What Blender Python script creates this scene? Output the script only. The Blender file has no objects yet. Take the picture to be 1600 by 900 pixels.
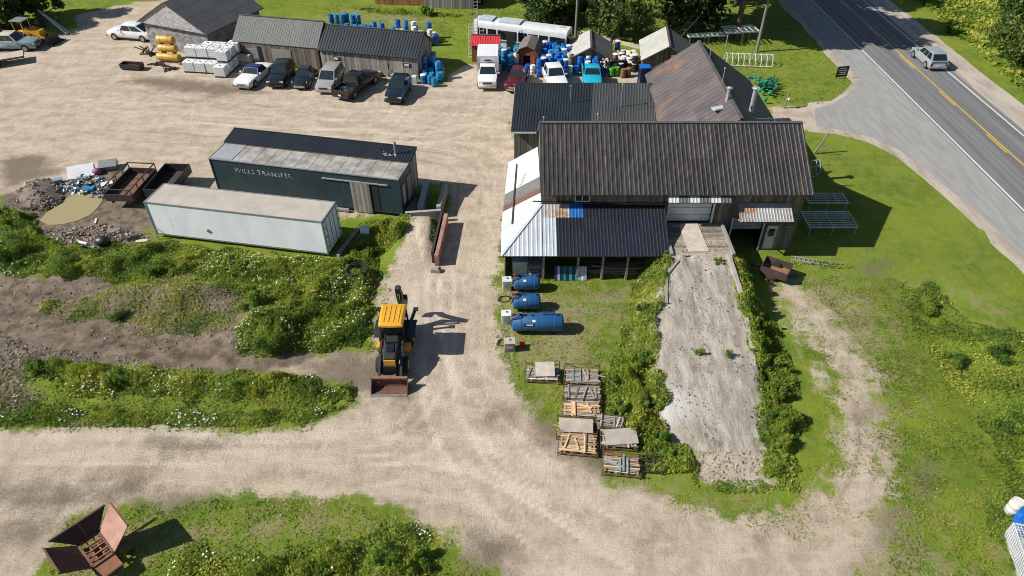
import bpy, math, random
import numpy as np
from mathutils import Vector, Matrix
R = math.radians
random.seed(7); RNG = np.random.default_rng(7)
scene = bpy.context.scene
COL = scene.collection
# ------------------------------------------------------------------ camera
CAMH, PITCH, FPX = 30.0, R(40.0), 1090.0
cam_data = bpy.data.cameras.new('camera'); cam = bpy.data.objects.new('camera', cam_data); COL.objects.link(cam)
cam.location = (0, 0, CAMH); cam.rotation_euler = (math.pi/2 - PITCH, 0, 0)
cam_data.sensor_width = 36.0; cam_data.lens = FPX/1600*36.0; cam_data.clip_start = 0.5; cam_data.clip_end = 3000
scene.camera = cam
# ------------------------------------------------------------------ sky, sun, exposure
SUN_EL, SUN_DIR = R(39.5), R(8)      # light travels along +x, turned a little towards +y
world = bpy.data.worlds.new('World'); scene.world = world; world.use_nodes = True
wn = world.node_tree; bg = wn.nodes['Background']
sky = wn.nodes.new('ShaderNodeTexSky'); sky.sky_type = 'NISHITA'; sky.sun_disc = False
sky.sun_elevation = SUN_EL; sky.sun_rotation = R(-90) - SUN_DIR; sky.air_density = 1.0; sky.dust_density = 0.6
wn.links.new(sky.outputs[0], bg.inputs[0]); bg.inputs[1].default_value = 0.06
sd = bpy.data.lights.new('sun', 'SUN'); sd.energy = 5.0; sd.angle = R(0.53); sd.color = (1.0, 0.945, 0.86)
sun = bpy.data.objects.new('sun', sd); COL.objects.link(sun)
ldir = Vector((math.cos(SUN_DIR)*math.cos(SUN_EL), math.sin(SUN_DIR)*math.cos(SUN_EL), -math.sin(SUN_EL)))
sun.rotation_euler = ldir.to_track_quat('-Z', 'Y').to_euler(); sun.location = (-40, 40, 60)
scene.cycles.filter_width = 1.0
vs = scene.view_settings; vs.view_transform = 'Standard'; vs.look = 'None'; vs.exposure = 0.55; vs.gamma = 1.0; vs.use_curve_mapping = False

# ------------------------------------------------------------------ pixel of the photograph -> point on the plane z
def P(px, py, z=0.0):
    u = (px-800)/FPX; v = -(py-450)/FPX
    c, s = math.cos(PITCH), math.sin(PITCH)
    d = Vector((u, c + v*s, -s + v*c))
    t = (z-CAMH)/d.z
    return Vector((d.x*t, d.y*t, z))

# ------------------------------------------------------------------ materials
MATS = {}
def nd(nt, typ, **kw):
    n = nt.nodes.new(typ)
    for k, v in kw.items(): setattr(n, k, v)
    return n
def mixc(nt, fac, a, b, blend='MIX'):
    m = nd(nt, 'ShaderNodeMix', data_type='RGBA', blend_type=blend)
    for sock, v in ((m.inputs[0], fac), (m.inputs[6], a), (m.inputs[7], b)):
        if hasattr(v, 'is_linked'): nt.links.new(v, sock)
        elif isinstance(v, (int, float)): sock.default_value = v
        else: sock.default_value = (*v, 1) if len(v) == 3 else v
    return m.outputs[2]
def mth(nt, op, a, b=None, c=None, clamp=False):
    m = nd(nt, 'ShaderNodeMath', operation=op, use_clamp=clamp)
    for i, v in enumerate((a, b, c)):
        if v is None: continue
        if hasattr(v, 'is_linked'): nt.links.new(v, m.inputs[i])
        else: m.inputs[i].default_value = v
    return m.outputs[0]
def ramp(nt, fac, lo, hi):
    m = nd(nt, 'ShaderNodeMapRange', interpolation_type='SMOOTHSTEP'); nt.links.new(fac, m.inputs[0])
    m.inputs[1].default_value = lo; m.inputs[2].default_value = hi
    return m.outputs[0]
def noise(nt, vec, scale, detail=4, rough=0.55, dist=0.0, stretch=None, rot=0.0, seed=0.0):
    if stretch or rot or seed:
        mp = nd(nt, 'ShaderNodeMapping'); nt.links.new(vec, mp.inputs[0])
        mp.inputs[1].default_value = (seed, seed*0.7, 0); mp.inputs[2].default_value = (0, 0, rot)
        mp.inputs[3].default_value = stretch or (1, 1, 1); vec = mp.outputs[0]
    n = nd(nt, 'ShaderNodeTexNoise'); nt.links.new(vec, n.inputs['Vector'])
    n.inputs['Scale'].default_value = scale; n.inputs['Detail'].default_value = detail
    n.inputs['Roughness'].default_value = rough; n.inputs['Distortion'].default_value = dist
    return n.outputs[0]
def newmat(name):
    m = bpy.data.materials.new(name); m.use_nodes = True; nt = m.node_tree
    MATS[name] = m
    return m, nt, nt.nodes['Principled BSDF']
def mat(name, col, rough=0.6, metal=0.0, col2=None, scale=3.0, amt=0.5, bump=0.0, bscale=20.0, rnd=0.0, streak=None, tone=0.0,
        rust=None, rustlev=0.6, coat=0.0, spec=0.5):
    """colour with two noise tones, per-object and per-piece variation, optional rust patches and relief"""
    m, nt, b = newmat(name)
    tc = nd(nt, 'ShaderNodeTexCoord').outputs['Object']
    oi = nd(nt, 'ShaderNodeObjectInfo')
    vec = nd(nt, 'ShaderNodeVectorMath', operation='ADD'); nt.links.new(tc, vec.inputs[0])
    sc = nd(nt, 'ShaderNodeVectorMath', operation='SCALE'); nt.links.new(oi.outputs['Location'], sc.inputs[0]); sc.inputs['Scale'].default_value = 1.37
    nt.links.new(sc.outputs[0], vec.inputs[1]); v = vec.outputs[0]
    if col2 is None: col2 = tuple(c*0.72 for c in col)
    f = ramp(nt, noise(nt, v, scale, 5, 0.6, stretch=streak), 0.5-amt/2, 0.5+amt/2)
    c = mixc(nt, f, col2, col)
    if rust:
        rf = ramp(nt, noise(nt, v, scale*0.45, 6, 0.65, stretch=streak, seed=3.1), rustlev-0.06, rustlev+0.08)
        c = mixc(nt, rf, c, rust)
    k = None
    if rnd: k = mth(nt, 'MULTIPLY_ADD', oi.outputs['Random'], 2*rnd, 1-rnd)
    if tone:
        at = nd(nt, 'ShaderNodeAttribute', attribute_name='tone')
        k2 = mth(nt, 'MULTIPLY_ADD', at.outputs['Fac'], tone, 1.0)
        k = mth(nt, 'MULTIPLY', k, k2) if k else k2
    if k:
        vm = nd(nt, 'ShaderNodeVectorMath', operation='SCALE'); nt.links.new(c, vm.inputs[0]); nt.links.new(k, vm.inputs['Scale']); c = vm.outputs[0]
    nt.links.new(c, b.inputs['Base Color'])
    b.inputs['Roughness'].default_value = rough; b.inputs['Metallic'].default_value = metal
    b.inputs['Specular IOR Level'].default_value = spec
    if coat: b.inputs['Coat Weight'].default_value = coat; b.inputs['Coat Roughness'].default_value = 0.06
    if bump:
        bp = nd(nt, 'ShaderNodeBump'); bp.inputs['Strength'].default_value = 0.6; bp.inputs['Distance'].default_value = bump
        nt.links.new(noise(nt, v, bscale, 4, 0.6), bp.inputs['Height']); nt.links.new(bp.outputs[0], b.inputs['Normal'])
    return m
def leafmat(name, dark, mid, yellow, trans=0.25):
    m, nt, b = newmat(name)
    at = nd(nt, 'ShaderNodeAttribute', attribute_name='tone').outputs['Fac']
    c = mixc(nt, ramp(nt, at, -1, 0.1), dark, mid); c = mixc(nt, ramp(nt, at, 0.1, 1.0), c, yellow)
    nt.links.new(c, b.inputs['Base Color']); b.inputs['Roughness'].default_value = 0.55; b.inputs['Specular IOR Level'].default_value = 0.3
    tr = nd(nt, 'ShaderNodeBsdfTranslucent'); nt.links.new(c, tr.inputs[0])
    mx = nd(nt, 'ShaderNodeMixShader'); mx.inputs[0].default_value = trans
    out = nt.nodes['Material Output']
    nt.links.new(b.outputs[0], mx.inputs[1]); nt.links.new(tr.outputs[0], mx.inputs[2]); nt.links.new(mx.outputs[0], out.inputs[0])
    return m

mat('old_wood', (0.20, 0.165, 0.13), 0.9, col2=(0.085, 0.07, 0.058), scale=2.2, amt=0.55, streak=(6, 6, 0.6), tone=0.45, bump=0.01, bscale=30)
mat('grey_wood', (0.30, 0.28, 0.255), 0.9, col2=(0.15, 0.14, 0.13), scale=2.5, amt=0.6, streak=(6, 6, 0.5), tone=0.45, bump=0.01)
mat('plank', (0.31, 0.265, 0.22), 0.85, col2=(0.17, 0.14, 0.115), scale=3, amt=0.6, rnd=0.28, tone=0.4, bump=0.006)
mat('new_wood', (0.50, 0.33, 0.17), 0.8, col2=(0.36, 0.21, 0.10), scale=4, amt=0.6, rnd=0.3, tone=0.4)
mat('pale_board', (0.44, 0.39, 0.335), 0.85, col2=(0.30, 0.26, 0.22), scale=2, amt=0.6, rnd=0.2, tone=0.3)
mat('red_board', (0.24, 0.07, 0.04), 0.8, scale=3, rnd=0.15, tone=0.3)
mat('fence_wood', (0.30, 0.11, 0.05), 0.8, scale=3, rnd=0.2, tone=0.3)
mat('roof_brown', (0.057, 0.053, 0.055), 0.58, 0.3, col2=(0.026, 0.024, 0.027), scale=1.0, amt=0.5, streak=(3, 1, 1), rnd=0.24, rust=(0.115, 0.06, 0.046), rustlev=0.615, tone=0.5)
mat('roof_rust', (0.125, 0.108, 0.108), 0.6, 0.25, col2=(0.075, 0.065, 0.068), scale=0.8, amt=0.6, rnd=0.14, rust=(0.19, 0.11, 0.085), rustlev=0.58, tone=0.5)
mat('roof_dark', (0.028, 0.036, 0.045), 0.42, 0.3, col2=(0.018, 0.023, 0.03), scale=0.7, amt=0.7, rnd=0.12, tone=0.4)
mat('roof_shaded', (0.011, 0.015, 0.021), 0.6, 0.0, col2=(0.008, 0.010, 0.014), scale=0.7, amt=0.7, rnd=0.1)  # rear wing slope facing away from the sun, its shade put into the colour
mat('roof_slate', (0.075, 0.08, 0.082), 0.5, 0.3, col2=(0.055, 0.06, 0.062), scale=0.7, amt=0.7, rnd=0.10, tone=0.4)
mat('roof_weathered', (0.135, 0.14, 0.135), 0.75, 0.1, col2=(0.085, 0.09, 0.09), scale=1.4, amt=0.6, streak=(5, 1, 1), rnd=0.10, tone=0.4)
mat('roof_black', (0.016, 0.025, 0.042), 0.36, 0.35, col2=(0.028, 0.028, 0.034), scale=0.9, amt=0.7, rnd=0.15, tone=0.5)
mat('roof_white', (0.50, 0.54, 0.58), 0.45, 0.2, col2=(0.38, 0.42, 0.46), scale=1.2, amt=0.6, rnd=0.07, tone=0.3)
mat('roof_galv', (0.42, 0.43, 0.43), 0.5, 0.4, col2=(0.32, 0.33, 0.33), scale=1.3, amt=0.6, rnd=0.10, rust=(0.34, 0.17, 0.09), rustlev=0.54, tone=0.3)
mat('roof_grey', (0.12, 0.12, 0.12), 0.55, 0.3, scale=1, rnd=0.1, tone=0.3)
mat('roof_redbrown', (0.15, 0.065, 0.05), 0.6, 0.2, scale=1, rnd=0.1, tone=0.3)
mat('roof_blue', (0.02, 0.13, 0.42), 0.45, 0.2, scale=1, rnd=0.1)
mat('roof_red', (0.50, 0.03, 0.04), 0.45, scale=1.2, rnd=0.05, tone=0.3)
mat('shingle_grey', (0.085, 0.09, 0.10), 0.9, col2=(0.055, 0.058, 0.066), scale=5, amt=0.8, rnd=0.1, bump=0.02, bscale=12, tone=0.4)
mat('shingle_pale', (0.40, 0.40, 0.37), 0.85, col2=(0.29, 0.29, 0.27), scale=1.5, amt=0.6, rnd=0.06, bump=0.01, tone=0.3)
mat('shingle_brown', (0.16, 0.14, 0.12), 0.9, col2=(0.10, 0.09, 0.08), scale=4, amt=0.6, rnd=0.06, bump=0.01, tone=0.3)
mat('block', (0.26, 0.26, 0.265), 0.9, col2=(0.19, 0.19, 0.195), scale=6, amt=0.7, bump=0.01, tone=0.35)
mat('stucco', (0.42, 0.42, 0.42), 0.9, col2=(0.20, 0.20, 0.205), scale=5, amt=0.35, bump=0.01)
mat('concrete', (0.34, 0.32, 0.29), 0.9, col2=(0.22, 0.20, 0.185), scale=2.0, amt=0.6, bump=0.012, rnd=0.1)
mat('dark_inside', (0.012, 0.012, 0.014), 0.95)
mat('white_paint', (0.62, 0.64, 0.66), 0.5, col2=(0.48, 0.50, 0.52), scale=1.6, amt=0.5, rnd=0.05)
mat('trailer_white', (0.80, 0.84, 0.88), 0.45, col2=(0.66, 0.70, 0.74), scale=0.9, amt=0.6, streak=(1, 1, 0.4), rust=(0.35, 0.31, 0.27), rustlev=0.70)
mat('roof_mottled', (0.36, 0.345, 0.32), 0.75, 0.1, col2=(0.19, 0.18, 0.165), scale=1.1, amt=0.35, rnd=0.05)
mat('trailer_roof', (0.42, 0.38, 0.33), 0.7, col2=(0.30, 0.27, 0.235), scale=0.8, amt=0.7, rnd=0.05)
mat('trailer_green', (0.022, 0.048, 0.056), 0.5, col2=(0.014, 0.030, 0.037), scale=1.0, amt=0.7, streak=(2, 2, 0.4), rust=(0.075, 0.07, 0.06), rustlev=0.68)
mat('old_letter', (0.55, 0.56, 0.53), 0.8, col2=(0.06, 0.08, 0.08), scale=6, amt=0.25)
mat('rust', (0.17, 0.075, 0.045), 0.85, col2=(0.075, 0.04, 0.03), scale=2.2, amt=0.6, rnd=0.12, bump=0.004, tone=0.3)
mat('rust_pink', (0.34, 0.20, 0.165), 0.8, col2=(0.21, 0.10, 0.07), scale=1.3, amt=0.6, rnd=0.1)
mat('rust_dark', (0.055, 0.035, 0.03), 0.85, col2=(0.03, 0.02, 0.02), scale=2, amt=0.6, rnd=0.15)
mat('rust_orange', (0.30, 0.13, 0.055), 0.85, col2=(0.15, 0.07, 0.04), scale=2, amt=0.6, rnd=0.1)
mat('steel', (0.30, 0.31, 0.32), 0.5, 0.5, scale=3, rnd=0.1)
mat('galv', (0.50, 0.52, 0.53), 0.45, 0.5, col2=(0.38, 0.40, 0.41), scale=3, rnd=0.08)
mat('black_steel', (0.02, 0.02, 0.022), 0.5, 0.2, scale=3)
mat('tyre', (0.018, 0.018, 0.018), 0.9, scale=6)
mat('rim', (0.45, 0.46, 0.47), 0.35, 0.7, scale=4)
mat('rubber_hose', (0.012, 0.012, 0.014), 0.55, scale=6)
mat('drum_blue', (0.008, 0.115, 0.44), 0.4, col2=(0.006, 0.085, 0.34), scale=2, rnd=0.22)
mat('drum_teal', (0.015, 0.21, 0.43), 0.45, scale=2, rnd=0.2)
mat('drum_navy', (0.008, 0.022, 0.14), 0.4, scale=2, rnd=0.2)
mat('drum_white', (0.66, 0.65, 0.60), 0.5, col2=(0.54, 0.52, 0.46), scale=2, rnd=0.12)
mat('drum_cream', (0.55, 0.47, 0.34), 0.5, scale=2, rnd=0.1)
mat('drum_green', (0.10, 0.44, 0.03), 0.45, scale=2, rnd=0.15)
mat('drum_black', (0.02, 0.02, 0.022), 0.45, scale=2, rnd=0.1)
mat('drum_brown', (0.20, 0.10, 0.05), 0.6, scale=2, rnd=0.2)
mat('tank_blue', (0.014, 0.085, 0.215), 0.55, col2=(0.010, 0.065, 0.18), scale=1.3, amt=0.7, rnd=0.05)
mat('tote_white', (0.80, 0.80, 0.78), 0.4, col2=(0.70, 0.70, 0.68), scale=2, rnd=0.08)
mat('yellow_tank', (0.55, 0.33, 0.03), 0.5, col2=(0.36, 0.20, 0.03), scale=2, amt=0.6, rust=(0.16, 0.08, 0.04), rustlev=0.66, rnd=0.1)
mat('machine_yellow', (0.62, 0.33, 0.025), 0.4, col2=(0.52, 0.27, 0.02), scale=2)
mat('machine_black', (0.022, 0.024, 0.026), 0.5, scale=3)
mat('glass', (0.012, 0.018, 0.022), 0.06, scale=2, spec=0.8)
mat('glass_teal', (0.016, 0.030, 0.036), 0.06, scale=2, spec=0.8)
mat('chrome', (0.6, 0.6, 0.62), 0.15, 1.0, scale=2)
mat('headlight', (0.75, 0.77, 0.78), 0.1, scale=2, spec=0.8)
mat('tail_light', (0.35, 0.01, 0.01), 0.2, scale=2)
mat('amber', (0.55, 0.16, 0.01), 0.3, scale=2)
mat('red_plastic', (0.45, 0.015, 0.015), 0.5, scale=3)
mat('orange_plastic', (0.55, 0.14, 0.02), 0.6, scale=3)
mat('green_net', (0.01, 0.26, 0.13), 0.7, scale=5, amt=0.6, rnd=0.25)
mat('purple_plastic', (0.25, 0.08, 0.25), 0.6, scale=3)
mat('stone', (0.33, 0.29, 0.25), 0.9, col2=(0.16, 0.14, 0.12), scale=3, amt=0.6, rnd=0.3, tone=0.6)
mat('rubble', (0.20, 0.16, 0.13), 0.95, col2=(0.085, 0.068, 0.056), scale=2, amt=0.6, tone=0.75)
mat('bark', (0.13, 0.10, 0.08), 0.95, col2=(0.07, 0.055, 0.045), scale=4, streak=(4, 4, 0.6), bump=0.02)
mat('pole_wood', (0.22, 0.19, 0.165), 0.9, col2=(0.14, 0.12, 0.105), scale=3, streak=(5, 5, 0.3))
mat('flower_white', (0.75, 0.75, 0.68), 0.8, scale=3)
mat('flower_yellow', (0.60, 0.48, 0.03), 0.8, scale=3)
mat('marking_white', (0.62, 0.62, 0.60), 0.7, col2=(0.45, 0.45, 0.44), scale=5, amt=0.5)
mat('marking_yellow', (0.58, 0.36, 0.03), 0.7, col2=(0.42, 0.27, 0.05), scale=5, amt=0.5)
for n, c in dict(white=(0.72, 0.73, 0.74), navy=(0.012, 0.025, 0.10), black=(0.008, 0.009, 0.011), darkgreen=(0.006, 0.012, 0.015), silver=(0.42, 0.41, 0.385),
                 teal=(0.008, 0.014, 0.022), maroon=(0.085, 0.006, 0.012), turquoise=(0.015, 0.36, 0.52), palesilver=(0.36, 0.40, 0.43), greyblue=(0.20, 0.27, 0.31), cream=(0.6, 0.57, 0.5)).items():
    mat('paint_'+n, c, 0.28, 0.35 if n in ('silver', 'palesilver') else 0.0, col2=tuple(x*0.88 for x in c), scale=1.5, coat=0.6)
leafmat('leaf_weed', (0.075, 0.145, 0.022), (0.205, 0.290, 0.036), (0.40, 0.42, 0.07), 0.45)
leafmat('leaf_shrub', (0.045, 0.105, 0.016), (0.125, 0.225, 0.028), (0.26, 0.34, 0.04), 0.4)
leafmat('leaf_tree', (0.022, 0.050, 0.011), (0.062, 0.110, 0.020), (0.15, 0.20, 0.035), 0.3)
leafmat('leaf_pine', (0.030, 0.052, 0.014), (0.075, 0.115, 0.026), (0.16, 0.19, 0.045))
leafmat('blade_grass', (0.085, 0.145, 0.018), (0.175, 0.245, 0.028), (0.36, 0.34, 0.09), 0.4)

# ------------------------------------------------------------------ mesh builder
class MB:
    def __init__(s): s.v = []; s.f = []; s.m = []; s.t = []
    def add(s, vs, fs, m=0, t=0.0):
        o = len(s.v); s.v += [tuple(x) for x in vs]
        for f in fs: s.f.append(tuple(i+o for i in f)); s.m.append(m); s.t.append(t)
        return s
    def box(s, c, d, M=None, m=0, t=0.0):
        x, y, z = d[0]/2, d[1]/2, d[2]/2; c = Vector(c)
        vs = [Vector((sx*x, sy*y, sz*z)) for sz in (-1, 1) for sx, sy in ((-1, -1), (1, -1), (1, 1), (-1, 1))]
        if M is not None: vs = [M @ q for q in vs]
        return s.add([q+c for q in vs], [(3, 2, 1, 0), (4, 5, 6, 7), (0, 1, 5, 4), (1, 2, 6, 5), (2, 3, 7, 6), (3, 0, 4, 7)], m, t)
    def bar(s, a, b, w, h=None, m=0, t=0.0):
        """square bar from a to b"""
        a, b = Vector(a), Vector(b); h = h or w; d = b-a; L = d.length
        if L < 1e-6: return s
        d.normalize(); up = Vector((0, 0, 1)) if abs(d.z) < 0.95 else Vector((0, 1, 0))
        x = d.cross(up).normalized(); y = x.cross(d).normalized()
        M = Matrix((x, d, y)).transposed()
        return s.box((a+b)/2, (w, L, h), M, m, t)
    def cyl(s, a, b, r, r2=None, n=12, m=0, caps=True, t=0.0):
        a, b = Vector(a), Vector(b); r2 = r if r2 is None else r2; d = (b-a).normalized()
        up = Vector((0, 0, 1)) if abs(d.z) < 0.95 else Vector((1, 0, 0))
        x = d.cross(up).normalized(); y = d.cross(x).normalized()
        vs = []
        for c, rr in ((a, r), (b, r2)):
            vs += [c + x*rr*math.cos(2*math.pi*i/n) + y*rr*math.sin(2*math.pi*i/n) for i in range(n)]
        fs = [(i, (i+1) % n, n+(i+1) % n, n+i) for i in range(n)]
        if caps: fs += [tuple(range(n-1, -1, -1)), tuple(range(n, 2*n))]
        return s.add(vs, fs, m, t)
    def lathe(s, prof, n=14, M=None, m=0, c=(0, 0, 0)):
        """profile of (radius, height) about local z"""
        vs = [Vector((r*math.cos(2*math.pi*i/n), r*math.sin(2*math.pi*i/n), z)) for r, z in prof for i in range(n)]
        if M is not None: vs = [M @ q for q in vs]
        vs = [q+Vector(c) for q in vs]; k = len(prof)
        fs = [(j*n+i, j*n+(i+1) % n, (j+1)*n+(i+1) % n, (j+1)*n+i) for j in range(k-1) for i in range(n)]
        fs += [tuple(range(n-1, -1, -1)), tuple(range((k-1)*n, k*n))]
        return s.add(vs, fs, m)
    def tube(s, pts, r, n=6, m=0):
        pts = [Vector(p) for p in pts]
        for a, b in zip(pts[:-1], pts[1:]): s.cyl(a, b, r, n=n, m=m)
        return s
    def loft(s, rings, m=0, closed=True, caps=True, t=0.0):
        n = len(rings[0]); vs = [q for r in rings for q in r]; fs = []
        for j in range(len(rings)-1):
            for i in range(n if closed else n-1):
                fs.append((j*n+i, j*n+(i+1) % n, (j+1)*n+(i+1) % n, (j+1)*n+i))
        if caps: fs += [tuple(range(n-1, -1, -1)), tuple(range((len(rings)-1)*n, len(rings)*n))]
        return s.add(vs, fs, m, t)
    def slab(s, pts, th, m=0, t=0.0, dirv=None):
        """polygon with thickness, extruded against its normal"""
        pts = [Vector(p) for p in pts]; n = len(pts)
        nn = Vector((0, 0, 0))
        for i in range(n): nn += (pts[i]-pts[0]).cross(pts[(i+1) % n]-pts[0])
        nn = dirv if dirv is not None else nn.normalized()
        vs = pts + [p-nn*th for p in pts]
        fs = [tuple(range(n)), tuple(range(2*n-1, n-1, -1))] + [(i, n+i, n+(i+1) % n, (i+1) % n) for i in range(n)]
        return s.add(vs, fs, m, t)
    def quad(s, a, b, c, d, m=0, t=0.0): return s.add([a, b, c, d], [(0, 1, 2, 3)], m, t)
    def ell(s, c, r, n=12, k=7, m=0, M=None):
        prof = [(max(0.001, math.sin(math.pi*j/(k-1))), -math.cos(math.pi*j/(k-1))) for j in range(k)]
        vs = [Vector((a*math.cos(2*math.pi*i/n)*r[0], a*math.sin(2*math.pi*i/n)*r[1], z*r[2])) for a, z in prof for i in range(n)]
        if M is not None: vs = [M @ q for q in vs]
        vs = [q+Vector(c) for q in vs]
        return s.add(vs, [(j*n+i, j*n+(i+1) % n, (j+1)*n+(i+1) % n, (j+1)*n+i) for j in range(k-1) for i in range(n)], m)
    def mesh(s, name, mats, smooth=0):
        me = bpy.data.meshes.new(name); me.from_pydata(s.v, [], s.f)
        for mm in ([mats] if isinstance(mats, str) else mats): me.materials.append(MATS[mm])
        me.polygons.foreach_set('material_index', s.m)
        if any(s.t):
            a = me.attributes.new('tone', 'FLOAT', 'FACE'); a.data.foreach_set('value', s.t)
        if smooth:
            me.polygons.foreach_set('use_smooth', [True]*len(s.f)); me.set_sharp_from_angle(angle=R(smooth))
        me.update(); return me
    def build(s, name, mats, parent=None, smooth=0, label=None):
        return link(name, s.mesh(name, mats, smooth), parent, label)
def link(name, me, parent=None, label=None, M=None):
    o = bpy.data.objects.new(name, me); COL.objects.link(o)
    if parent is not None: o.parent = parent
    if M is not None: o.matrix_local = M
    if label: o['label'] = label
    return o
def tag(o, label=None, cat=None, group=None, kind=None):
    if label: o['label'] = label
    if cat: o['category'] = cat
    if group: o['group'] = group
    if kind: o['kind'] = kind
    return o
def thing(name, label, cat, loc=(0, 0, 0), rotz=0.0, group=None):
    o = bpy.data.objects.new(name, None); COL.objects.link(o); o.empty_display_size = 0.2
    o.location = loc; o.rotation_euler = (0, 0, rotz)
    return tag(o, label, cat, group)
def copy_tree(o, parent=None):
    c = o.copy(); COL.objects.link(c)
    if parent is not None: c.parent = parent
    for ch in KIDS.get(o.name) or [k for k in ALLKIDS(o)]: copy_tree(ch, c)
    return c
KIDS = {}
def ALLKIDS(o):
    k = list(o.children); KIDS[o.name] = k
    return k
def place(o, loc, rotz=None, label=None, group=None):
    o.location = loc
    if rotz is not None: o.rotation_euler = (0, 0, rotz)
    if label: o['label'] = label
    if group: o['group'] = group
    return o
def fr(front, rear, z=0):
    """middle point and heading from the ground pixels of the front and the rear end"""
    a, b = P(*front, z), P(*rear, z); d = a-b
    return (a+b)/2, math.atan2(d.y, d.x)
def lerp(a, b, t): return a + (b-a)*t
# ------------------------------------------------------------------ ground: one sheet, split where the surface changes
def vnoise(x, y, scale, seed=0, octaves=3):
    tot = np.zeros_like(x, dtype=float); amp = 1.0; s = 0
    for o in range(octaves):
        rg = np.random.default_rng(seed*13+o); G = rg.random((256, 256))
        X = x/scale*(2**o)+1000.3; Y = y/scale*(2**o)+1000.7
        xi = np.floor(X).astype(int); yi = np.floor(Y).astype(int); fx = X-xi; fy = Y-yi
        fx = fx*fx*(3-2*fx); fy = fy*fy*(3-2*fy)
        g = lambda a, b: G[a % 256, b % 256]
        tot += amp*((g(xi, yi)*(1-fx)+g(xi+1, yi)*fx)*(1-fy)+(g(xi, yi+1)*(1-fx)+g(xi+1, yi+1)*fx)*fy); s += amp; amp *= 0.5
    return tot/s
def poly_w(pix): return np.array([P(*p)[:2] for p in pix])
def sdist(poly, x, y):
    """signed distance to a polygon, positive inside"""
    d2 = np.full(x.shape, 1e9); ins = np.zeros(x.shape, bool); n = len(poly)
    for i in range(n):
        ax, ay = poly[i]; bx, by = poly[(i+1) % n]; ex, ey = bx-ax, by-ay
        t = np.clip(((x-ax)*ex+(y-ay)*ey)/(ex*ex+ey*ey+1e-12), 0, 1)
        d2 = np.minimum(d2, (x-ax-t*ex)**2+(y-ay-t*ey)**2)
        if abs(ey) > 1e-9:
            c = ((ay > y) != (by > y)) & (x < (bx-ax)*(y-ay)/ey+ax); ins ^= c
    d = np.sqrt(d2); return np.where(ins, d, -d)
def mask(polys, x, y, feather=0.6, wob=0.5, seed=1):
    m = np.zeros_like(x); w = (vnoise(x, y, 1.8, seed)-0.5)*2*wob
    for p in polys:
        d = sdist(poly_w(p), x, y)+w
        m = np.maximum(m, np.clip(d/feather*0.5+0.5, 0, 1))
    return m
def line_mask(pixline, x, y, width, feather=0.3):
    pts = poly_w(pixline); d2 = np.full(x.shape, 1e9)
    for i in range(len(pts)-1):
        ax, ay = pts[i]; bx, by = pts[i+1]; ex, ey = bx-ax, by-ay
        t = np.clip(((x-ax)*ex+(y-ay)*ey)/(ex*ex+ey*ey+1e-12), 0, 1)
        d2 = np.minimum(d2, (x-ax-t*ex)**2+(y-ay-t*ey)**2)
    return np.clip((width-np.sqrt(d2))/feather+0.5, 0, 1)
YARD = [[(-260, 95), (0, 72), (60, 62), (120, 45), (120, 22), (215, 4), (330, -8), (340, 20), (300, 60), (335, 90), (375, 100), (655, 127), (690, 128), (715, 104), (745, 100), (780, 112), (1010, 110),
         (1040, 150), (1000, 170), (805, 190), (806, 250), (793, 330), (784, 400), (774, 470), (777, 545), (800, 590), (815, 640), (880, 690), (940, 745), (1010, 775), (1100, 795), (1180, 815), (1260, 830),
         (1330, 850), (1330, 1000), (800, 1000), (800, 905), (760, 880), (705, 828),
         (640, 797), (560, 779), (420, 777), (330, 779), (220, 792), (120, 800), (95, 830), (60, 900), (-20, 960), (-260, 900), (-260, 668), (0, 668), (300, 670), (440, 668), (520, 655), (553, 632), (552, 602),
         (500, 585), (430, 578), (500, 558), (575, 545), (590, 480), (600, 430), (640, 370), (660, 340), (700, 330), (700, 290), (650, 290), (640, 335), (330, 345), (300, 290), (250, 275), (180, 262), (90, 282), (0, 305), (-260, 320)],
        [(1095, 700), (1190, 700), (1196, 730), (1188, 756), (1100, 756), (1088, 735)], [(1205, 168), (1290, 164), (1330, 185), (1310, 203), (1255, 206), (1200, 200)]]
LOOP = [[(1160, 815), (1240, 790), (1305, 725), (1318, 660), (1290, 590), (1250, 520), (1195, 440), (1235, 435), (1300, 490), (1355, 560), (1385, 640), (1395, 700), (1390, 780), (1370, 900), (1320, 900), (1250, 850)]]
SPARSE = [[(1100, 770), (1240, 770), (1300, 720), (1320, 640), (1260, 520), (1200, 450), (1180, 430), (1260, 415), (1330, 430), (1420, 470), (1430, 620), (1440, 760), (1500, 860), (1600, 880), (1600, 1000), (1250, 1000), (1000, 860), (940, 740), (1010, 745)],
          [(770, 440), (1000, 440), (960, 560), (940, 600), (830, 650), (790, 590), (770, 540)], [(470, 30), (690, 50), (670, 22), (540, 12)],
          [(90, 800), (330, 780), (560, 780), (680, 820), (640, 850), (420, 860), (200, 900), (60, 930)], [(1395, 445), (1480, 470), (1600, 505), (1600, 485), (1500, 455), (1440, 430)]]
EARTH = [[(0, 430), (120, 430), (230, 440), (300, 425), (380, 440), (390, 500), (365, 540), (420, 560), (500, 560), (570, 548), (640, 560), (640, 610), (560, 610), (480, 580), (300, 582), (200, 575), (50, 600), (60, 640), (0, 650), (-200, 640), (-200, 430)],
         [(0, 300), (80, 270), (180, 250), (260, 300), (320, 330), (240, 350), (230, 390), (100, 385), (40, 345), (0, 350)]]
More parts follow.
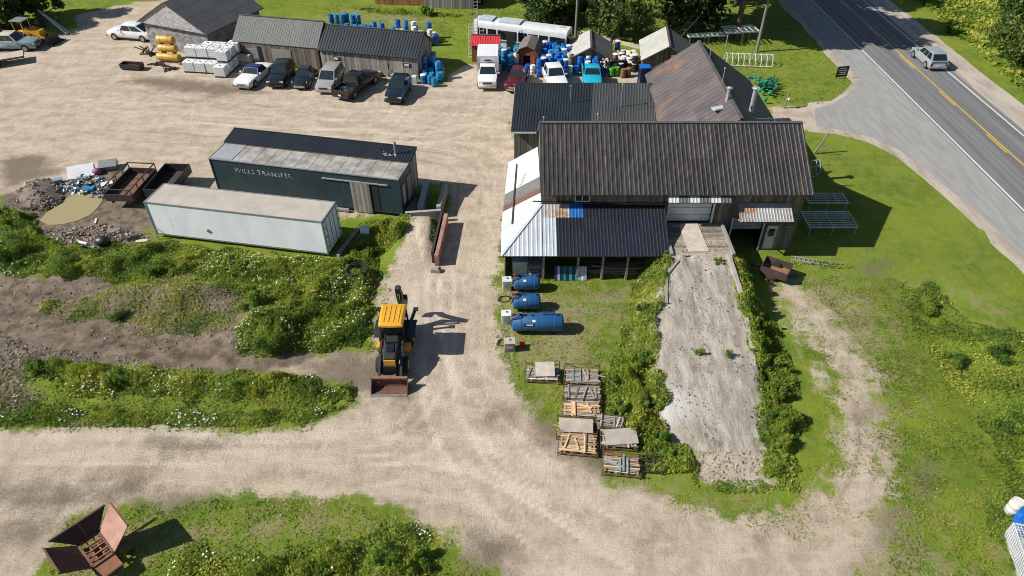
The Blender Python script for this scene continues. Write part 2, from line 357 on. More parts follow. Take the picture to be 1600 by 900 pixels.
MUD = [[(0, 752), (140, 770), (330, 776), (330, 786), (140, 784), (0, 776)], [(0, 800), (90, 800), (95, 830), (40, 870), (0, 860)], [(640, 668), (660, 664), (668, 676), (645, 680)], [(1005, 845), (1030, 830), (1040, 850), (1015, 862)], [(1170, 835), (1200, 830), (1195, 850), (1175, 850)], [(735, 835), (800, 830), (800, 900), (740, 890)], [(900, 690), (960, 695), (940, 745), (880, 700)], [(830, 660), (872, 668), (900, 720), (850, 690)], [(240, 690), (365, 688), (350, 705), (260, 710)], [(130, 755), (220, 745), (225, 775), (140, 782)],
       [(0, 768), (130, 765), (130, 785), (0, 805)], [(770, 640), (805, 640), (805, 655), (770, 655)], [(0, 250), (60, 240), (90, 270), (0, 300)], [(235, 118), (370, 130), (420, 145), (330, 150), (190, 128)], [(420, 560), (560, 552), (600, 545), (650, 600), (640, 632), (570, 618), (480, 585)], [(880, 700), (940, 720), (950, 750), (900, 720)],
       [(1345, 640), (1360, 640), (1362, 680), (1350, 680)], [(1440, 735), (1455, 730), (1450, 770), (1435, 775)], [(1370, 800), (1400, 795), (1400, 850), (1360, 850)], [(1345, 410), (1375, 410), (1375, 432), (1345, 432)]]
TRACKS = [[(1250, 470), (1310, 560), (1350, 640), (1350, 720), (1320, 800)], [(1225, 470), (1280, 560), (1325, 640), (1330, 720), (1290, 790)], [(700, 330), (730, 420), (735, 520), (740, 620), (800, 720), (900, 800), (1000, 860)],
          [(745, 330), (765, 420), (765, 520), (770, 600), (840, 690), (930, 770), (1040, 840)], [(0, 700), (200, 705), (450, 705), (620, 680), (690, 600), (690, 500), (690, 420), (720, 330)], [(0, 745), (200, 748), (450, 742), (640, 735), (780, 770), (900, 850)],
          [(0, 770), (150, 772), (330, 778)], [(200, 200), (420, 215), (600, 225), (740, 250), (760, 330)], [(100, 170), (420, 185), (620, 190), (790, 200)], [(740, 150), (700, 200), (600, 205)], [(20, 215), (250, 160), (480, 180), (700, 215), (790, 300)], [(640, 160), (600, 200), (450, 215), (300, 200)], [(850, 780), (760, 720), (640, 700), (500, 715)], [(660, 440), (660, 520), (690, 610), (780, 690), (860, 760)], [(0, 150), (150, 130), (300, 160), (500, 195)]]
# terrain heights: spoil banks on the left, the roadside ditch, the raised dock approach
BUMPS = [((335, 472), 3.6, 1.3, 1.2), ((215, 470), 3.0, 1.1, 0.9), ((420, 520), 2.6, 1.6, 0.9), ((40, 600), 4.5, 1.6, 0.55), ((150, 430), 5.0, 1.0, 0.5), ((300, 600), 6.0, 0.9, 0.35)]
def height(x, y):
    z = np.zeros_like(x)
    for (px, py), sx, sy, h in BUMPS:
        c = P(px, py); z = z + h*np.exp(-((x-c.x)/sx)**2-((y-c.y)/sy)**2)
    rough = np.exp(-((x+22)/13)**2-((y-33)/7)**2)
    z = z + rough*(vnoise(x, y, 1.2, 5)-0.5)*0.5
    for (px, py) in ((1440, 480), (1490, 560), (1550, 650), (1620, 740)):      # ditch
        c = P(px, py); z = z - 0.35*np.exp(-((x-c.x)/2.0)**2-((y-c.y)/2.4)**2)
    # dock approach: rises from the yard to the dock edge
    a, b = P(640, 440), P(640, 352); t = np.clip((y-a.y)/(b.y-a.y), 0, 1); xc = -6.9
    side = np.clip((1.9-np.abs(x-xc+0.25))/0.8, 0, 1)
    end = np.clip((b.y+0.2-y)/0.3, 0, 1)
    z = z + 0.95*t*t*(3-2*t)*side*end
    return z
X0, X1, Y0, Y1, ST = -84.0, 84.0, 6.0, 126.0, 0.27
gx = np.arange(X0, X1+1e-6, ST); gy = np.arange(Y0, Y1+1e-6, ST); NX, NY = len(gx), len(gy)
GX, GY = np.meshgrid(gx, gy); vx, vy = GX.ravel(), GY.ravel()
vz = height(vx, vy)
m_gravel = mask(YARD, vx, vy, 1.1, 0.7, 1); m_sparse = mask(SPARSE, vx, vy, 3.0, 1.5, 2)*0.8
m_earth = mask(EARTH, vx, vy, 1.4, 0.8, 3); m_mud = mask(MUD, vx, vy, 1.6, 0.7, 4)
m_gravel = np.maximum(m_gravel, mask(LOOP, vx, vy, 2.6, 1.2, 8)*(0.72+0.34*vnoise(vx, vy, 1.5, 91, 3)))
m_track = np.full_like(vx, 0.5)
def add_track(pixline, off, sign, w):
    global m_track
    pts = poly_w(pixline); q = []
    for i in range(len(pts)-1):                                    # Catmull-Rom through the points
        p0, p1, p2, p3 = pts[max(i-1, 0)], pts[i], pts[i+1], pts[min(i+2, len(pts)-1)]
        for t in np.arange(0, 1, 0.2): q.append(0.5*(2*p1+(p2-p0)*t+(2*p0-5*p1+4*p2-p3)*t*t+(3*p1-p0-3*p2+p3)*t**3))
    q = np.array(q+[pts[-1]]); d = np.gradient(q, axis=0); nn = np.stack([-d[:, 1], d[:, 0]], 1); nn /= np.linalg.norm(nn, axis=1, keepdims=True)+1e-9; q = q+nn*off
    lo, hi = q.min(0)-1, q.max(0)+1; sel = np.nonzero((vx > lo[0]) & (vx < hi[0]) & (vy > lo[1]) & (vy < hi[1]))[0]; x, y = vx[sel], vy[sel]; d2 = np.full(x.shape, 1e9)
    for (ax, ay), (bx, by) in zip(q[:-1], q[1:]):
        ex, ey = bx-ax, by-ay; t = np.clip(((x-ax)*ex+(y-ay)*ey)/(ex*ex+ey*ey+1e-12), 0, 1); d2 = np.minimum(d2, (x-ax-t*ex)**2+(y-ay-t*ey)**2)
    m_track[sel] += sign*np.clip((w-np.sqrt(d2))/0.22+0.5, 0, 1)*(0.25+0.75*vnoise(x, y, 2.0, 55))
for i, t in enumerate(TRACKS):
    for k in range(7):
        o = random.gauss(0, 1.5); w = random.uniform(0.06, 0.16); sg = random.choice((-1, 1, 1))*random.uniform(0.10, 0.24)
        add_track(t, o, sg, w); add_track(t, o+1.75, sg, w)
m_track = np.clip(m_track, 0, 1)
m_mow = np.clip((vx-20)/3, 0, 1)*np.clip((35.5-vx)/2, 0, 1)*np.clip((vy-33)/4, 0, 1)
LM = [(-1, 0.001)]
def ground_mat():
    m, nt, b = newmat('ground')
    geo = nd(nt, 'ShaderNodeNewGeometry').outputs['Position']
    a1 = nd(nt, 'ShaderNodeAttribute', attribute_name='ma'); s1 = nd(nt, 'ShaderNodeSeparateColor'); nt.links.new(a1.outputs['Color'], s1.inputs[0])
    a2 = nd(nt, 'ShaderNodeAttribute', attribute_name='mb'); s2 = nd(nt, 'ShaderNodeSeparateColor'); nt.links.new(a2.outputs['Color'], s2.inputs[0])
    gra, spa, ear = s1.outputs; mud, trk, mow = s2.outputs
    nf = noise(nt, geo, 1.1, 6, 0.65); nm = noise(nt, geo, 0.22, 4, 0.6); nfine = noise(nt, geo, 7.0, 5, 0.7); ngrit = noise(nt, geo, 22.0, 3, 0.7)
    # grass
    g = mixc(nt, ramp(nt, nm, 0.35, 0.65), (0.095, 0.155, 0.016), (0.165, 0.225, 0.020))
    g = mixc(nt, ramp(nt, nf, 0.42, 0.72), g, (0.21, 0.225, 0.035))
    g = mixc(nt, ramp(nt, nfine, 0.52, 0.80), g, (0.055, 0.088, 0.012))
    g = mixc(nt, mth(nt, 'MULTIPLY', ramp(nt, noise(nt, geo, 3.4, 5, 0.7, seed=5), 0.58, 0.74), 0.55), g, (0.28, 0.25, 0.09))
    g = mixc(nt, mth(nt, 'MULTIPLY', ramp(nt, noise(nt, geo, 16, 4, 0.75, seed=12), 0.50, 0.66), 0.55), g, (0.062, 0.105, 0.014)); g = mixc(nt, mth(nt, 'MULTIPLY', ramp(nt, noise(nt, geo, 11, 4, 0.75, seed=14), 0.54, 0.70), 0.5), g, (0.27, 0.28, 0.06))
    stripes = ramp(nt, noise(nt, geo, 0.9, 3, 0.5, stretch=(1.3, 0.12, 1), rot=0.25), 0.4, 0.62)
    g = mixc(nt, mth(nt, 'MULTIPLY', mth(nt, 'MULTIPLY', mow, stripes), 0.5), g, (0.155, 0.20, 0.04))
    # gravel with fine streaks left by wheels
    w1 = ramp(nt, noise(nt, geo, 0.6, 8, 0.69, 0.5, stretch=(0.55, 1.3, 1), rot=0.2), 0.36, 0.66)
    w2 = ramp(nt, noise(nt, geo, 1.2, 8, 0.70, 0.6, stretch=(1.2, 0.6, 1), rot=-0.35), 0.36, 0.66)
    c = mixc(nt, w1, (0.315, 0.255, 0.19), (0.49, 0.412, 0.322)); c = mixc(nt, mth(nt, 'MULTIPLY', w2, 0.55), c, (0.54, 0.462, 0.368))
    c = mixc(nt, mth(nt, 'MULTIPLY', ramp(nt, nm, 0.50, 0.70), 0.45), c, (0.37, 0.295, 0.21))
    c = mixc(nt, mth(nt, 'MULTIPLY', ramp(nt, ngrit, 0.50, 0.68), 0.62), c, (0.26, 0.215, 0.165))
    c = mixc(nt, mth(nt, 'MULTIPLY', ramp(nt, nfine, 0.55, 0.74), 0.6), c, (0.27, 0.225, 0.18))
    c = mixc(nt, mth(nt, 'MULTIPLY', ramp(nt, trk, 0.52, 0.88), 0.9), c, (0.58, 0.505, 0.41)); c = mixc(nt, mth(nt, 'MULTIPLY', ramp(nt, trk, 0.48, 0.15), 0.8), c, (0.24, 0.195, 0.15))
    c = mixc(nt, mth(nt, 'MULTIPLY', ramp(nt, noise(nt, geo, 38, 2, 0.6, seed=4), 0.60, 0.68), 0.55), c, (0.60, 0.54, 0.46)); c = mixc(nt, mth(nt, 'MULTIPLY', ramp(nt, noise(nt, geo, 30, 2, 0.6, seed=7), 0.62, 0.70), 0.6), c, (0.16, 0.13, 0.10))
    c = mixc(nt, mth(nt, 'MULTIPLY', ramp(nt, noise(nt, geo, 0.45, 5, 0.6, 0.4, seed=19), 0.55, 0.68), 0.4), c, (0.27, 0.215, 0.16))
    # bare earth
    e = mixc(nt, ramp(nt, nf, 0.35, 0.65), (0.095, 0.073, 0.054), (0.215, 0.170, 0.128)); e = mixc(nt, mth(nt, 'MULTIPLY', ramp(nt, nfine, 0.5, 0.75), 0.6), e, (0.09, 0.07, 0.055))
    e = mixc(nt, mth(nt, 'MULTIPLY', ramp(nt, noise(nt, geo, 9, 4, 0.7, seed=9), 0.64, 0.72), 0.6), e, (0.44, 0.38, 0.31))
    def edge(msk, k=0.9, lo=0.36, hi=0.64):
        v = mth(nt, 'ADD', msk, mth(nt, 'MULTIPLY', mth(nt, 'SUBTRACT', nf, 0.5), k)); v = mth(nt, 'ADD', v, mth(nt, 'MULTIPLY', mth(nt, 'SUBTRACT', nfine, 0.5), k*0.7))
        v = mth(nt, 'MULTIPLY', v, ramp(nt, msk, 0.0, 0.12)); return ramp(nt, v, lo, hi)
    dry = mixc(nt, ramp(nt, nf, 0.4, 0.6), (0.33, 0.275, 0.19), (0.22, 0.19, 0.10))
    col = mixc(nt, mth(nt, 'MULTIPLY', edge(spa, 2.2, 0.40, 0.85), 0.85), g, dry)
    col = mixc(nt, edge(ear), col, e); col = mixc(nt, edge(gra), col, c)
    grf = mth(nt, 'MULTIPLY', ramp(nt, trk, 0.55, 0.8), spa); col = mixc(nt, grf, col, (0.43, 0.36, 0.28))
    col = mixc(nt, mth(nt, 'MULTIPLY', edge(mud, 0.9, 0.22, 0.85), 0.85), col, (0.145, 0.115, 0.088))
    nt.links.new(col, b.inputs['Base Color']); b.inputs['Roughness'].default_value = 0.95; b.inputs['Specular IOR Level'].default_value = 0.15
    h = mth(nt, 'ADD', mth(nt, 'MULTIPLY', nfine, 0.45), mth(nt, 'MULTIPLY', ngrit, 0.30)); h = mth(nt, 'ADD', h, mth(nt, 'MULTIPLY', nf, 0.7))
    bp = nd(nt, 'ShaderNodeBump'); bp.inputs['Strength'].default_value = 0.9; bp.inputs['Distance'].default_value = 0.17
    nt.links.new(h, bp.inputs['Height']); nt.links.new(bp.outputs[0], b.inputs['Normal'])
    return m
ground_mat()
def grid_piece(name, sel, label):
    """faces of the common grid where sel is true"""
    j, i = np.nonzero(sel); a = j*NX+i
    quads = np.stack([a, a+1, a+NX+1, a+NX], 1)
    used, inv = np.unique(quads, return_inverse=True); quads = inv.reshape(-1, 4)
    co = np.stack([vx[used], vy[used], vz[used]], 1)
    me = np_mesh(name, co, quads, 'ground')
    for an, ch in (('ma', (m_gravel, m_sparse, m_earth)), ('mb', (m_mud, m_track, m_mow))):
        at = me.attributes.new(an, 'FLOAT_COLOR', 'POINT')
        d = np.ones((len(used), 4), np.float32)
        for k in range(3): d[:, k] = ch[k][used]
        at.data.foreach_set('color', d.ravel())
    me.polygons.foreach_set('use_smooth', np.ones(len(quads), bool))
    o = link(name, me); return tag(o, label, None, None, 'structure')
def np_mesh(name, co, faces, matname, tone=None):
    """mesh from arrays; all faces have the same number of corners"""
    me = bpy.data.meshes.new(name); n, k = faces.shape
    me.vertices.add(len(co)); me.vertices.foreach_set('co', co.astype(np.float32).ravel())
    me.loops.add(n*k); me.loops.foreach_set('vertex_index', faces.astype(np.int32).ravel())
    me.polygons.add(n); me.polygons.foreach_set('loop_start', np.arange(0, n*k, k, dtype=np.int32))
    me.materials.append(MATS[matname])
    if tone is not None:
        a = me.attributes.new('tone', 'FLOAT', 'FACE'); a.data.foreach_set('value', tone.astype(np.float32))
    me.update(calc_edges=True); me.validate(); return me
cg = m_gravel.reshape(NY, NX)[:-1, :-1] > 0.5; ce = (m_earth.reshape(NY, NX)[:-1, :-1] > 0.5) & ~cg
grid_piece('ground', ~cg & ~ce, 'green and dry grass ground all round the yard')
grid_piece('gravel_yard', cg, 'pale tan gravel yard and tracks with wheel marks')
grid_piece('bare_earth', ce, 'bare brown earth and spoil banks left of the yard')
# far land to the horizon
FAR = MB(); B = 2000
FAR.add([(-B, -B, 0), (B, -B, 0), (B, Y0, 0), (-B, Y0, 0)], [(0, 1, 2, 3)]); FAR.add([(-B, gy[-1], 0), (B, gy[-1], 0), (B, B, 0), (-B, B, 0)], [(0, 1, 2, 3)])
FAR.add([(-B, Y0, 0), (X0, Y0, 0), (X0, gy[-1], 0), (-B, gy[-1], 0)], [(0, 1, 2, 3)]); FAR.add([(gx[-1], Y0, 0), (B, Y0, 0), (B, gy[-1], 0), (gx[-1], gy[-1], 0)], [(0, 1, 2, 3)])
tag(FAR.build('meadow', 'ground'), 'grassland reaching away beyond the yard', None, None, 'structure')

# ------------------------------------------------------------------ road
def asphalt(name, c1, c2, streak):
    m, nt, b = newmat(name); geo = nd(nt, 'ShaderNodeNewGeometry').outputs['Position']
    n1 = noise(nt, geo, 0.9, 5, 0.6, stretch=streak); n2 = noise(nt, geo, 14, 4, 0.7); n3 = noise(nt, geo, 0.25, 4, 0.6)
    c = mixc(nt, ramp(nt, n1, 0.35, 0.65), c1, c2); c = mixc(nt, mth(nt, 'MULTIPLY', ramp(nt, n2, 0.5, 0.75), 0.4), c, tuple(x*0.6 for x in c1))
    c = mixc(nt, mth(nt, 'MULTIPLY', ramp(nt, n3, 0.4, 0.8), 0.15), c, tuple(x*1.3 for x in c2))
    nt.links.new(c, b.inputs['Base Color']); b.inputs['Roughness'].default_value = 0.85; b.inputs['Specular IOR Level'].default_value = 0.3
    bp = nd(nt, 'ShaderNodeBump'); bp.inputs['Distance'].default_value = 0.01; nt.links.new(n2, bp.inputs['Height']); nt.links.new(bp.outputs[0], b.inputs['Normal'])
asphalt('asphalt_lane', (0.115, 0.115, 0.118), (0.168, 0.168, 0.170), (2.0, 0.05, 1)); asphalt('asphalt_pale', (0.225, 0.222, 0.215), (0.275, 0.272, 0.265), (3.0, 0.35, 1))
asphalt('shoulder', (0.27, 0.235, 0.195), (0.40, 0.355, 0.30), (1.0, 0.2, 1))
def sheet(name, pts, m, z, label, kind='structure', cat=None):
    from mathutils.geometry import tessellate_polygon
    vv = [Vector((p[0], p[1], z)) for p in pts]; b = MB()
    for tri in tessellate_polygon([vv]):
        a, c, d = [vv[i] for i in tri]
        if (c-a).cross(d-a).z < 0: tri = tri[::-1]
        b.f.append(tuple(tri)); b.m.append(0); b.t.append(0.0)
    b.v = [tuple(q) for q in vv]
    o = b.build(name, m); return tag(o, label, cat, None, kind)
def wavy(x, ya, yb, amp, seed, step=1.2):
    ys = np.arange(ya, yb+0.01, step); n = vnoise(np.full_like(ys, x), ys, 2.5, seed)-0.5
    return [(x+2*amp*k, y) for k, y in zip(n, ys)]
RW, RL, RY, RR, RE, RS = 36.0, 39.4, 43.25, 46.2, 46.75, 49.7
def strip(name, left, right, m, z, label, kind='structure'):
    b = MB(); n = min(len(left), len(right))
    b.add([(p[0], p[1], z) for p in left[:n]]+[(p[0], p[1], z) for p in right[:n]], [(i, n+i, n+i+1, i+1) for i in range(n-1)])
    return tag(b.build(name, m), label, None, None, kind)
strip('gravel_shoulder', wavy(RE-0.3, 0, 300, 0.0, 1), wavy(RS, 0, 300, 0.25, 2), 'shoulder', 0.016, 'pale gravel shoulder on the far side of the road')
strip('gravel_shoulder', wavy(34.95, 0, 300, 0.5, 3), wavy(RW+0.3, 0, 300, 0.0, 1), 'shoulder', 0.016, 'pale gravel strip between the lawn and the paved road edge')
strip('paved_shoulder', wavy(RW, 0, 300, 0.1, 4), wavy(RL-0.1, 0, 300, 0.0, 1), 'asphalt_pale', 0.034, 'pale grey paved shoulder along the near side of the road')
strip('road', wavy(RL-0.2, 0, 300, 0.0, 1), wavy(RE, 0, 300, 0.06, 5), 'asphalt_lane', 0.042, 'two lane dark asphalt road with yellow centre line')
dw = [P(*p) for p in [(1275, 197), (1273, 170), (1300, 163), (1325, 148), (1340, 132), (1344, 118), (1330, 100), (1315, 88)]]
dw2 = [P(*p) for p in [(1545, 350), (1500, 310), (1450, 268), (1405, 235), (1360, 214), (1310, 202)]]
sheet('driveway', [(p.x, p.y) for p in dw]+[(RW+0.7, dw[-1].y+1), (RW+0.7, dw2[0].y-1)]+[(p.x, p.y) for p in dw2], 'asphalt_pale', 0.024, 'pale asphalt driveway apron flaring out to the road')
rim_pts = [P(*p) for p in [(1262, 206), (1262, 160), (1298, 158), (1318, 145), (1331, 130), (1334, 116), (1322, 100), (1308, 86)]]; rim2 = [P(*p) for p in [(1530, 358), (1485, 316), (1440, 277), (1398, 243), (1355, 222), (1308, 210)]]
sheet('gravel_verge', [(p.x, p.y) for p in rim_pts]+[(RW+0.7, rim_pts[-1].y+1), (RW+0.7, rim2[0].y-1)]+[(p.x, p.y) for p in rim2], 'shoulder', 0.010, 'gravel verge around the driveway apron')
def marking(x, w, ya, yb, m, label):
    o = MB().add([(x-w/2, ya, 0.048), (x+w/2, ya, 0.048), (x+w/2, yb, 0.048), (x-w/2, yb, 0.048)], [(0, 1, 2, 3)]).build('road_marking', m, ROAD); return o
ROAD = bpy.data.objects['road']
marking(RL, 0.16, 0, 300, 'marking_white', ''); marking(RR, 0.16, 0, 300, 'marking_white', ''); marking(RY, 0.15, 0, 300, 'marking_yellow', '')
y = 8.0
while y < 200: marking(RY-0.26, 0.15, y, y+3.4, 'marking_yellow', ''); y += 9.2
# muddy puddle
pud = [P(*p) for p in [(62, 345), (72, 333), (90, 322), (104, 310), (118, 303), (135, 303), (152, 306), (161, 313), (152, 326), (140, 337), (122, 345), (98, 351), (76, 352)]]
m, nt, b = newmat('puddle_water'); b.inputs['Base Color'].default_value = (0.29, 0.245, 0.125, 1); b.inputs['Roughness'].default_value = 0.12
sheet('puddle', [(p.x, p.y) for p in pud], 'puddle_water', 0.03, 'shallow muddy olive puddle beside the rubble pile')
# gravel ramp up to the loading deck
DECK_Z = 2.3
def ramp_z(y): t = min(max((y-22.4)/(36.3-22.4), 0), 1); return 2.26*t
def pz(px, py, it=8):
    z = 1.0
    for _ in range(it): q = P(px, py, z); z = ramp_z(q.y)
    return P(px, py, ramp_z(q.y))
LE = [pz(*p) for p in [(1062, 756), (1075, 720), (1050, 690), (1034, 650), (1026, 610), (1030, 560), (1022, 520), (1020, 490), (1034, 470), (1036, 440), (1042, 420), (1046, 404)]]
RE_ = [pz(*p) for p in [(1185, 756), (1192, 720), (1196, 690), (1192, 640), (1186, 600), (1180, 560), (1174, 520), (1168, 490), (1162, 470), (1155, 440), (1151, 420), (1149, 404)]]
_e = None
rows = []; NR = 60; NS = 22
ly = np.array([p.y for p in LE]); lx = np.array([p.x for p in LE]); ry = np.array([p.y for p in RE_]); rx_ = np.array([p.x for p in RE_])
for k in range(NR):
    y = 21.9+(36.38-21.9)*k/(NR-1); z = ramp_z(y)+0.035-0.12*max(0, (22.7-y)/0.8)
    xl = float(np.interp(y, ly, lx)); xr = float(np.interp(y, ry, rx_)); xs = np.linspace(xl, xr, NS); n = vnoise(xs, np.full(NS, y), 0.9, 77, 4)-0.5; g_ = vnoise(xs*2.2, np.full(NS, y*0.35), 0.8, 78, 2)-0.5
    edge_ = np.minimum(1, np.minimum(np.arange(NS), np.arange(NS)[::-1])/3.0); fade = min(1, k/6)
    row = [(xl-0.15-z*0.8, y, -0.08), (xl-0.1-z*0.35, y, z*0.55)] + [(x, y, z+(a*0.34+g*0.20)*fade-0.12*(1-e)*fade) for x, a, g, e in zip(xs, n, g_, edge_)] + [(xr+0.1+z*0.25, y, z*0.5), (xr+0.15+z*0.5, y, -0.08)]
    rows.append(row)
m, nt, b = newmat('ramp_gravel'); geo = nd(nt, 'ShaderNodeNewGeometry').outputs['Position']
n1 = noise(nt, geo, 1.3, 6, 0.65, 0.5, stretch=(1.7, 0.45, 1), rot=-0.12); n2 = noise(nt, geo, 9, 5, 0.75); n3 = noise(nt, geo, 0.35, 4, 0.6, seed=2); n4 = noise(nt, geo, 26, 3, 0.7)
c = mixc(nt, ramp(nt, n1, 0.38, 0.64), (0.36, 0.315, 0.26), (0.56, 0.515, 0.45)); c = mixc(nt, mth(nt, 'MULTIPLY', ramp(nt, n2, 0.50, 0.68), 0.75), c, (0.25, 0.215, 0.18))
c = mixc(nt, mth(nt, 'MULTIPLY', ramp(nt, n3, 0.50, 0.72), 0.4), c, (0.60, 0.57, 0.51)); c = mixc(nt, mth(nt, 'MULTIPLY', ramp(nt, n4, 0.55, 0.68), 0.7), c, (0.62, 0.58, 0.52))
wp = pz(1048, 632)
dn = nd(nt, 'ShaderNodeVectorMath', operation='DISTANCE'); nt.links.new(geo, dn.inputs[0]); dn.inputs[1].default_value = wp
c = mixc(nt, mth(nt, 'MULTIPLY', ramp(nt, mth(nt, 'ADD', dn.outputs['Value'], mth(nt, 'MULTIPLY', n1, 2.4)), 2.9, 1.7), 0.85), c, (0.72, 0.70, 0.66))   # spilled white gravel
nt.links.new(c, b.inputs['Base Color']); b.inputs['Roughness'].default_value = 0.95; b.inputs['Specular IOR Level'].default_value = 0.15
bp = nd(nt, 'ShaderNodeBump'); bp.inputs['Distance'].default_value = 0.16; nt.links.new(mth(nt, 'ADD', n2, mth(nt, 'MULTIPLY', n4, 0.6)), bp.inputs['Height']); nt.links.new(bp.outputs[0], b.inputs['Normal'])
def rz_(X, Y):
    xl = np.interp(Y, ly, lx); xr = np.interp(Y, ry, rx_); zr = 2.26*np.clip((Y-22.4)/13.9, 0, 1); fall = np.maximum(0, np.maximum(xl-X-0.1, X-xr-0.1))
    return np.clip(zr-fall/0.75*1.0, 0, None)
tag(MB().loft(rows, closed=False, caps=False).build('gravel_ramp', 'ramp_gravel', smooth=60), 'crumbling pale gravel ramp rising to the loading deck', None, None, 'structure')
# ------------------------------------------------------------------ building kit
def roof(parent, name, A, B, C, D, mats, off, sheet_w=0.95, rows=2, rib=0.24, rh=0.028, deck='old_wood', piece='roof_sheet', th=0.07, lift=0.05, label=None):
    """ribbed metal sheets on a deck; A,B the upper edge, D,C the lower edge (world); off = world position of the parent"""
    A, B, C, D = [Vector(p)-Vector(off) for p in (A, B, C, D)]
    n = (D-A).cross(C-D)
    if n.length < 1e-6: n = (C-D).cross(B-C)
    n.normalize()
    if n.z < 0: n = -n
    pts = [A, D, C, B] if (A-B).length > 1e-4 else [A, D, C]
    if (A-D).length < 1e-4: pts = [A, C, B]
    nn = (pts[1]-pts[0]).cross(pts[2]-pts[0])
    if nn.z < 0: pts = pts[::-1]
    dk = MB().slab(pts, th).build(name, deck, parent, label=label)
    L = (C-D).length; k = max(1, round(L/sheet_w)); u = (C-D).normalized()
    for i in range(k):
        t0, t1 = i/k, (i+1)/k
        for r in range(rows):
            v0, v1 = r/rows, (r+1)/rows
            nr = max(1, round(L/k/rib)); ts = []
            for q in range(nr):
                for a, h in ((0.0, 0), (0.55, 0), (0.66, rh), (0.89, rh)): ts.append(((q+a)/nr, h))
            ts.append((1.0, 0)); vs = []
            lapz = lift + (rows-1-r)*0.008 + (i % 2)*0.003
            for tt, h in ts:
                t = t0+(t1-t0)*tt
                top, bot = A.lerp(B, t), D.lerp(C, t)
                p0, p1 = top.lerp(bot, v0), top.lerp(bot, v1 + (0.012 if r < rows-1 else 0))
                vs += [p0+n*(h+lapz), p1+n*(h+lapz)]
            b = MB(); m = len(ts)
            b.add(vs, [(2*j, 2*j+1, 2*j+3, 2*j+2) for j in range(m-1)])
            mm = mats(t0*L+L/k/2, r) if callable(mats) else mats
            b.build(piece, mm, dk)
    return dk
def wall(parent, name, p0, p1, z0, ztop, m, off, bw=0.2, holes=(), th=0.05, jitter=0.015):
    """vertical boards from p0 to p1 (world xy); ztop(t) gives the height; holes = (s0, s1, z0, z1) along the wall in metres"""
    p0, p1 = Vector((*p0, 0)), Vector((*p1, 0)); d = p1-p0; L = d.length; d.normalize(); nrm = Vector((d.y, -d.x, 0)); b = MB(); s = 0.0
    off = Vector(off); cuts = sorted({h[0] for h in holes} | {h[1] for h in holes} | {L})
    while s < L-1e-4:
        e = min(L, s+bw*random.uniform(0.8, 1.2))
        for c in cuts:
            if s+1e-4 < c < e: e = c; break
        mid = (s+e)/2; zt0, zt1 = ztop(s/L), ztop(e/L); segs = [(z0, None)]
        hs = sorted([h for h in holes if h[0] <= mid <= h[1]], key=lambda h: h[2])
        segs = []; zc = z0
        for h in hs:
            if h[2] > zc+0.01: segs.append((zc, h[2]))
            zc = h[3]
        segs.append((zc, None)); dep = random.uniform(0, jitter); tn = random.uniform(-1, 1)
        for za, zb in segs:
            ta, tb = (zt0, zt1) if zb is None else (zb, zb)
            if min(ta, tb) <= za+0.005: continue
            a, c = p0+d*s-off, p0+d*(e-0.012)-off
            o, i_ = nrm*dep, nrm*(dep-th)
            q = [a+o+Vector((0, 0, za)), c+o+Vector((0, 0, za)), c+o+Vector((0, 0, tb)), a+o+Vector((0, 0, ta)), a+i_+Vector((0, 0, za)), c+i_+Vector((0, 0, za)), c+i_+Vector((0, 0, tb)), a+i_+Vector((0, 0, ta))]
            b.add(q, [(0, 1, 2, 3), (7, 6, 5, 4), (0, 4, 5, 1), (1, 5, 6, 2), (2, 6, 7, 3), (3, 7, 4, 0)], 0, tn)
        s = e
    return b.build(name, m, parent)
def W(v, off): return Vector(v)-Vector(off)
def wbox(c, d, off, **k): return MB().box(W(c, off), d, **k)
def window(parent, c, w, h, off, axis='x', frame='white_paint'):
    """framed window with two panes on a wall facing -y (axis x) or +-x (axis y)"""
    b = MB(); f = 0.07; c = W(c, off)
    def bx(dx, dz, sx, sz, dy=0.0, t=0.06):
        return ((c.x+dx, c.y+dy, c.z+dz), (sx, t, sz)) if axis == 'x' else ((c.x+dy, c.y+dx, c.z+dz), (t, sx, sz))
    for a in (bx(-w/2, 0, f, h+f), bx(w/2, 0, f, h+f), bx(0, -h/2, w-f, f), bx(0, h/2, w-f, f), bx(0, 0, f*0.7, h-f)): b.box(*a)
    wo = b.build('window', frame, parent)
    for s in (-1, 1): MB().box(*bx(s*w/4, 0, w/2-f, h-f, 0.02, 0.02)).build('pane', 'glass', wo)
    return wo

# ------------------------------------------------------------------ the barn
BX0, BX1, BYF, BYR, BYB, BZE, BZR = 2.05, 19.85, 40.1, 44.1, 48.1, 4.9, 7.8
O = (11.0, 44.0, 0)
barn = thing('barn', 'large dark barn with brown ribbed roof, lean-tos and a rusty-roofed rear wing', 'barn', O)
sl = (BZR-BZE)/(BYR-39.5)
roof(barn, 'main_roof', (BX0-0.15, BYR, BZR), (BX1+0.15, BYR, BZR), (BX1+0.25, 39.5, BZE), (BX0-0.15, 39.5, BZE), 'roof_brown', O, 0.92, 2, 0.30, 0.035)
roof(barn, 'main_roof', (BX0-0.15, BYR, BZR), (BX1+0.15, BYR, BZR), (BX1+0.25, 48.7, BZE), (BX0-0.15, 48.7, BZE), 'roof_brown', O, 1.8, 1, 0.30, 0.035)
MB().bar(W((BX0-0.15, BYR, BZR+0.09), O), W((BX1+0.15, BYR, BZR+0.09), O), 0.28, 0.05).build('ridge_cap', 'roof_grey', barn)
zw = lambda t: BZE+sl*0.6-0.12
frontholes = [(10.75-BX0, 13.75-BX0, DECK_Z, 4.55), (15.25-BX0, 17.55-BX0, 0, 2.75), (17.85-BX0, 18.65-BX0, 0, 2.05), (4.28-BX0, 5.25-BX0, 4.05, 4.75)]
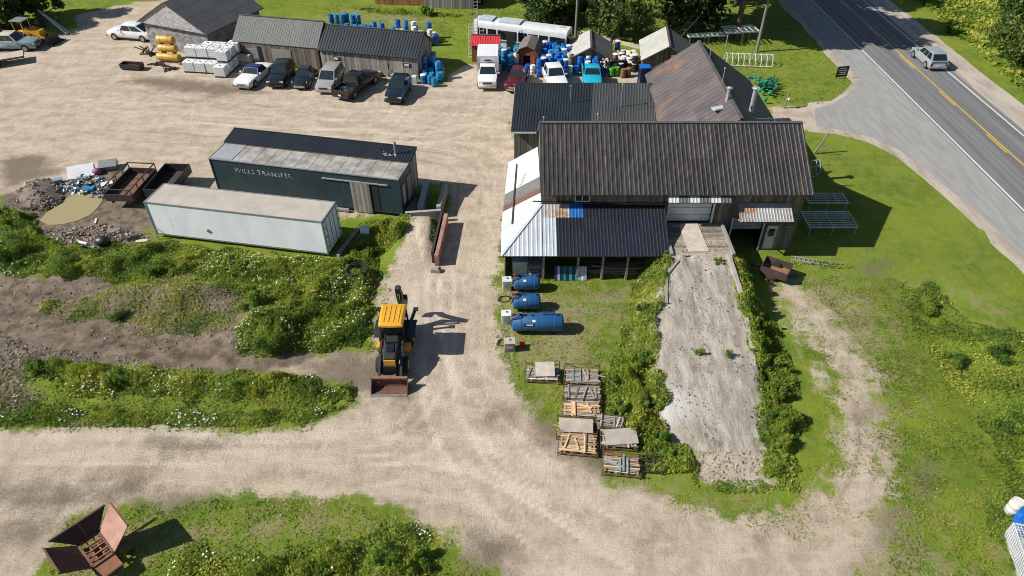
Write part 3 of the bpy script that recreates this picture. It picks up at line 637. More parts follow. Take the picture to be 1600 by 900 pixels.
wall(barn, 'front_wall', (BX0, BYF), (BX1, BYF), 0, zw, 'old_wood', O, 0.22, frontholes)
gz = lambda y: BZR-0.12-abs(y-BYR)*sl
wall(barn, 'gable_wall', (BX1, BYF), (BX1, BYB), 0, lambda t: gz(lerp(BYF, BYB, t)), 'old_wood', O)
wall(barn, 'gable_wall', (BX0, BYB), (BX0, BYF), 0, lambda t: gz(lerp(BYB, BYF, t)), 'old_wood', O)
wall(barn, 'back_wall', (BX1, BYB), (BX0, BYB), 0, zw, 'old_wood', O, 0.4)
window(barn, (4.76, BYF-0.03, 4.4), 0.95, 0.66, O)
wbox(((10.75+13.75)/2, 40.35, 3.42), (2.98, 0.05, 2.24), O).build('dock_door', 'white_paint', barn)
dd = barn.children[-1]
for k in range(4): wbox((12.25, 40.30, 2.32+0.56*k+0.27), (2.92, 0.05, 0.50), O).build('door_panel', 'paint_palesilver' if k == 9 else 'white_paint', dd)
for x in (10.70, 13.80): wbox((x, 40.06, 3.4), (0.12, 0.12, 2.3), O).build('door_post', 'white_paint', barn)
# dark room behind the lower opening
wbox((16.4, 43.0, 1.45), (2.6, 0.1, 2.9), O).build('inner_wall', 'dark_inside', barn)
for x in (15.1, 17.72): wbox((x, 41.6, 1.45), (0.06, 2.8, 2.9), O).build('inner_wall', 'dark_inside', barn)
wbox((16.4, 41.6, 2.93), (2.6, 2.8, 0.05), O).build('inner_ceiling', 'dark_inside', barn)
b = MB()
for k in range(3): b.box(W((16.4, 40.25, 2.45-0.32*k), O), (2.2, 0.04, 0.30))
b.build('roller_door', 'paint_palesilver', barn)
for s in (-1, 1): MB().bar(W((16.4+s*1.12, 40.0, 2.75), O), W((16.4+s*1.12, 39.98, 0), O), 0.09).build('door_post', 'white_paint', barn)
d = wbox((18.25, 40.12, 1.03), (0.74, 0.06, 2.0), O).build('side_door', 'white_paint', barn)
wbox((18.25, 40.07, 1.45), (0.42, 0.03, 0.62), O).build('pane', 'glass', d); wbox((18.53, 40.06, 0.95), (0.05, 0.06, 0.12), O).build('handle', 'steel', d)
for dx, sx in ((-0.42, 0.08), (0.42, 0.08)): wbox((18.25+dx, 40.08, 1.03), (sx, 0.1, 2.06), O).build('door_frame', 'grey_wood', barn)
# steps of slats on the right corner, awnings
b = MB()
for k in range(5): b.box(W((19.2, 39.95-0.06*k, 2.95-0.16*k), O), (0.95, 0.22, 0.03))
b.build('slatted_vent', 'grey_wood', barn)
AW = ['roof_white', 'roof_grey', 'roof_white', 'roof_grey', 'roof_white', 'roof_grey']
roof(barn, 'dock_awning', (10.45, 40.05, 4.95), (14.65, 40.05, 4.95), (14.65, 39.25, 4.45), (10.45, 39.25, 4.45), lambda u, r: AW[min(5, int(u/0.7))], O, 0.7, 1, 0.23)
roof(barn, 'rusty_awning', (15.35, 40.05, 3.9), (18.95, 40.05, 3.9), (18.95, 38.75, 3.25), (15.35, 38.75, 3.25), lambda u, r: 'roof_galv', O, 0.6, 1, 0.2)
for x in (15.45, 18.85): MB().bar(W((x, 38.85, 3.22), O), W((x, 40.05, 2.75), O), 0.07).build('awning_brace', 'grey_wood', barn)
# front lean-to on posts
LT, LB, LZT, LZB = 40.02, 36.4, 3.8, 2.15
def ltm(u, r):
    x = u+2.05
    if r == 0: return 'roof_galv' if x < 3.6 else ('roof_blue' if x < 4.5 else 'roof_black')
    return 'roof_white' if x < 2.95 else 'roof_black'
roof(barn, 'lean_to_roof', (2.05, LT, LZT), (10.4, LT, LZT), (10.4, LB, LZB), (2.05, LB, LZB), ltm, O, 0.9, 4, 0.225, 0.025)
for x in (2.1, 4.4, 6.05, 7.7, 10.2):
    MB().bar(W((x, LB+0.25, 0), O), W((x, LB+0.25, LZB-0.02), O), 0.14).build('post', 'grey_wood', barn)
MB().bar(W((-0.6, LB+0.2, LZB-0.07), O), W((10.35, LB+0.2, LZB-0.07), O), 0.09, 0.16).build('beam', 'pale_board', barn)
MB().bar(W((6.9, LT-0.03, LZT+0.14), O), W((10.6, LT-0.03, LZT+0.12), O), 0.10).build('flashing', 'rust', barn)
MB().bar(W((1.4, LT-0.03, LZT+0.32), O), W((6.9, LT-0.03, LZT+0.14), O), 0.07).build('gutter', 'black_steel', barn)
# side lean-to, patched in white, grey and brown, with a hipped front
def slm(u, r):
    y = 48.1-u
    return 'roof_white' if y > 43.2 else ('roof_grey' if y > 41.6 else ('roof_redbrown' if y > 40.7 else 'roof_white'))
EX = -0.7
roof(barn, 'side_lean_to_roof', (2.02, 48.1, LZT), (2.02, LT, LZT), (EX, LT, LZB), (-0.25, 48.6, LZB), slm, O, 0.8, 1, 0.27, 0.02)
roof(barn, 'side_lean_to_roof', (2.02, LT, LZT), (EX, LB, LZB), (EX, LB, LZB), (EX, LT, LZB), 'roof_white', O, 0.9, 1, 0.3, 0.02)
roof(barn, 'side_lean_to_roof', (EX, LB, LZB), (2.02, LT, LZT), (2.02, LB, LZB), (EX, LB, LZB), 'roof_white', O, 0.9, 1, 0.3, 0.02)
MB().bar(W((EX-0.02, LB-0.02, LZB+0.08), O), W((2.02, LT, LZT+0.09), O), 0.18, 0.04).build('hip_cap', 'roof_white', barn)
MB().bar(W((0.35, 47.3, 2.75), O), W((0.0, 39.4, 2.72), O), 0.10).build('roof_pole', 'rust_dark', barn)
wall(barn, 'side_lean_to_wall', (EX+0.35, 48.2), (EX+0.2, LB+0.3), 0, lambda t: LZB-0.08, 'grey_wood', O, 0.25)
# rear wing with the rusty roof
WX, WZ, WE = 16.0, 7.75, 4.75
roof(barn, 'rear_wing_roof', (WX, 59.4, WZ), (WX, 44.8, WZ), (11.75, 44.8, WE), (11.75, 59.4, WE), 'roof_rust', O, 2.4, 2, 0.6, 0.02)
roof(barn, 'rear_wing_roof', (WX, 59.4, WZ), (WX, 44.8, WZ), (21.3, 46.5, 4.0), (21.3, 60.0, 4.0), 'roof_shaded', O, 2.4, 1, 0.6, 0.02)
MB().bar(W((WX, 44.8, WZ+0.08), O), W((WX, 59.45, WZ+0.08), O), 0.26, 0.05).build('ridge_cap', 'roof_grey', barn)
wall(barn, 'rear_wing_wall', (12.0, 59.2), (12.0, 48.9), 0, lambda t: WE+0.1, 'old_wood', O, 0.3)
wall(barn, 'rear_wing_wall', (20.0, 48.9), (20.0, 59.2), 0, lambda t: WE+0.1, 'old_wood', O, 0.3)
wall(barn, 'rear_wing_wall', (20.0, 59.2), (12.0, 59.2), 0, lambda t: WE+0.1+(WZ-WE-0.2)*(1-abs(2*t-1)), 'old_wood', O, 0.3)
# dark ribbed wing
roof(barn, 'low_wing_roof', (0.3, 57.0, 5.0), (12.6, 57.0, 5.0), (12.0, 52.1, 2.9), (-0.1, 52.1, 2.9), lambda u, r: 'roof_dark' if u < 6.6 else 'roof_slate', O, 0.95, 2, 0.24)
roof(barn, 'low_wing_roof', (0.3, 57.0, 5.0), (12.6, 57.0, 5.0), (12.0, 61.3, 3.1), (0.1, 61.3, 3.1), 'roof_dark', O, 3.0, 1, 0.6)
wall(barn, 'low_wing_wall', (0.2, 52.5), (12.0, 52.5), 0, lambda t: 2.95, 'grey_wood', O, 0.22)
wall(barn, 'low_wing_wall', (0.2, 61.0), (0.2, 52.5), 0, lambda t: 2.95+1.9*(1-abs(2*t-1)), 'grey_wood', O, 0.3)
wall(barn, 'low_wing_wall', (12.0, 61.0), (0.2, 61.0), 0, lambda t: 3.0, 'grey_wood', O, 0.4)
MB().bar(W((-0.1, 52.08, 2.93), O), W((2.0, 52.08, 2.93), O), 0.06, 0.14).build('fascia', 'white_paint', barn)
# stove pipes, vents, aerials and the rail on the far corner
def pipe(x, y, z, h, r, cap=True):
    b = MB().cyl(W((x, y, z-0.3), O), W((x, y, z+h), O), r, n=10)
    if cap: b.cyl(W((x, y, z+h+0.02), O), W((x, y, z+h+0.06), O), r*1.9, n=10).cyl(W((x, y, z+h), O), W((x, y, z+h+0.1), O), r*1.3, r*0.9, n=10)
    return b.build('stove_pipe', 'galv' if r > 0.1 else 'steel', barn, 40)
pipe(15.75, 48.0, 7.6, 1.0, 0.12); pipe(17.9, 48.6, 6.4, 1.9, 0.16); MB().box(W((15.1, 47.4, 7.35), O), (1.0, 0.5, 0.12), Matrix.Rotation(0.35, 3, 'Z')).build('flashing', 'roof_white', barn)
for x, y, z, h in ((15.9, 50.4, 7.8, 1.3), (2.2, 44.5, 7.7, 0.35), (5.9, 44.5, 7.7, 0.6), (13.5, 44.5, 7.7, 0.3), (18.2, 44.5, 7.7, 0.3), (4.9, 55.0, 4.2, 1.5), (9.1, 54.6, 4.0, 2.0), (16.1, 55.6, 7.8, 0.7)):
    b = MB().cyl(W((x, y, z-0.2), O), W((x, y, z+h), O), 0.025, n=6); b.ell(W((x, y, z+h), O), (0.07, 0.07, 0.07), 8, 5); b.build('aerial', 'galv', barn)
pts = [(13.2+1.0*math.sin(k/9*3.1), 44.45-0.55*math.sin(k/9*3.1)-0.02*k, 7.66-0.28*math.sin(k/9*3.1)+0.07) for k in range(10)]
pts = [(11.9+k*0.38, 44.3-0.9*math.sin(math.pi*k/9), 7.72-0.53*0.9*math.sin(math.pi*k/9)+0.02) for k in range(10)]
MB().tube([W(p, O) for p in pts], 0.025, 5).build('cable', 'galv', barn)
b = MB()
for z in (8.15, 8.5): b.bar(W((16.6, 47.6, z-2.1), O), W((20.0, 47.6, z-2.1), O), 0.05)
for x in (16.6, 18.0, 19.0, 20.0): b.bar(W((x, 47.6, 5.6), O), W((x, 47.6, 6.5), O), 0.06)
b.build('roof_rail', 'steel', barn)
# loading deck of planks
deck = thing('loading_deck', 'weathered plank loading deck between the ramp and the white dock door', 'deck', (12.45, 38.2, 0))
Od = (12.45, 38.2, 0)
k = 0; y = 36.35
while y < 40.0:
    w = random.uniform(0.19, 0.24); MB().box(W((12.47, y+w/2, DECK_Z-0.03), Od), (4.0+random.uniform(-0.06, 0.06), w-0.012, 0.06), t=random.uniform(-1, 1)).build('plank', 'plank', deck); y += w
for x in (10.6, 12.4, 14.3): MB().bar(W((x, 36.4, DECK_Z-0.16), Od), W((x, 40.0, DECK_Z-0.16), Od), 0.16, 0.2).build('joist', 'old_wood', deck)
for x in (10.6, 12.4, 14.3):
    for yy in (36.6, 39.6): MB().bar(W((x, yy, -0.02), Od), W((x, yy, DECK_Z-0.27), Od), 0.2).build('post', 'old_wood', deck)
MB().box(W((12.25, 38.3, DECK_Z+0.03), Od), (1.35, 3.2, 0.03), Matrix.Rotation(0.03, 3, 'Z')).build('plate', 'pale_board', deck, label='pale bare plywood sheet lying down the middle of the deck')
for x in (10.45, 14.5): MB().bar(W((x, 36.3, DECK_Z+0.09), Od), W((x, 39.8 if x > 12 else 37.4, DECK_Z+0.09), Od), 0.18, 0.18).build('edge_beam', 'grey_wood', deck)
# concrete edge blocks and timbers along the ramp
def ground_block(name, label, a, b, za, zb, w, h, m, cat):
    c = ((a[0]+b[0])/2, (a[1]+b[1])/2, 0); o = MB().bar(W((a[0], a[1], za+h/2), c), W((b[0], b[1], zb+h/2), c), w, h).build(name, m)
    o.location = c; return tag(o, label, cat)
for i, (a, b, w, h, m, lab) in enumerate([((1138, 402), (1160, 470), 0.22, 0.3, 'concrete', 'long concrete kerb along the top right edge of the ramp'), ((1165, 500), (1175, 548), 0.22, 0.25, 'concrete', 'short concrete kerb block halfway down the right edge of the ramp'),
        ((1060, 408), (1040, 432), 0.16, 0.14, 'grey_wood', 'slanting timber at the top left corner of the ramp'), ((1041, 435), (1041, 475), 0.16, 0.14, 'grey_wood', 'straight timber along the left edge of the ramp')]):
    p, q = pz(*a), pz(*b); ground_block('kerb_block' if m == 'concrete' else 'timber', lab, p, q, p.z-0.02, q.z-0.02, w, h, m, 'kerb' if m == 'concrete' else 'timber')

# ------------------------------------------------------------------ long shed with two roofs
def gable_shed(name, label, cat, c, rot, L, Wd, he, hr, wallm, roofm, group=None, deckrows=1, sheet_w=0.95, rib=0.24, over=0.25, roof_over=None, zt=0.0, bw=0.22, holes=(), rh=0.03, piece='roof_sheet', board=True):
    """gabled shed, ridge along local x; c = centre on the ground"""
    t = thing(name, label, cat, c, rot); O0 = (0, 0, 0); hx, hy = L/2, Wd/2; sl_ = (hr-he)/hy; e = over
    for s in (-1, 1):
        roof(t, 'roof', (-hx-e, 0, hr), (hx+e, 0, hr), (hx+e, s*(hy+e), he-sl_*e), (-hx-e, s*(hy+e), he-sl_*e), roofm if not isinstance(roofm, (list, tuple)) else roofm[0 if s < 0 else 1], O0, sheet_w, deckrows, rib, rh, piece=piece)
    MB().bar((-hx-e, 0, hr+0.08), (hx+e, 0, hr+0.08), 0.22, 0.04).build('ridge_cap', 'roof_grey', t)
    gzf = lambda q: he-0.05+(hr-he-0.08)*(1-abs(2*q-1))
    if board:
        wall(t, 'wall', (-hx, -hy), (hx, -hy), 0, lambda q: he-0.02, wallm, O0, bw, holes); wall(t, 'wall', (hx, hy), (-hx, hy), 0, lambda q: he-0.02, wallm, O0, bw*2)
        wall(t, 'gable_wall', (hx, -hy), (hx, hy), 0, gzf, wallm, O0, bw); wall(t, 'gable_wall', (-hx, hy), (-hx, -hy), 0, gzf, wallm, O0, bw)
    return t
# front wall line of the shed on the ground: left end and right end
a, b_ = P(372, 97), P(654, 124); dv = (b_-a); rs = math.atan2(dv.y, dv.x); Ls = dv.length; nv = Vector((-math.sin(rs), math.cos(rs), 0))
mid = P(505, 110); f1 = (mid-a).dot(dv.normalized())
LS = gable_shed('long_shed', 'long low weathered board shed with dark green ribbed roof behind the parked cars', 'shed', a+dv.normalized()*((f1+Ls)/2)+nv*2.4, rs, Ls-f1, 4.8, 2.35, 4.0, 'grey_wood', 'roof_dark', deckrows=1, sheet_w=0.95, rib=0.32, rh=0.04, over=0.2)
LS2 = gable_shed('long_shed', 'older shed with streaky grey roof joining the concrete block building', 'shed', a+dv.normalized()*(f1/2-0.12)+nv*2.4, rs, f1-0.3, 4.8, 2.35, 4.25, 'old_wood', 'roof_weathered', deckrows=1, sheet_w=1.1, rib=0.3, rh=0.015, over=0.05)
for sx in (-3.6, 4.2):
    b = MB().box((sx, -2.45, 1.45), (0.75, 0.05, 0.36)); f = b.build('window', 'black_steel', LS); MB().box((sx, -2.485, 1.45), (0.5, 0.03, 0.22)).build('pane', 'white_paint', f)
MB().box((1.6, -2.43, 0.75), (0.95, 0.06, 1.5)).build('door', 'grey_wood', LS)
MB().box((-2.9, -2.44, 0.85), (1.5, 0.06, 1.7), Matrix.Rotation(0.0, 3, 'Z')).build('door', 'grey_wood', LS2); MB().box((-1.95, -2.44, 1.0), (0.35, 0.05, 2.0)).build('doorway', 'dark_inside', LS2); MB().box((0.6, -2.44, 1.0), (2.2, 0.05, 1.75)).build('door', 'grey_wood', LS2)
lum = thing('lumber_stack', 'pile of pale yellow boards leaning on the old shed wall', 'lumber', a+dv.normalized()*0.6-nv*0.7, rs)
for k in range(6): MB().box((0.4, 0.25-0.05*k, 0.15+0.2*k), (2.2, 0.5, 0.17), t=random.uniform(-1, 1)).build('board', 'pale_board', lum)
# concrete block building with a stucco gable
a, b_ = P(238, 78), P(330, 92); dv = b_-a
gb = thing('block_building', 'grey concrete block building with speckled gable and dark hipped roof', 'building', (0, 0, 0), 0)
c0, c1 = P(237, 73), P(333, 92); d = (c1-c0); rz = math.atan2(d.y, d.x); gb.location = c0+d/2; gb.rotation_euler = (0, 0, rz); Lb = d.length; hb, pk, dp = 3.0, 5.4, 8.5
for k in range(15):                                               # courses of blocks
    zc = 0.2*k+0.1+0.02
    b = MB(); s = -Lb/2 - (0.2 if k % 2 else 0)
    while s < Lb/2:
        e0, e1 = max(s, -Lb/2), min(s+0.4, Lb/2)
        if e1-e0 > 0.05: b.box(((e0+e1)/2, 0.1, zc), (e1-e0-0.01, 0.2+random.uniform(0, 0.006), 0.19), t=random.uniform(-1, 1))
        s += 0.4
    s = 0.2
    while s < dp:
        b.box((Lb/2-0.1, s+0.2, zc), (0.2, 0.39, 0.19), t=random.uniform(-1, 1)); b.box((-Lb/2+0.1, s+0.2, zc), (0.2, 0.39, 0.19), t=random.uniform(-1, 1)); s += 0.4
    b.build('block_course', 'block', gb)
MB().box((0, 0.12, 1.3), (Lb-0.06, 0.14, 2.6)).build('mortar', 'concrete', gb)
MB().slab([(-Lb/2-0.3, -0.35, hb-0.15), (Lb/2+0.3, -0.35, hb-0.15), (0, -0.35, pk+0.05)], 0.2).build('gable', 'stucco', gb)
for s in (-1, 1):
    roof(gb, 'roof', (0, -0.5, pk+0.12), (0, dp+0.4, pk+0.12), (s*(Lb/2+0.55), dp+0.4, hb-0.15), (s*(Lb/2+0.55), -0.5, hb-0.15), 'shingle_grey', (0, 0, 0), 1.0, 4, 1.0, 0.004, piece='shingle_strip')
# far barn and sheds at the top edge of the view
gable_shed('far_barn', 'dark grey gabled barn behind the block building at the top edge', 'barn', P(395, -12)+Vector((0, 3.0, 0)), R(-8), 13, 9, 3.4, 6.5, 'grey_wood', 'roof_weathered', sheet_w=1.2, rib=0.4)
gable_shed('grey_shed', 'grey board shed standing at the end of the red-brown fence', 'shed', P(703, 14)+Vector((0, 2.2, 0)), R(-6), 6.2, 4.2, 3.2, 4.6, 'grey_wood', 'roof_weathered', sheet_w=1.2, rib=0.4)
fc = thing('wood_fence', 'red-brown vertical board fence at the top edge of the lawn', 'fence', P(628, 8), R(-6))
for k in range(34): MB().box((-3.4+0.2*k, 0, 0.9), (0.17, 0.03, 1.8+random.uniform(-0.04, 0.04)), t=random.uniform(-1, 1)).build('board', 'fence_wood', fc)
for z in (0.5, 1.4): MB().box((0, 0.05, z), (6.9, 0.05, 0.1)).build('rail', 'fence_wood', fc)
# garden sheds in the drum yard
def px_shed(name, label, front_c, rot, L, Wd, he, hr, wallm, roofm, **k):
    """shed whose gable faces the camera: local +x points away from it"""
    c = P(*front_c); ax = Vector((math.cos(rot), math.sin(rot), 0)); return gable_shed(name, label, 'shed', c+ax*(L/2), rot, L, Wd, he, hr, wallm, roofm, **k)
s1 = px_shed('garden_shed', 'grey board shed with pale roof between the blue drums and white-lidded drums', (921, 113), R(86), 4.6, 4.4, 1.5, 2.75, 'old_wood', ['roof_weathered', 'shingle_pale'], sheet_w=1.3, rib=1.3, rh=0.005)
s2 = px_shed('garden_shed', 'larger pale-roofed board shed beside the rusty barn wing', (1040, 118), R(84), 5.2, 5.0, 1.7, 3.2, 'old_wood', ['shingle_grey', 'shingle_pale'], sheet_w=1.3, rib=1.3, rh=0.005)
MB().box((-2.68, -0.6, 2.0), (0.04, 0.62, 0.45)).build('sign_plate', 'paint_palesilver', s2)
s3 = gable_shed('red_shed', 'small red-roofed playhouse shed behind the white box truck', 'shed', P(760, 96)+Vector((0, 0.8, 0)), R(-5), 2.9, 2.1, 1.9, 2.55, 'red_board', 'roof_red', sheet_w=0.9, rib=0.3, rh=0.02, over=0.15)
# barrel-roofed brown shed
bs = thing('barrel_roof_shed', 'small red-brown shed with rounded brown shingle roof and open door', 'shed', P(823, 112), R(80))
prof = [(-1.25, 1.75), (-0.8, 2.45), (0, 2.8), (0.8, 2.45), (1.25, 1.75)]
for k in range(4):
    (y0, z0), (y1, z1) = prof[k], prof[k+1]
    for j in range(4): MB().slab([(-0.2+0.85*j, y0, z0+0.03), (-0.2+0.85*(j+1)-0.01, y0, z0+0.03), (-0.2+0.85*(j+1)-0.01, y1, z1+0.03), (-0.2+0.85*j, y1, z1+0.03)][::-1], -0.05).build('roof_sheet', 'shingle_brown', bs)
b = MB()
for k in range(12):
    y = -1.15+0.2*k; zt = np.interp(y+0.05, [p[0] for p in prof], [p[1] for p in prof])-0.05
    if -0.45 < y < 0.30: b.box((0.03, y+0.05, (1.75+zt)/2), (0.06, 0.19, max(0.1, zt-1.75)), t=random.uniform(-1, 1))
    else: b.box((0.03, y+0.05, zt/2), (0.06, 0.19, zt), t=random.uniform(-1, 1))
    b.box((3.1, y+0.05, zt/2), (0.06, 0.19, zt), t=random.uniform(-1, 1))
for s in (-1, 1): b.box((1.55, s*1.2, 0.88), (3.1, 0.05, 1.76))
b.build('wall', 'red_board', bs); MB().box((-0.02, -0.6, 0.85), (0.04, 0.5, 1.6)).build('door', 'red_board', bs); MB().box((0.4, 0, 0.9), (0.05, 0.9, 1.75)).build('inside', 'dark_inside', bs)
# ------------------------------------------------------------------ vehicles
def wheel(parent, x, y, r, w, rim='rim', tn='tyre'):
    s = 1 if y > 0 else -1
    t = MB().lathe([(r*0.55, -w/2), (r*0.92, -w/2), (r, -w*0.35), (r, w*0.35), (r*0.92, w/2), (r*0.55, w/2)], 18, Matrix.Rotation(math.pi/2, 3, 'X'), c=(x, y-s*w/2, r)).build('wheel', 'tyre', parent, 40)
    b = MB().lathe([(0.02, -0.01), (r*0.60, 0.0), (r*0.62, 0.015), (r*0.45, 0.01), (r*0.2, 0.03), (0.02, 0.035)], 14, Matrix.Rotation(-s*math.pi/2, 3, 'X'), c=(x, y+s*0.005, r))
    b.build('rim', rim, t, 40); return t
def ring(x, w, zb, zt, crown=0.03, sh=0.14):
    """body cross-section with rounded shoulders"""
    q = [(w*0.93, zb), (w*0.99, zb+0.10), (w, lerp(zb, zt, 0.5)), (w*0.985, zt-sh), (w*0.93, zt-sh*0.25), (w*0.80, zt), (w*0.4, zt+crown)]
    return [(x, y, z) for y, z in q] + [(x, -y, z) for y, z in q[::-1]]
def inset(q, f0, f1, g0, g1, n, e=0.006):
    """sub-quad of quad q=(a,b,c,d), offset outwards along n"""
    a, b, c, d = [Vector(p) for p in q]
    pt = lambda u, v: (a.lerp(b, u)).lerp(d.lerp(c, u), v)+n*e
    return [pt(f0, g0), pt(f1, g0), pt(f1, g1), pt(f0, g1)]
def pane(parent, q, u0, u1, v0, v1, out, name='window', m='glass'):
    a, b, c, d = [Vector(p) for p in q]; n = (b-a).cross(d-a).normalized()
    if n.dot(Vector(out)) < 0: n = -n
    pts = inset(q, u0, u1, v0, v1, n, 0.012)
    nn = (pts[1]-pts[0]).cross(pts[2]-pts[0])
    if nn.dot(n) < 0: pts = pts[::-1]
    return MB().slab(pts, 0.016).build(name, m, parent)
def car(name, label, cat, front, rear, s, group=None, loc=None):
    """s: L W H hood belt trunk zb; xw xrf xrr xrw = windscreen base, roof front, roof rear, rear window base (m from the centre); paint, roof paint"""
    if loc: pos, rz = loc
    else: pos, rz = fr(front, rear)
    t = thing(name, label, cat, pos, rz, group); L, Wd, H = s['L']/2, s['W']/2, s['H']; zb = s.get('zb', 0.26); hd, bt, tk = s['hood'], s['belt'], s['trunk']; pt = s['paint']
    xw, xrf, xrr, xrw = s['x']; bed = s.get('bed'); rd = s.get('round', 0.0)
    st = [(L, Wd*(0.78-rd*0.3), hd-0.28-rd*0.15), (L-0.07, Wd*(0.90-rd*0.2), hd-0.14-rd*0.05), (L-0.35, Wd*(0.97-rd*0.1), hd-0.05), (L-0.9, Wd, hd), (xw+0.05, Wd, bt), ((xw+xrw)/2, Wd, bt)]
    if bed: st += [(xrw, Wd, bt), (xrw-0.03, Wd*0.98, 0.72), (-L+0.03, Wd*0.98, 0.72)]
    else: st += [(xrw, Wd, bt), (min(xrw-0.15, -L+0.5), Wd*0.98, tk), (-L+0.1, Wd*(0.93-rd*0.25), tk-0.1-rd*0.25), (-L, Wd*(0.85-rd*0.3), tk-0.3-rd*0.3)]
    body = MB().loft([ring(x, w, zb, z) for x, w, z in st]).build('body', pt, t, 35)
    if bed:
        b = MB(); bl = xrw-0.06+L; bx = (xrw-0.06-L)/2
        for sd in (-1, 1): b.box((bx, sd*(Wd-0.05), 0.88), (bl, 0.08, 0.40)); b.box((bx, sd*(Wd-0.07), 1.09), (bl, 0.13, 0.03))
        b.box((-L+0.06, 0, 0.88), (0.06, 2*Wd-0.2, 0.40)); b.box((xrw-0.10, 0, 0.88), (0.05, 2*Wd-0.2, 0.40)); b.build('bed', pt, t)
        MB().box((bx, 0, 0.735), (bl-0.16, 2*Wd-0.2, 0.02)).build('bed_floor', s.get('bedm', 'machine_black'), t)
    wb, wt = Wd*0.93, Wd*(0.76-rd*0.05); zb2 = bt-0.02
    dome = 0.04+rd*0.10
    base = [(xw, wb), (xrw, wb), (xrw, -wb), (xw, -wb)]; top = [(xrf, wt), (xrr, wt), (xrr, -wt), (xrf, -wt)]
    def cr(f, lift=0):
        pts = []
        for (bx_, by_), (tx, ty) in zip(base, top): pts.append(Vector((lerp(bx_, tx, f), lerp(by_, ty, f), lerp(zb2, H, f)+lift)))
        return pts
    lo, hi = cr(0), cr(1); xm = (xrf+xrr)/2
    g = MB(); g.loft([lo, hi], caps=False); rp = s.get('roof', pt)
    g.build('cabin', s.get('cabinm', pt), t, 30)
    r0 = [h+Vector((0, 0, 0)) for h in hi]; mid = [Vector((lerp(h.x, xm, 0.12), h.y*0.88, H+dome)) for h in hi]
    MB().loft([r0, mid]).build('roof', rp, t, 50)
    qs = ((lo[3], lo[0], hi[0], hi[3]), (1, 0, 0)), ((lo[1], lo[2], hi[2], hi[1]), (-1, 0, 0))
    pane(t, qs[0][0], 0.05, 0.95, 0.08, 0.94, (1, 0, 0.3), 'windscreen', s.get('screen', 'glass_teal')); pane(t, qs[1][0], 0.07, 0.93, 0.12, 0.92, (-1, 0, 0.3), 'rear_window')
    nw = s.get('side', 2)
    for sd, q in ((1, (lo[0], lo[1], hi[1], hi[0])), (-1, (lo[3], lo[2], hi[2], hi[3]))):
        for k in range(nw): pane(t, q, 0.06+0.88*k/nw+0.015, 0.06+0.88*(k+1)/nw-0.015, 0.12, 0.90, (0, sd, 0.2), 'side_window')
    r = s.get('r', 0.34)
    fx, rx = s.get('wx', (L*0.64, -L*0.60))
    for x in (fx, rx):
        for sd in (-1, 1):
            MB().cyl((x, sd*(Wd*0.5), r+0.02), (x, sd*(Wd+0.006), r+0.02), r*1.14, n=18).build('wheel_arch', s.get('arch', 'machine_black'), t); wheel(t, x, sd*(Wd+0.02), r, 0.22, s.get('rim', 'rim'))
    fe = s.get('fender')
    if fe:
        for x in (fx, rx):
            for sd in (-1, 1): MB().ell((x, sd*(Wd-0.06), r+0.16), (fe*1.0, 0.30, r+0.12), 14, 8).build('fender', pt, t, 60)
    hw = Wd*(0.70-rd*0.25)
    for sd in (-1, 1):
        if s.get('lamp') == 'round': MB().ell((L-0.22, sd*(hw+0.05), hd-0.30), (0.12, 0.12, 0.12), 10, 6).build('headlight', 'headlight', t, 60)
        else: MB().box((L-0.06, sd*hw, hd-0.26), (0.10, 0.36, 0.15)).build('headlight', 'headlight', t)
        MB().box((-L+(0.03 if bed else 0.05), sd*(Wd*0.80 if not bed else Wd-0.06), (0.88 if bed else tk-0.38)), (0.12, 0.18 if not bed else 0.10, 0.24)).build('tail_light', 'tail_light', t)
        if not s.get('lamp'): MB().box((xw-0.18, sd*(Wd+0.10), bt+0.10), (0.12, 0.20, 0.14)).build('mirror', pt, t)
    MB().box((L-0.02, 0, hd-0.32), (0.10, Wd*0.95, 0.16)).build('grille', s.get('grille', 'machine_black'), t)
    bm = s.get('bumper', 'machine_black')
    MB().box((L+0.02, 0, 0.46), (0.14, Wd*1.82*(1-rd*0.3), 0.16)).build('bumper', bm, t); MB().box((-L-0.02, 0, 0.48), (0.14, Wd*1.82*(1-rd*0.3), 0.16)).build('bumper', bm, t)
    MB().box((-L-0.10, 0, 0.66), (0.02, 0.32, 0.15)).build('number_plate', 'white_paint', t)
    return t
SUVS = dict(L=4.6, W=1.86, H=1.66, hood=1.02, belt=1.06, trunk=1.06, x=(0.85, 0.15, -1.75, -2.12), side=3, r=0.36, zb=0.28)
def spec(base, **k): d = dict(base); d.update(k); return d
PK = dict(L=5.6, W=1.95, H=1.80, hood=1.10, belt=1.12, trunk=1.1, x=(1.15, 0.55, -0.85, -1.0), side=2, r=0.38, zb=0.36, bed=True, wx=(1.85, -1.75))
car('classic_convertible', 'white fifties convertible with a blue soft top, leftmost in the shed row', 'car', (379, 141), (418, 109), dict(L=5.3, W=1.98, H=1.42, hood=0.92, belt=0.92, trunk=0.92, x=(0.75, 0.25, -0.75, -1.15), paint='paint_white', roof='paint_navy', cabinm='paint_navy', screen='glass_teal', r=0.35, side=1, bumper='chrome', grille='chrome'))
car('parked_suv', 'black SUV parked beside the white convertible with the blue top', 'car', (432, 139), (450, 112), spec(SUVS, paint='paint_black', bumper='paint_black'))
car('beetle_car', 'small rounded dark green car between the black SUV and the silver minivan', 'car', (469, 142), (488, 117), dict(L=4.0, W=1.62, H=1.46, hood=0.88, belt=0.95, trunk=0.85, x=(0.62, 0.22, -0.75, -1.3), paint='paint_darkgreen', round=0.8, r=0.33, side=2, fender=0.55, lamp='round', bumper='chrome'))
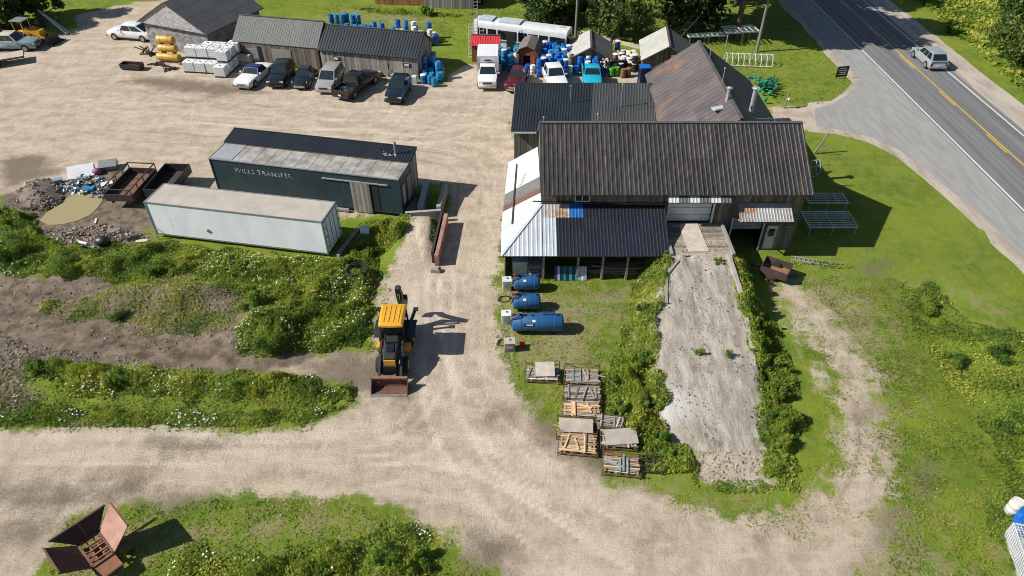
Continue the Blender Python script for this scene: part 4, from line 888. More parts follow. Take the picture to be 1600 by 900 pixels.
car('minivan', 'silver-beige minivan parked beside the black pickup truck', 'van', (506, 149), (529, 118), spec(SUVS, L=4.7, H=1.76, hood=0.98, x=(1.25, 0.35, -1.95, -2.2), paint='paint_silver', bumper='paint_silver'))
pk1 = car('pickup_truck', 'black pickup truck parked with its open bed towards the yard', 'pickup', (581, 124), (535, 157), spec(PK, L=5.9, paint='paint_black', bedm='white_paint', wx=(1.95, -1.9)))
car('parked_suv', 'dark teal hatchback SUV parked alone at the right end of the shed row', 'car', (614, 166), (632, 133), spec(SUVS, L=4.5, H=1.62, paint='paint_teal', bumper='paint_teal'))
car('vintage_car', 'dark maroon forties car with bulging fenders beside the white box truck', 'car', (801, 146), (814, 119), dict(L=4.7, W=1.6, H=1.62, hood=1.0, belt=1.06, trunk=0.92, x=(0.55, 0.2, -0.85, -1.45), paint='paint_maroon', round=0.75, r=0.36, side=2, fender=0.66, lamp='round', bumper='chrome', grille='chrome', rim='paint_maroon'))
car('pickup_truck', 'white pickup truck with dark bed parked below the big blue drum stack', 'pickup', (874, 146), (856, 112), spec(PK, L=5.4, paint='paint_white', bumper='chrome'))
tp = car('vintage_pickup', 'bright turquoise vintage pickup carrying blue and white drums', 'pickup', (926, 146), (921, 110), spec(PK, L=5.0, W=1.9, H=1.72, x=(0.95, 0.6, -0.5, -0.68), paint='paint_turquoise', lamp='round', bumper='white_paint', bedm='paint_turquoise'))
car('passing_suv', 'pale silver SUV driving away along the road', 'car', None, None, spec(SUVS, L=4.7, W=1.92, H=1.68, hood=1.0, belt=1.04, x=(1.1, 0.3, -1.7, -2.2), round=0.12, paint='paint_palesilver', bumper='paint_palesilver'), loc=(Vector((45.05, P(1468, 112).y+2.3, 0.03)), R(90)))
car('extended_pickup', 'white extended pickup half hidden behind the block building', 'pickup', (186, 58), (236, 62), spec(PK, L=5.6, H=1.76, x=(1.2, 0.7, -1.1, -2.3), bed=False, trunk=1.15, paint='paint_white', side=2))
car('stake_truck', 'old blue-grey pickup with white hood at the far left of the yard', 'pickup', (58, 76), (-12, 76), spec(PK, L=5.8, paint='paint_greyblue', cabinm='paint_cream', roof='paint_cream', bumper='chrome'))
car('parked_car', 'dark blue car with white front parked behind the ladders at the top edge', 'car', (738, 13), (756, -14), spec(SUVS, L=4.6, H=1.5, paint='paint_navy', bumper='paint_white'))
# white box truck
pos, rz = P(761, 143)+Vector((0.05, 2.8, 0)), R(-90); bt = car('box_truck', 'white box truck parked in front of the small red-roofed shed', 'truck', None, None, spec(PK, L=5.6, W=2.0, H=1.9, hood=1.2, belt=1.22, x=(1.5, 1.05, 0.3, 0.25), bed=True, paint='paint_white', bumper='chrome', r=0.4, wx=(1.85, -1.5), side=1), loc=(pos, rz))
MB().loft([[(-2.85, y, z) for y, z in ((-1.1, 0.85), (1.1, 0.85), (1.1, 2.6), (1.03, 2.68), (-1.03, 2.68), (-1.1, 2.6))], [(0.12, y, z) for y, z in ((-1.1, 0.85), (1.1, 0.85), (1.1, 2.5), (1.03, 2.6), (-1.03, 2.6), (-1.1, 2.5))]]).build('cargo_box', 'paint_white', bt)
b = MB()
for x in (-2.86, 0.13):
    for y in (-1.09, 1.09): b.box((x, y, 1.7), (0.05, 0.06, 1.7))
b.build('box_trim', 'galv', bt); MB().box((0.15, 0, 2.15), (0.06, 0.7, 0.12)).build('vent', 'machine_black', bt)
# old city bus
pos = (P(890, 45, 3.0)+P(745, 27, 3.0))/2; pos.z = 0; dd = P(890, 45, 3.0)-P(745, 27, 3.0); rz = math.atan2(dd.y, dd.x); BL = dd.length
bus = thing('old_bus', 'derelict white and green city bus behind the drum yard', 'bus', pos, rz); h = BL/2; w = 1.25
sec = lambda x, k=1.0: [(x, -w*k, 0.45), (x, w*k, 0.45), (x, w*k, 2.55), (x, w*0.9*k, 2.85), (x, w*0.6*k, 2.98), (x, -w*0.6*k, 2.98), (x, -w*0.9*k, 2.85), (x, -w*k, 2.55)]
MB().loft([sec(-h), sec(-h+0.1), sec(h-0.3), sec(h, 0.95)]).build('body', 'white_paint', bus, 25)
for sd in (-1, 1): MB().box((0, sd*(w+0.006), 1.12), (BL-0.4, 0.02, 0.24)).build('stripe', 'green_net', bus)
n = 8
for k in range(n):
    x = -h+0.75+k*(BL-1.2)/n+0.3
    MB().box((x, -w-0.012, 1.88), ((BL-1.6)/n-0.14, 0.03, 0.98)).build('window', 'glass', bus)
    MB().box((x, w+0.012, 1.88), ((BL-1.6)/n-0.14, 0.03, 0.98)).build('window', 'glass', bus)
MB().box((-0.9, -w-0.03, 1.4), (1.0, 0.04, 1.95)).build('door', 'machine_black', bus); MB().box((h-0.6, -w-0.03, 1.4), (0.9, 0.04, 1.9)).build('door', 'glass', bus)
MB().box((h-0.04, 0, 1.9), (0.14, 2.1, 1.1)).build('windscreen', 'glass', bus)
for x, l in ((-h+1.3, 1.6), (-1.3, 2.4)): MB().box((x, 0, 3.06), (l, 1.5, 0.18)).build('roof_unit', 'roof_white', bus)
MB().box((h-0.9, 0.2, 3.0), (0.6, 0.45, 0.06)).build('hatch', 'drum_cream', bus)
for x in (-h+2.2, h-2.4):
    for sd in (-1, 1): wheel(bus, x, sd*(w+0.01), 0.48, 0.28)

# ------------------------------------------------------------------ semi-trailer boxes
def trailer_box(name, label, p_left, p_right, Wd, z0, z1, side, top, endm, ribs=0):
    """box seen from its long side; p_left/p_right = lower front corners on the ground"""
    a, c = P(*p_left), P(*p_right); d = c-a; L = d.length; rz = math.atan2(d.y, d.x)
    t = thing(name, label, 'trailer', a, rz)
    MB().box((L/2, Wd/2, (z0+z1)/2), (L, Wd, z1-z0)).build('body', side, t)
    MB().box((L/2, Wd/2, z1+0.012), (L-0.12, Wd-0.12, 0.02)).build('roof_skin', top, t)
    b = MB()
    for y in (0, Wd): b.box((L/2, y, z1), (L+0.02, 0.07, 0.09)); b.box((L/2, y, z0+0.05), (L+0.02, 0.06, 0.12))
    for x in (0, L):
        for y in (0, Wd): b.box((x, y, (z0+z1)/2), (0.09, 0.09, z1-z0+0.06))
        b.box((x, Wd/2, z1), (0.09, Wd, 0.09))
    b.build('edge_rail', endm, t); return t, L
wt, L = trailer_box('white_trailer', 'long scuffed white semi-trailer box lying nearest the weeds', (247, 370), (514, 402), 2.5, 0.28, 3.0, 'trailer_white', 'trailer_roof', 'steel')
MB().box((L*0.33, -0.03, 1.1), (0.26, 0.02, 0.26), Matrix.Rotation(math.pi/4, 3, 'Y')).build('placard', 'steel', wt)
for s, y in ((0, 0.66), (1, 1.86)):
    dr = MB().box((L+0.06, y, 1.64), (0.06, 1.16, 2.5)).build('rear_door', 'trailer_white', wt)
    for q in (-0.3, 0.3): MB().cyl((L+0.12, y+q, 0.45), (L+0.12, y+q, 2.85), 0.022, n=6).build('lock_rod', 'steel', dr)
    for zz in (0.9, 1.7, 2.4): MB().box((L+0.11, y+(0.5 if s else -0.5), zz), (0.04, 0.16, 0.08)).build('hinge', 'steel', dr)
for x in (1.2, L-1.0):
    for y in (0.4, 2.1): MB().box((x, y, 0.14), (0.5, 0.4, 0.28)).build('support_block', 'old_wood', wt)
MB().bar((0.2, -0.25, 0), (0.2, -0.25, 0.75), 0.05).bar((0.2, -0.25, 0.75), (0.2, 0.02, 0.75), 0.05).build('landing_handle', 'steel', wt)
gt, L = trailer_box('green_trailer', 'dark green transfer trailer box with faded white lettering and a shed roof added behind', (345, 305), (630, 340), 2.5, 0.3, 3.3, 'trailer_green', 'roof_mottled', 'trailer_green')
b = MB()
for k in range(1, int(L/1.15)+1): b.box((min(k*1.15, L-0.1), 1.25, 3.335), (0.05, 2.3, 0.012))
b.build('roof_seam', 'roof_mottled', gt)
MB().box((0.95, 1.25, 3.34), (1.8, 2.3, 0.02)).build('roof_patch', 'galv', gt); MB().bar((0, -0.03, 3.33), (L, -0.03, 3.33), 0.06, 0.10).build('roof_edge', 'galv', gt)
def lettering(parent, txt, loc, rot, size, m, name='lettering', ext=0.004, label=None, sx=1.0):
    cu = bpy.data.curves.new('text', 'FONT'); cu.body = txt; cu.size = size; cu.extrude = ext; cu.space_character = 1.15
    tmp = bpy.data.objects.new('tmp', cu); COL.objects.link(tmp); bpy.context.view_layer.update()
    me = bpy.data.meshes.new_from_object(tmp.evaluated_get(bpy.context.evaluated_depsgraph_get())); bpy.data.objects.remove(tmp)
    me.materials.clear(); me.materials.append(MATS[m]); o = link(name, me, parent, label); o.location = loc; o.rotation_euler = rot; o.scale = (sx, 1, 1); return o
lettering(gt, 'WILLS TRANSFER', (1.9, -0.012, 2.35), (math.pi/2, 0, 0), 0.55, 'old_letter', label='faded white company name on the green side')
MB().bar((L*0.60, -0.06, 2.75), (L*0.94, -0.06, 2.75), 0.08, 0.08).build('door_track', 'galv', gt)
sd = thing('sliding_door', 'x', 'x'); bpy.data.objects.remove(sd)
d = MB(); x0 = L*0.745
for k in range(8): d.box((x0+0.19*k+0.09, -0.07-0.01*random.random(), 1.4), (0.18, 0.03, 2.6), t=random.uniform(-1, 1))
d.build('sliding_door', 'grey_wood', gt); MB().box((x0+1.85, -0.012, 1.45), (0.6, 0.03, 2.3)).build('doorway', 'dark_inside', gt)
MB().bar((L*0.5, -0.2, 0.2), (L*0.72, -0.2, 0.2), 0.2).build('sill_beam', 'grey_wood', gt)
# shed roof behind the green trailer
roof(gt, 'shed_roof', (-0.1, 4.1, 3.72), (L+0.1, 4.1, 3.72), (L+0.1, 2.35, 3.42), (-0.1, 2.35, 3.42), 'roof_dark', (0, 0, 0), 0.95, 1, 0.24)
wall(gt, 'shed_wall', (L, 2.55), (L, 4.0), 0, lambda t: 3.35+0.25*t, 'grey_wood', (0, 0, 0), 0.3); wall(gt, 'shed_wall', (L, 4.0), (0, 4.0), 0, lambda t: 3.6, 'grey_wood', (0, 0, 0), 0.4); wall(gt, 'shed_wall', (0, 4.0), (0, 2.55), 0, lambda t: 3.6-0.25*t, 'grey_wood', (0, 0, 0), 0.3)
MB().box((L+0.03, 1.9, 1.6), (0.05, 0.9, 2.1)).build('end_door', 'grey_wood', gt); MB().box((L+0.03, 0.7, 1.7), (0.05, 0.5, 1.6)).build('end_door', 'trailer_roof', gt)
p = MB().cyl((L-1.3, 3.1, 3.4), (L-1.3, 3.1, 4.5), 0.09, n=8).cyl((L-1.3, 3.1, 4.5), (L-1.3, 3.1, 4.62), 0.17, 0.1, n=8); p.build('stove_pipe', 'steel', gt)
for k in range(14): MB().box((L-2.3+1.3*random.random(), 2.7+0.8*random.random(), 3.62), (random.uniform(0.08, 0.25), random.uniform(0.03, 0.1), 0.02), Matrix.Rotation(random.random()*3, 3, 'Z')).build('paint_splash', 'roof_white', gt)
MB().bar((-0.1, 4.12, 3.79), (L+0.1, 4.12, 3.79), 0.1, 0.06).build('ridge_cap', 'roof_dark', gt)
# dock pit walls right of the green trailer, timber guard and plates
def flat_thing(name, label, cat, pts, th, m, z=0.0, group=None):
    pts = [Vector(p) for p in pts]; c = sum(pts, Vector())/len(pts); c.z = 0
    nn = (pts[1]-pts[0]).cross(pts[2]-pts[0])
    if nn.z < 0: pts = pts[::-1]
    o = MB().slab([p-c for p in pts], th).build(name, m); o.location = c; return tag(o, label, cat, group)
def wall_thing(name, label, cat, a, b, h, w, m, z0=0.0):
    a, b = Vector(a), Vector(b); c = (a+b)/2; c.z = 0
    o = MB().bar(Vector((a.x, a.y, z0+h/2))-c, Vector((b.x, b.y, z0+h/2))-c, w, h).build(name, m); o.location = c; return tag(o, label, cat)
wall_thing('steel_channel', 'pale blue-grey steel channel standing on edge beside the green trailer end', 'beam', P(658, 338), P(668, 300), 0.95, 0.45, 'paint_greyblue')
wall_thing('concrete_wall', 'low broken concrete wall on the yard side of the dock pit', 'wall', P(686, 340), P(697, 302), 1.0, 0.32, 'concrete')
wall_thing('concrete_wall', 'concrete dock edge wall across the top of the earth approach', 'wall', P(635, 349), P(690, 345), 1.0, 0.25, 'concrete')
wall_thing('timber_guard', 'rusty brown timber guard wall beside the earth approach', 'wall', P(683, 416), P(698, 350), 0.95, 0.28, 'rust_pink'); wall_thing('timber_guard', 'dark timber beam behind the rusty guard wall', 'wall', P(677, 412), P(691, 350), 1.05, 0.16, 'rust_dark')
o = MB().loft([[(x*k, y*k, z) for x, y in ((-0.35, -0.2), (0.3, -0.25), (0.38, 0.15), (-0.2, 0.28))] for z, k in ((0, 1.0), (0.25, 0.95), (0.36, 0.6))]).build('boulder', 'stone'); o.location = P(681, 424); tag(o, 'pale boulder at the foot of the rusty guard wall', 'rock')
flat_thing('fallen_sign', 'white and blue sign panel lying in the weeds behind the white trailer', 'sign', [P(562, 378, 0.3), P(576, 378, 0.3), P(577, 352, 0.62), P(563, 352, 0.62)], 0.03, 'white_paint')
wall_thing('timber', 'grey timber beam lying beside the white trailer doors', 'timber', P(528, 402), P(560, 362), 0.25, 0.3, 'grey_wood')

# ------------------------------------------------------------------ backhoe loader (bucket towards the camera; local +x = forward)
bh = thing('backhoe_loader', 'backhoe loader with orange-yellow roof and rusty front bucket parked on the track', 'backhoe', P(620, 549), R(-90))
b = MB().box((0.4, 0, 0.85), (3.9, 0.75, 0.5)).box((-1.4, 0, 0.9), (1.0, 1.1, 0.7)); b.build('chassis', 'machine_black', bh)
b = MB().loft([[(x, y, z) for y, z in ((-w, 0.95), (w, 0.95), (w, zt-0.12), (w*0.75, zt), (-w*0.75, zt), (-w, zt-0.12))] for x, w, zt in ((0.55, 0.46, 1.85), (1.5, 0.43, 1.72), (2.15, 0.38, 1.55))]); hood = b.build('hood', 'machine_black', bh, 30)
MB().box((2.2, 0, 1.2), (0.06, 0.66, 0.55)).build('grille', 'machine_yellow', hood); MB().box((1.4, 0, 1.78), (0.7, 0.4, 0.02), Matrix.Rotation(0.13, 3, 'Y')).build('hood_vent', 'glass', hood)
MB().cyl((1.15, -0.28, 1.7), (1.15, -0.28, 2.5), 0.045, n=8).build('exhaust', 'machine_black', bh)
b = MB()
for x, y in ((0.45, 0.68), (0.45, -0.68), (-1.05, 0.72), (-1.05, -0.72)): b.bar((x, y, 1.15), (x*0.92-0.02, y*0.95, 2.68), 0.08)
b.bar((0.45, 0.68, 1.2), (0.45, -0.68, 1.2), 0.08).bar((-1.05, 0.72, 1.2), (-1.05, -0.72, 1.2), 0.08).bar((0.45, 0.68, 1.2), (-1.05, 0.72, 1.2), 0.08); b.build('cab_frame', 'machine_black', bh)
for q in ([(0.47, -0.64, 1.2), (0.47, 0.64, 1.2), (0.42, 0.6, 2.65), (0.42, -0.6, 2.65)],): MB().slab(q, 0.02).build('windscreen', 'glass', bh)
for sd in (-1, 1): MB().slab([(0.4, sd*0.69, 1.15), (-1.0, sd*0.72, 1.15), (-0.95, sd*0.68, 2.65), (0.38, sd*0.65, 2.65)], 0.02).build('side_window', 'glass', bh)
b = MB().loft([[(x, y, z) for x, y in ((0.72, -0.70), (0.78, 0.0), (0.72, 0.70), (-1.15, 0.75), (-1.2, 0), (-1.15, -0.75))] for z in (2.68,)]+[[(x*0.98, y*0.98, 2.80) for x, y in ((0.72, -0.70), (0.78, 0.0), (0.72, 0.70), (-1.15, 0.75), (-1.2, 0), (-1.15, -0.75))]]+[[(x*0.86-0.02, y*0.84, 2.86) for x, y in ((0.72, -0.70), (0.78, 0.0), (0.72, 0.70), (-1.15, 0.75), (-1.2, 0), (-1.15, -0.75))]])
rf = b.build('cab_roof', 'machine_yellow', bh, 30)
for k in range(4): MB().box((-0.2, -0.42+0.28*k, 2.872), (1.4, 0.06, 0.03)).build('roof_rib', 'machine_yellow', rf)
MB().box((-0.35, 0, 1.35), (0.5, 0.5, 0.6)).build('seat', 'machine_black', bh)
for x, y, r, w_ in ((-0.75, 0.98, 0.70, 0.48), (-0.75, -0.98, 0.70, 0.48), (1.55, 0.92, 0.48, 0.34), (1.55, -0.92, 0.48, 0.34)): wheel(bh, x, y, r, w_, 'machine_yellow')
for sd in (-1, 1):
    MB().loft([[(x, sd*y, z) for x, z in ((-1.45, 1.15), (-1.2, 1.5), (-0.3, 1.5), (0.0, 1.15), (-0.05, 1.12), (-0.33, 1.44), (-1.18, 1.44), (-1.4, 1.12))] for y in (0.72, 1.22)]).build('rear_fender', 'machine_black', bh)
    a = MB(); pts = [(0.75, sd*0.62, 1.55), (1.5, sd*0.62, 1.35), (2.5, sd*0.62, 0.62), (2.85, sd*0.62, 0.35)]
    for p0, p1 in zip(pts[:-1], pts[1:]): a.bar(p0, p1, 0.13, 0.24)
    a.build('loader_arm', 'machine_black', bh); MB().cyl((1.0, sd*0.62, 0.9), (2.2, sd*0.62, 0.75), 0.06, n=8).build('hydraulic_ram', 'chrome', bh)
    MB().box((0.62, sd*0.80, 1.0), (0.45, 0.35, 0.35)).build('step_box', 'machine_yellow', bh)
    MB().bar((-1.75, sd*0.75, 0.9), (-1.85, sd*1.05, 1.7), 0.16).box((-1.87, sd*1.1, 1.75), (0.3, 0.3, 0.06)).build('stabiliser', 'machine_black', bh)
prof = [(2.85, 0.72), (2.78, 0.30), (2.88, 0.06), (3.55, 0.02)]
bk = MB(); hw = 1.02
for (xa, za), (xb, zb_) in zip(prof[:-1], prof[1:]):
    bk.slab([(xa, -hw, za), (xb, -hw, zb_), (xb, hw, zb_), (xa, hw, za)], 0.04)
for sd in (-1, 1): bk.slab([(2.85, sd*hw, 0.72), (2.78, sd*hw, 0.30), (2.88, sd*hw, 0.06), (3.5, sd*hw, 0.02), (3.25, sd*hw, 0.42)], 0.035)
bkt = bk.build('front_bucket', 'rust', bh); MB().bar((2.85, -hw-0.01, 0.75), (2.85, hw+0.01, 0.75), 0.14, 0.10).build('bucket_lip', 'rust_orange', bkt); MB().box((3.52, 0, 0.03), (0.16, 2*hw+0.04, 0.03)).build('cutting_edge', 'steel', bkt)
bm = MB()
pts = [(-1.95, 0.12, 1.0), (-2.35, 0.12, 2.1), (-2.15, 0.12, 3.2)]
for p0, p1 in zip(pts[:-1], pts[1:]): bm.bar(p0, p1, 0.26, 0.34)
bm.build('boom', 'machine_black', bh); MB().box((-1.9, 0.05, 0.9), (0.5, 0.7, 0.9)).build('swing_frame', 'machine_black', bh)
MB().bar((-2.15, 0.12, 3.25), (-2.95, 0.12, 1.9), 0.22, 0.28).build('dipper', 'machine_black', bh); MB().cyl((-2.05, 0.12, 1.6), (-2.0, 0.12, 2.9), 0.07, n=8).build('hydraulic_ram', 'chrome', bh)
b = MB()
for (xa, za), (xb, zb_) in zip([(-2.9, 1.95), (-3.25, 1.7), (-3.2, 1.35)], [(-3.25, 1.7), (-3.2, 1.35), (-2.85, 1.15)]): b.slab([(xa, -0.18, za), (xb, -0.18, zb_), (xb, 0.42, zb_), (xa, 0.42, za)], 0.04)
b.build('rear_bucket', 'machine_black', bh)
MB().box((-1.3, -0.95, 1.55), (0.2, 0.3, 0.4)).build('warning_panel', 'orange_plastic', bh)
# ------------------------------------------------------------------ drums
DRUM = {}
def drum_mesh(kind):
    if kind in DRUM: return DRUM[kind]
    h = 0.92; r = 0.29
    prof = [(r*0.93, 0.0), (r, 0.03), (r, 0.28), (r*1.04, 0.30), (r, 0.32), (r, 0.60), (r*1.04, 0.62), (r, 0.64), (r, 0.88), (r*0.96, h-0.01), (r*0.90, h-0.02), (r*0.88, h-0.035)]
    body = MB().lathe(prof, 14).mesh('drum_body', 'drum_'+kind, 40)
    lid = MB().lathe([(r*0.86, h-0.034), (r*0.86, h-0.02), (0.02, h-0.016)], 12).cyl((0.14, 0.0, h-0.02), (0.14, 0.0, h+0.012), 0.045, n=8).mesh('drum_lid', 'drum_'+kind, 40)
    lidw = MB().lathe([(r*1.06, h-0.06), (r*1.07, h+0.01), (r*0.9, h+0.03), (0.02, h+0.035)], 14).mesh('drum_cap', 'drum_white', 40)
    DRUM[kind] = (body, lid, lidw); return DRUM[kind]
def drum(kind, loc, label, group, white_lid=False, name='plastic_drum', tall=1.0, rot=None):
    body, lid, lidw = drum_mesh(kind)
    t = thing(name, label, 'drum', loc, random.random()*6, group); t.scale = (1, 1, tall)
    if rot: t.rotation_euler = rot
    link('body', body, t); link('lid', lidw if white_lid else lid, t); return t
def drum_field(pix, n, mixk, label, group, z=0.0, white=0.0, mind=0.60, two=0.0):
    """packed drums inside a pixel polygon"""
    poly = poly_w(pix); pts = []; lo, hi = poly.min(0), poly.max(0); tries = 0
    while len(pts) < n and tries < 6000:
        tries += 1; q = (random.uniform(lo[0], hi[0]), random.uniform(lo[1], hi[1]))
        if sdist(poly, np.array([q[0]]), np.array([q[1]]))[0] < 0: continue
        if any((q[0]-a[0])**2+(q[1]-a[1])**2 < mind*mind for a in pts): continue
        pts.append(q)
    xs = sorted(q[0] for q in pts)
    for q in pts:
        side = 'left' if q[0] < xs[len(xs)//3] else ('right' if q[0] > xs[2*len(xs)//3] else 'middle')
        for lv in range(2 if random.random() < two else 1):
            kd = random.choice(mixk); wl = random.random() < white
            lab = {'blue': 'royal blue', 'teal': 'teal', 'navy': 'navy', 'white': 'white', 'black': 'black', 'brown': 'brown'}[kd]+' drum'+(' with white lid' if wl and kd != 'white' else '')+(', upper layer' if lv else '')+', '+side+' part, '+label
            drum(kd, (*q, z+0.93*lv), lab, group, wl)
drum_field([(840, 112), (838, 98), (850, 90), (872, 90), (888, 97), (890, 114), (886, 120), (842, 120)], 40, ['blue', 'blue', 'blue', 'teal', 'blue'], 'big stack behind the white pickup', 'big blue drum stack', white=0.16, two=0.75)
for k in range(4): drum('blue', (*P(900+k*14, 116).xy, 0), 'upright royal blue drum in the row against the grey shed front', 'row of blue drums at the shed front')
for k in range(3): drum('blue' if k != 1 else 'white', (*P(905+k*13, 113).xy, 0.93), 'drum on top of the row against the grey shed front', 'upper drums at the shed front')
drum('white', (*P(890, 116).xy, 0), 'tall pale drum between the blue stack and the grey shed', 'pale drums by the grey shed'); drum('cream', (*P(889, 112).xy, 0.93), 'cream drum on top beside the grey shed corner', 'pale drums by the grey shed', tall=1.2)
drum_field([(955, 112), (955, 92), (968, 88), (990, 92), (994, 112)], 36, ['black', 'white', 'black', 'navy', 'brown'], 'packed between the two pale-roofed sheds', 'white-lidded drums', white=0.95, two=0.12)
for k, (px, py, kd) in enumerate([(955, 119, 'green'), (963, 118, 'green'), (973, 121, 'brown'), (981, 119, 'brown'), (969, 112, 'navy')]):
    drum(kd, (*P(px, py).xy, 0), {'green': 'lime green drum in front of the white-lidded drums', 'brown': 'brown steel drum beside the lime green drums', 'navy': 'navy drum behind the brown drums'}[kd], 'coloured drums')
drum_field([(778, 112), (780, 97), (812, 97), (812, 112)], 12, ['teal', 'teal', 'blue', 'white', 'teal'], 'between box truck and barrel-roofed shed', 'drums by the box truck', white=0.2, two=0.4)
for k, (px, py, kd) in enumerate([(824, 114, 'blue'), (832, 115, 'white'), (808, 116, 'teal')]): drum(kd, (*P(px, py).xy, 0), ['blue drum at the foot of the barrel-roofed shed door', 'white drum beside the blue drum near the barrel-roofed shed', 'teal drum left of the barrel-roofed shed'][k], 'drums near the barrel-roofed shed')
drum_field([(663, 132), (664, 108), (682, 100), (692, 108), (692, 126), (684, 135)], 15, ['teal', 'blue', 'teal', 'teal'], 'cluster at the long shed end', 'drums at the shed end', white=0.08, two=0.35)
for k, (px, py) in enumerate([(679, 135), (662, 130), (690, 124)]): drum(['teal', 'blue', 'teal'][k], (*P(px, py).xy, 0), ['teal drum standing nearest the yard at the shed end', 'blue drum with white lid at the shed corner', 'light teal drum at the right edge of the shed end cluster'][k], 'single drums at the shed end', k == 1)
drum_field([(616, 62), (615, 54), (680, 60), (686, 70), (676, 72)], 30, ['blue', 'blue', 'white', 'white', 'teal'], 'row behind the long shed', 'drums behind the long shed', two=0.3)
drum_field([(512, 46), (545, 50), (600, 61), (600, 55), (545, 44)], 18, ['teal', 'blue', 'teal'], 'just showing over the long shed ridge', 'drums behind the shed ridge', two=0.5)
for k, (dx, dy, kd) in enumerate([(-1.2, 0.45, 'blue'), (-1.2, -0.35, 'white'), (-1.85, 0.4, 'blue'), (-1.9, -0.4, 'blue')]):
    o = tp.matrix_world if False else None; cr_, sr_ = math.cos(tp.rotation_euler.z), math.sin(tp.rotation_euler.z)
    drum(kd, (tp.location.x+dx*cr_-dy*sr_, tp.location.y+dx*sr_+dy*cr_, 0.75), 'drum standing in the bed of the turquoise pickup', 'drums in the turquoise pickup')
# blue caged bin, net of white bottles, cage of drums at the lower right
bn = thing('blue_crate', 'stacked dark blue crates with bright blue lid beside the pale-roofed shed', 'crate', P(1005, 132), R(5))
for k in range(3): MB().box((0, 0, 0.33+0.62*k), (1.0, 0.9, 0.58)).build('crate', 'drum_navy', bn)
MB().box((0, 0, 1.9), (1.06, 0.96, 0.10)).build('lid', 'drum_blue', bn)
b = MB()
for x in (-0.51, 0.51):
    for y in (-0.46, 0.46): b.box((x, y, 0.95), (0.05, 0.05, 1.9))
b.build('corner_post', 'black_steel', bn)
o = thing('blue_crate', 'dark blue crate pair at the corner of the rusty barn wing', 'crate', P(1018, 140), R(5))
for k in range(2): MB().box((0, 0, 0.33+0.62*k), (0.8, 0.8, 0.58)).build('crate', 'drum_navy', o)
nb = thing('bottle_pile', 'tall net of white bottles beside the white-lidded drums', 'bottles', P(945, 116))
b = MB()
for k in range(110): b.ell((random.gauss(0, 0.26), random.gauss(0, 0.26), random.uniform(0.08, 1.7)), (0.09, 0.09, 0.11), 7, 5, m=0 if random.random() < 0.6 else 1)
o = b.build('bottle', ['drum_white', 'drum_black'], nb, 60); tag(o, kind='stuff')
cg_ = thing('wire_cage', 'white wire cage at the lower right edge of the picture', 'cage', P(1602, 878), R(-14)); cw, ch, cl = 1.1, 1.0, 2.6
b = MB()
for z in np.arange(0, ch+0.01, 0.12):
    for s in (-1, 1): b.bar((s*cw/2, -cl/2, z), (s*cw/2, cl/2, z), 0.022); b.bar((-cw/2, s*cl/2, z), (cw/2, s*cl/2, z), 0.022)
for y in np.arange(-cl/2, cl/2+0.01, 0.14):
    for s in (-1, 1): b.bar((s*cw/2, y, 0), (s*cw/2, y, ch), 0.02)
    b.bar((-cw/2, y, ch), (cw/2, y, ch), 0.022)
for x in np.arange(-cw/2, cw/2+0.01, 0.14):
    b.bar((x, -cl/2, ch), (x, cl/2, ch), 0.022)
    for s in (-1, 1): b.bar((x, s*cl/2, 0), (x, s*cl/2, ch), 0.02)
tag(b.build('cage', 'white_paint', cg_), kind='stuff'); MB().box((0, 0, 0.06), (cw, cl, 0.08)).build('base', 'galv', cg_)
for k, (px, py, kd, lab) in enumerate([(1578, 800, 'white', 'white round drum at the right edge beside the wire cage'), (1596, 803, 'white', 'white drum cut by the right edge of the picture'), (1590, 818, 'blue', 'blue drum behind the wire cage'), (1590, 832, 'blue', 'blue drum nearest the wire cage')]):
    drum(kd, (*P(px, py).xy, 0), lab, None)

# ------------------------------------------------------------------ white totes
def tote():
    t = thing('caged_tote', 'x', 'tote')
    MB().loft([[(x*k, y*k, z) for x, y in ((-0.56, -0.46), (0.56, -0.46), (0.56, 0.46), (-0.56, 0.46))] for z, k in ((0.15, 0.98), (0.2, 1), (1.06, 1), (1.12, 0.94))]).build('bottle', 'tote_white', t)
    MB().cyl((0, 0, 1.12), (0, 0, 1.17), 0.09, n=10).build('cap', 'machine_black', t); b = MB()
    for s in (-1, 1):
        for z in np.linspace(0.2, 1.1, 5): b.bar((-0.6, s*0.5, z), (0.6, s*0.5, z), 0.018); b.bar((s*0.6, -0.5, z), (s*0.6, 0.5, z), 0.018)
        for x in np.linspace(-0.6, 0.6, 7): b.bar((x, s*0.5, 0.14), (x, s*0.5, 1.12), 0.018)
        for y in np.linspace(-0.5, 0.5, 6): b.bar((s*0.6, y, 0.14), (s*0.6, y, 1.12), 0.018)
    for x in (-0.3, 0.3): b.bar((x, -0.5, 1.13), (x, 0.5, 1.13), 0.035)
    b.build('cage', 'white_paint', t); b = MB()
    for x in (-0.5, 0, 0.5): b.box((x, 0, 0.05), (0.12, 1.0, 0.10))
    b.box((0, 0, 0.12), (1.2, 1.0, 0.03)); b.build('pallet', 'machine_black', t); return t
TP = tote(); first = True; r0 = R(-8); u = Vector((math.cos(r0), math.sin(r0), 0)); v = Vector((-math.sin(r0), math.cos(r0), 0)); base = P(300, 111)
cells = [(0, 0, 0), (1, 0, 0), (2, 0, 0), (0, 1, 0), (1, 1, 0), (2, 1, 0), (0, 1, 1), (1, 1, 1), (2, 1, 1), (3, -0.7, 0), (3, 0.4, 0), (3, 1.5, 0), (3, 0.4, 1), (3, -0.1, 0), (3, 1.5, 1), (1, 2, 0), (2, 2, 0), (1, 2, 1), (2, 2, 1), (3, 2.6, 0), (3, 2.6, 1)]
cells = [c for c in cells if c != (3, -0.1, 0)]
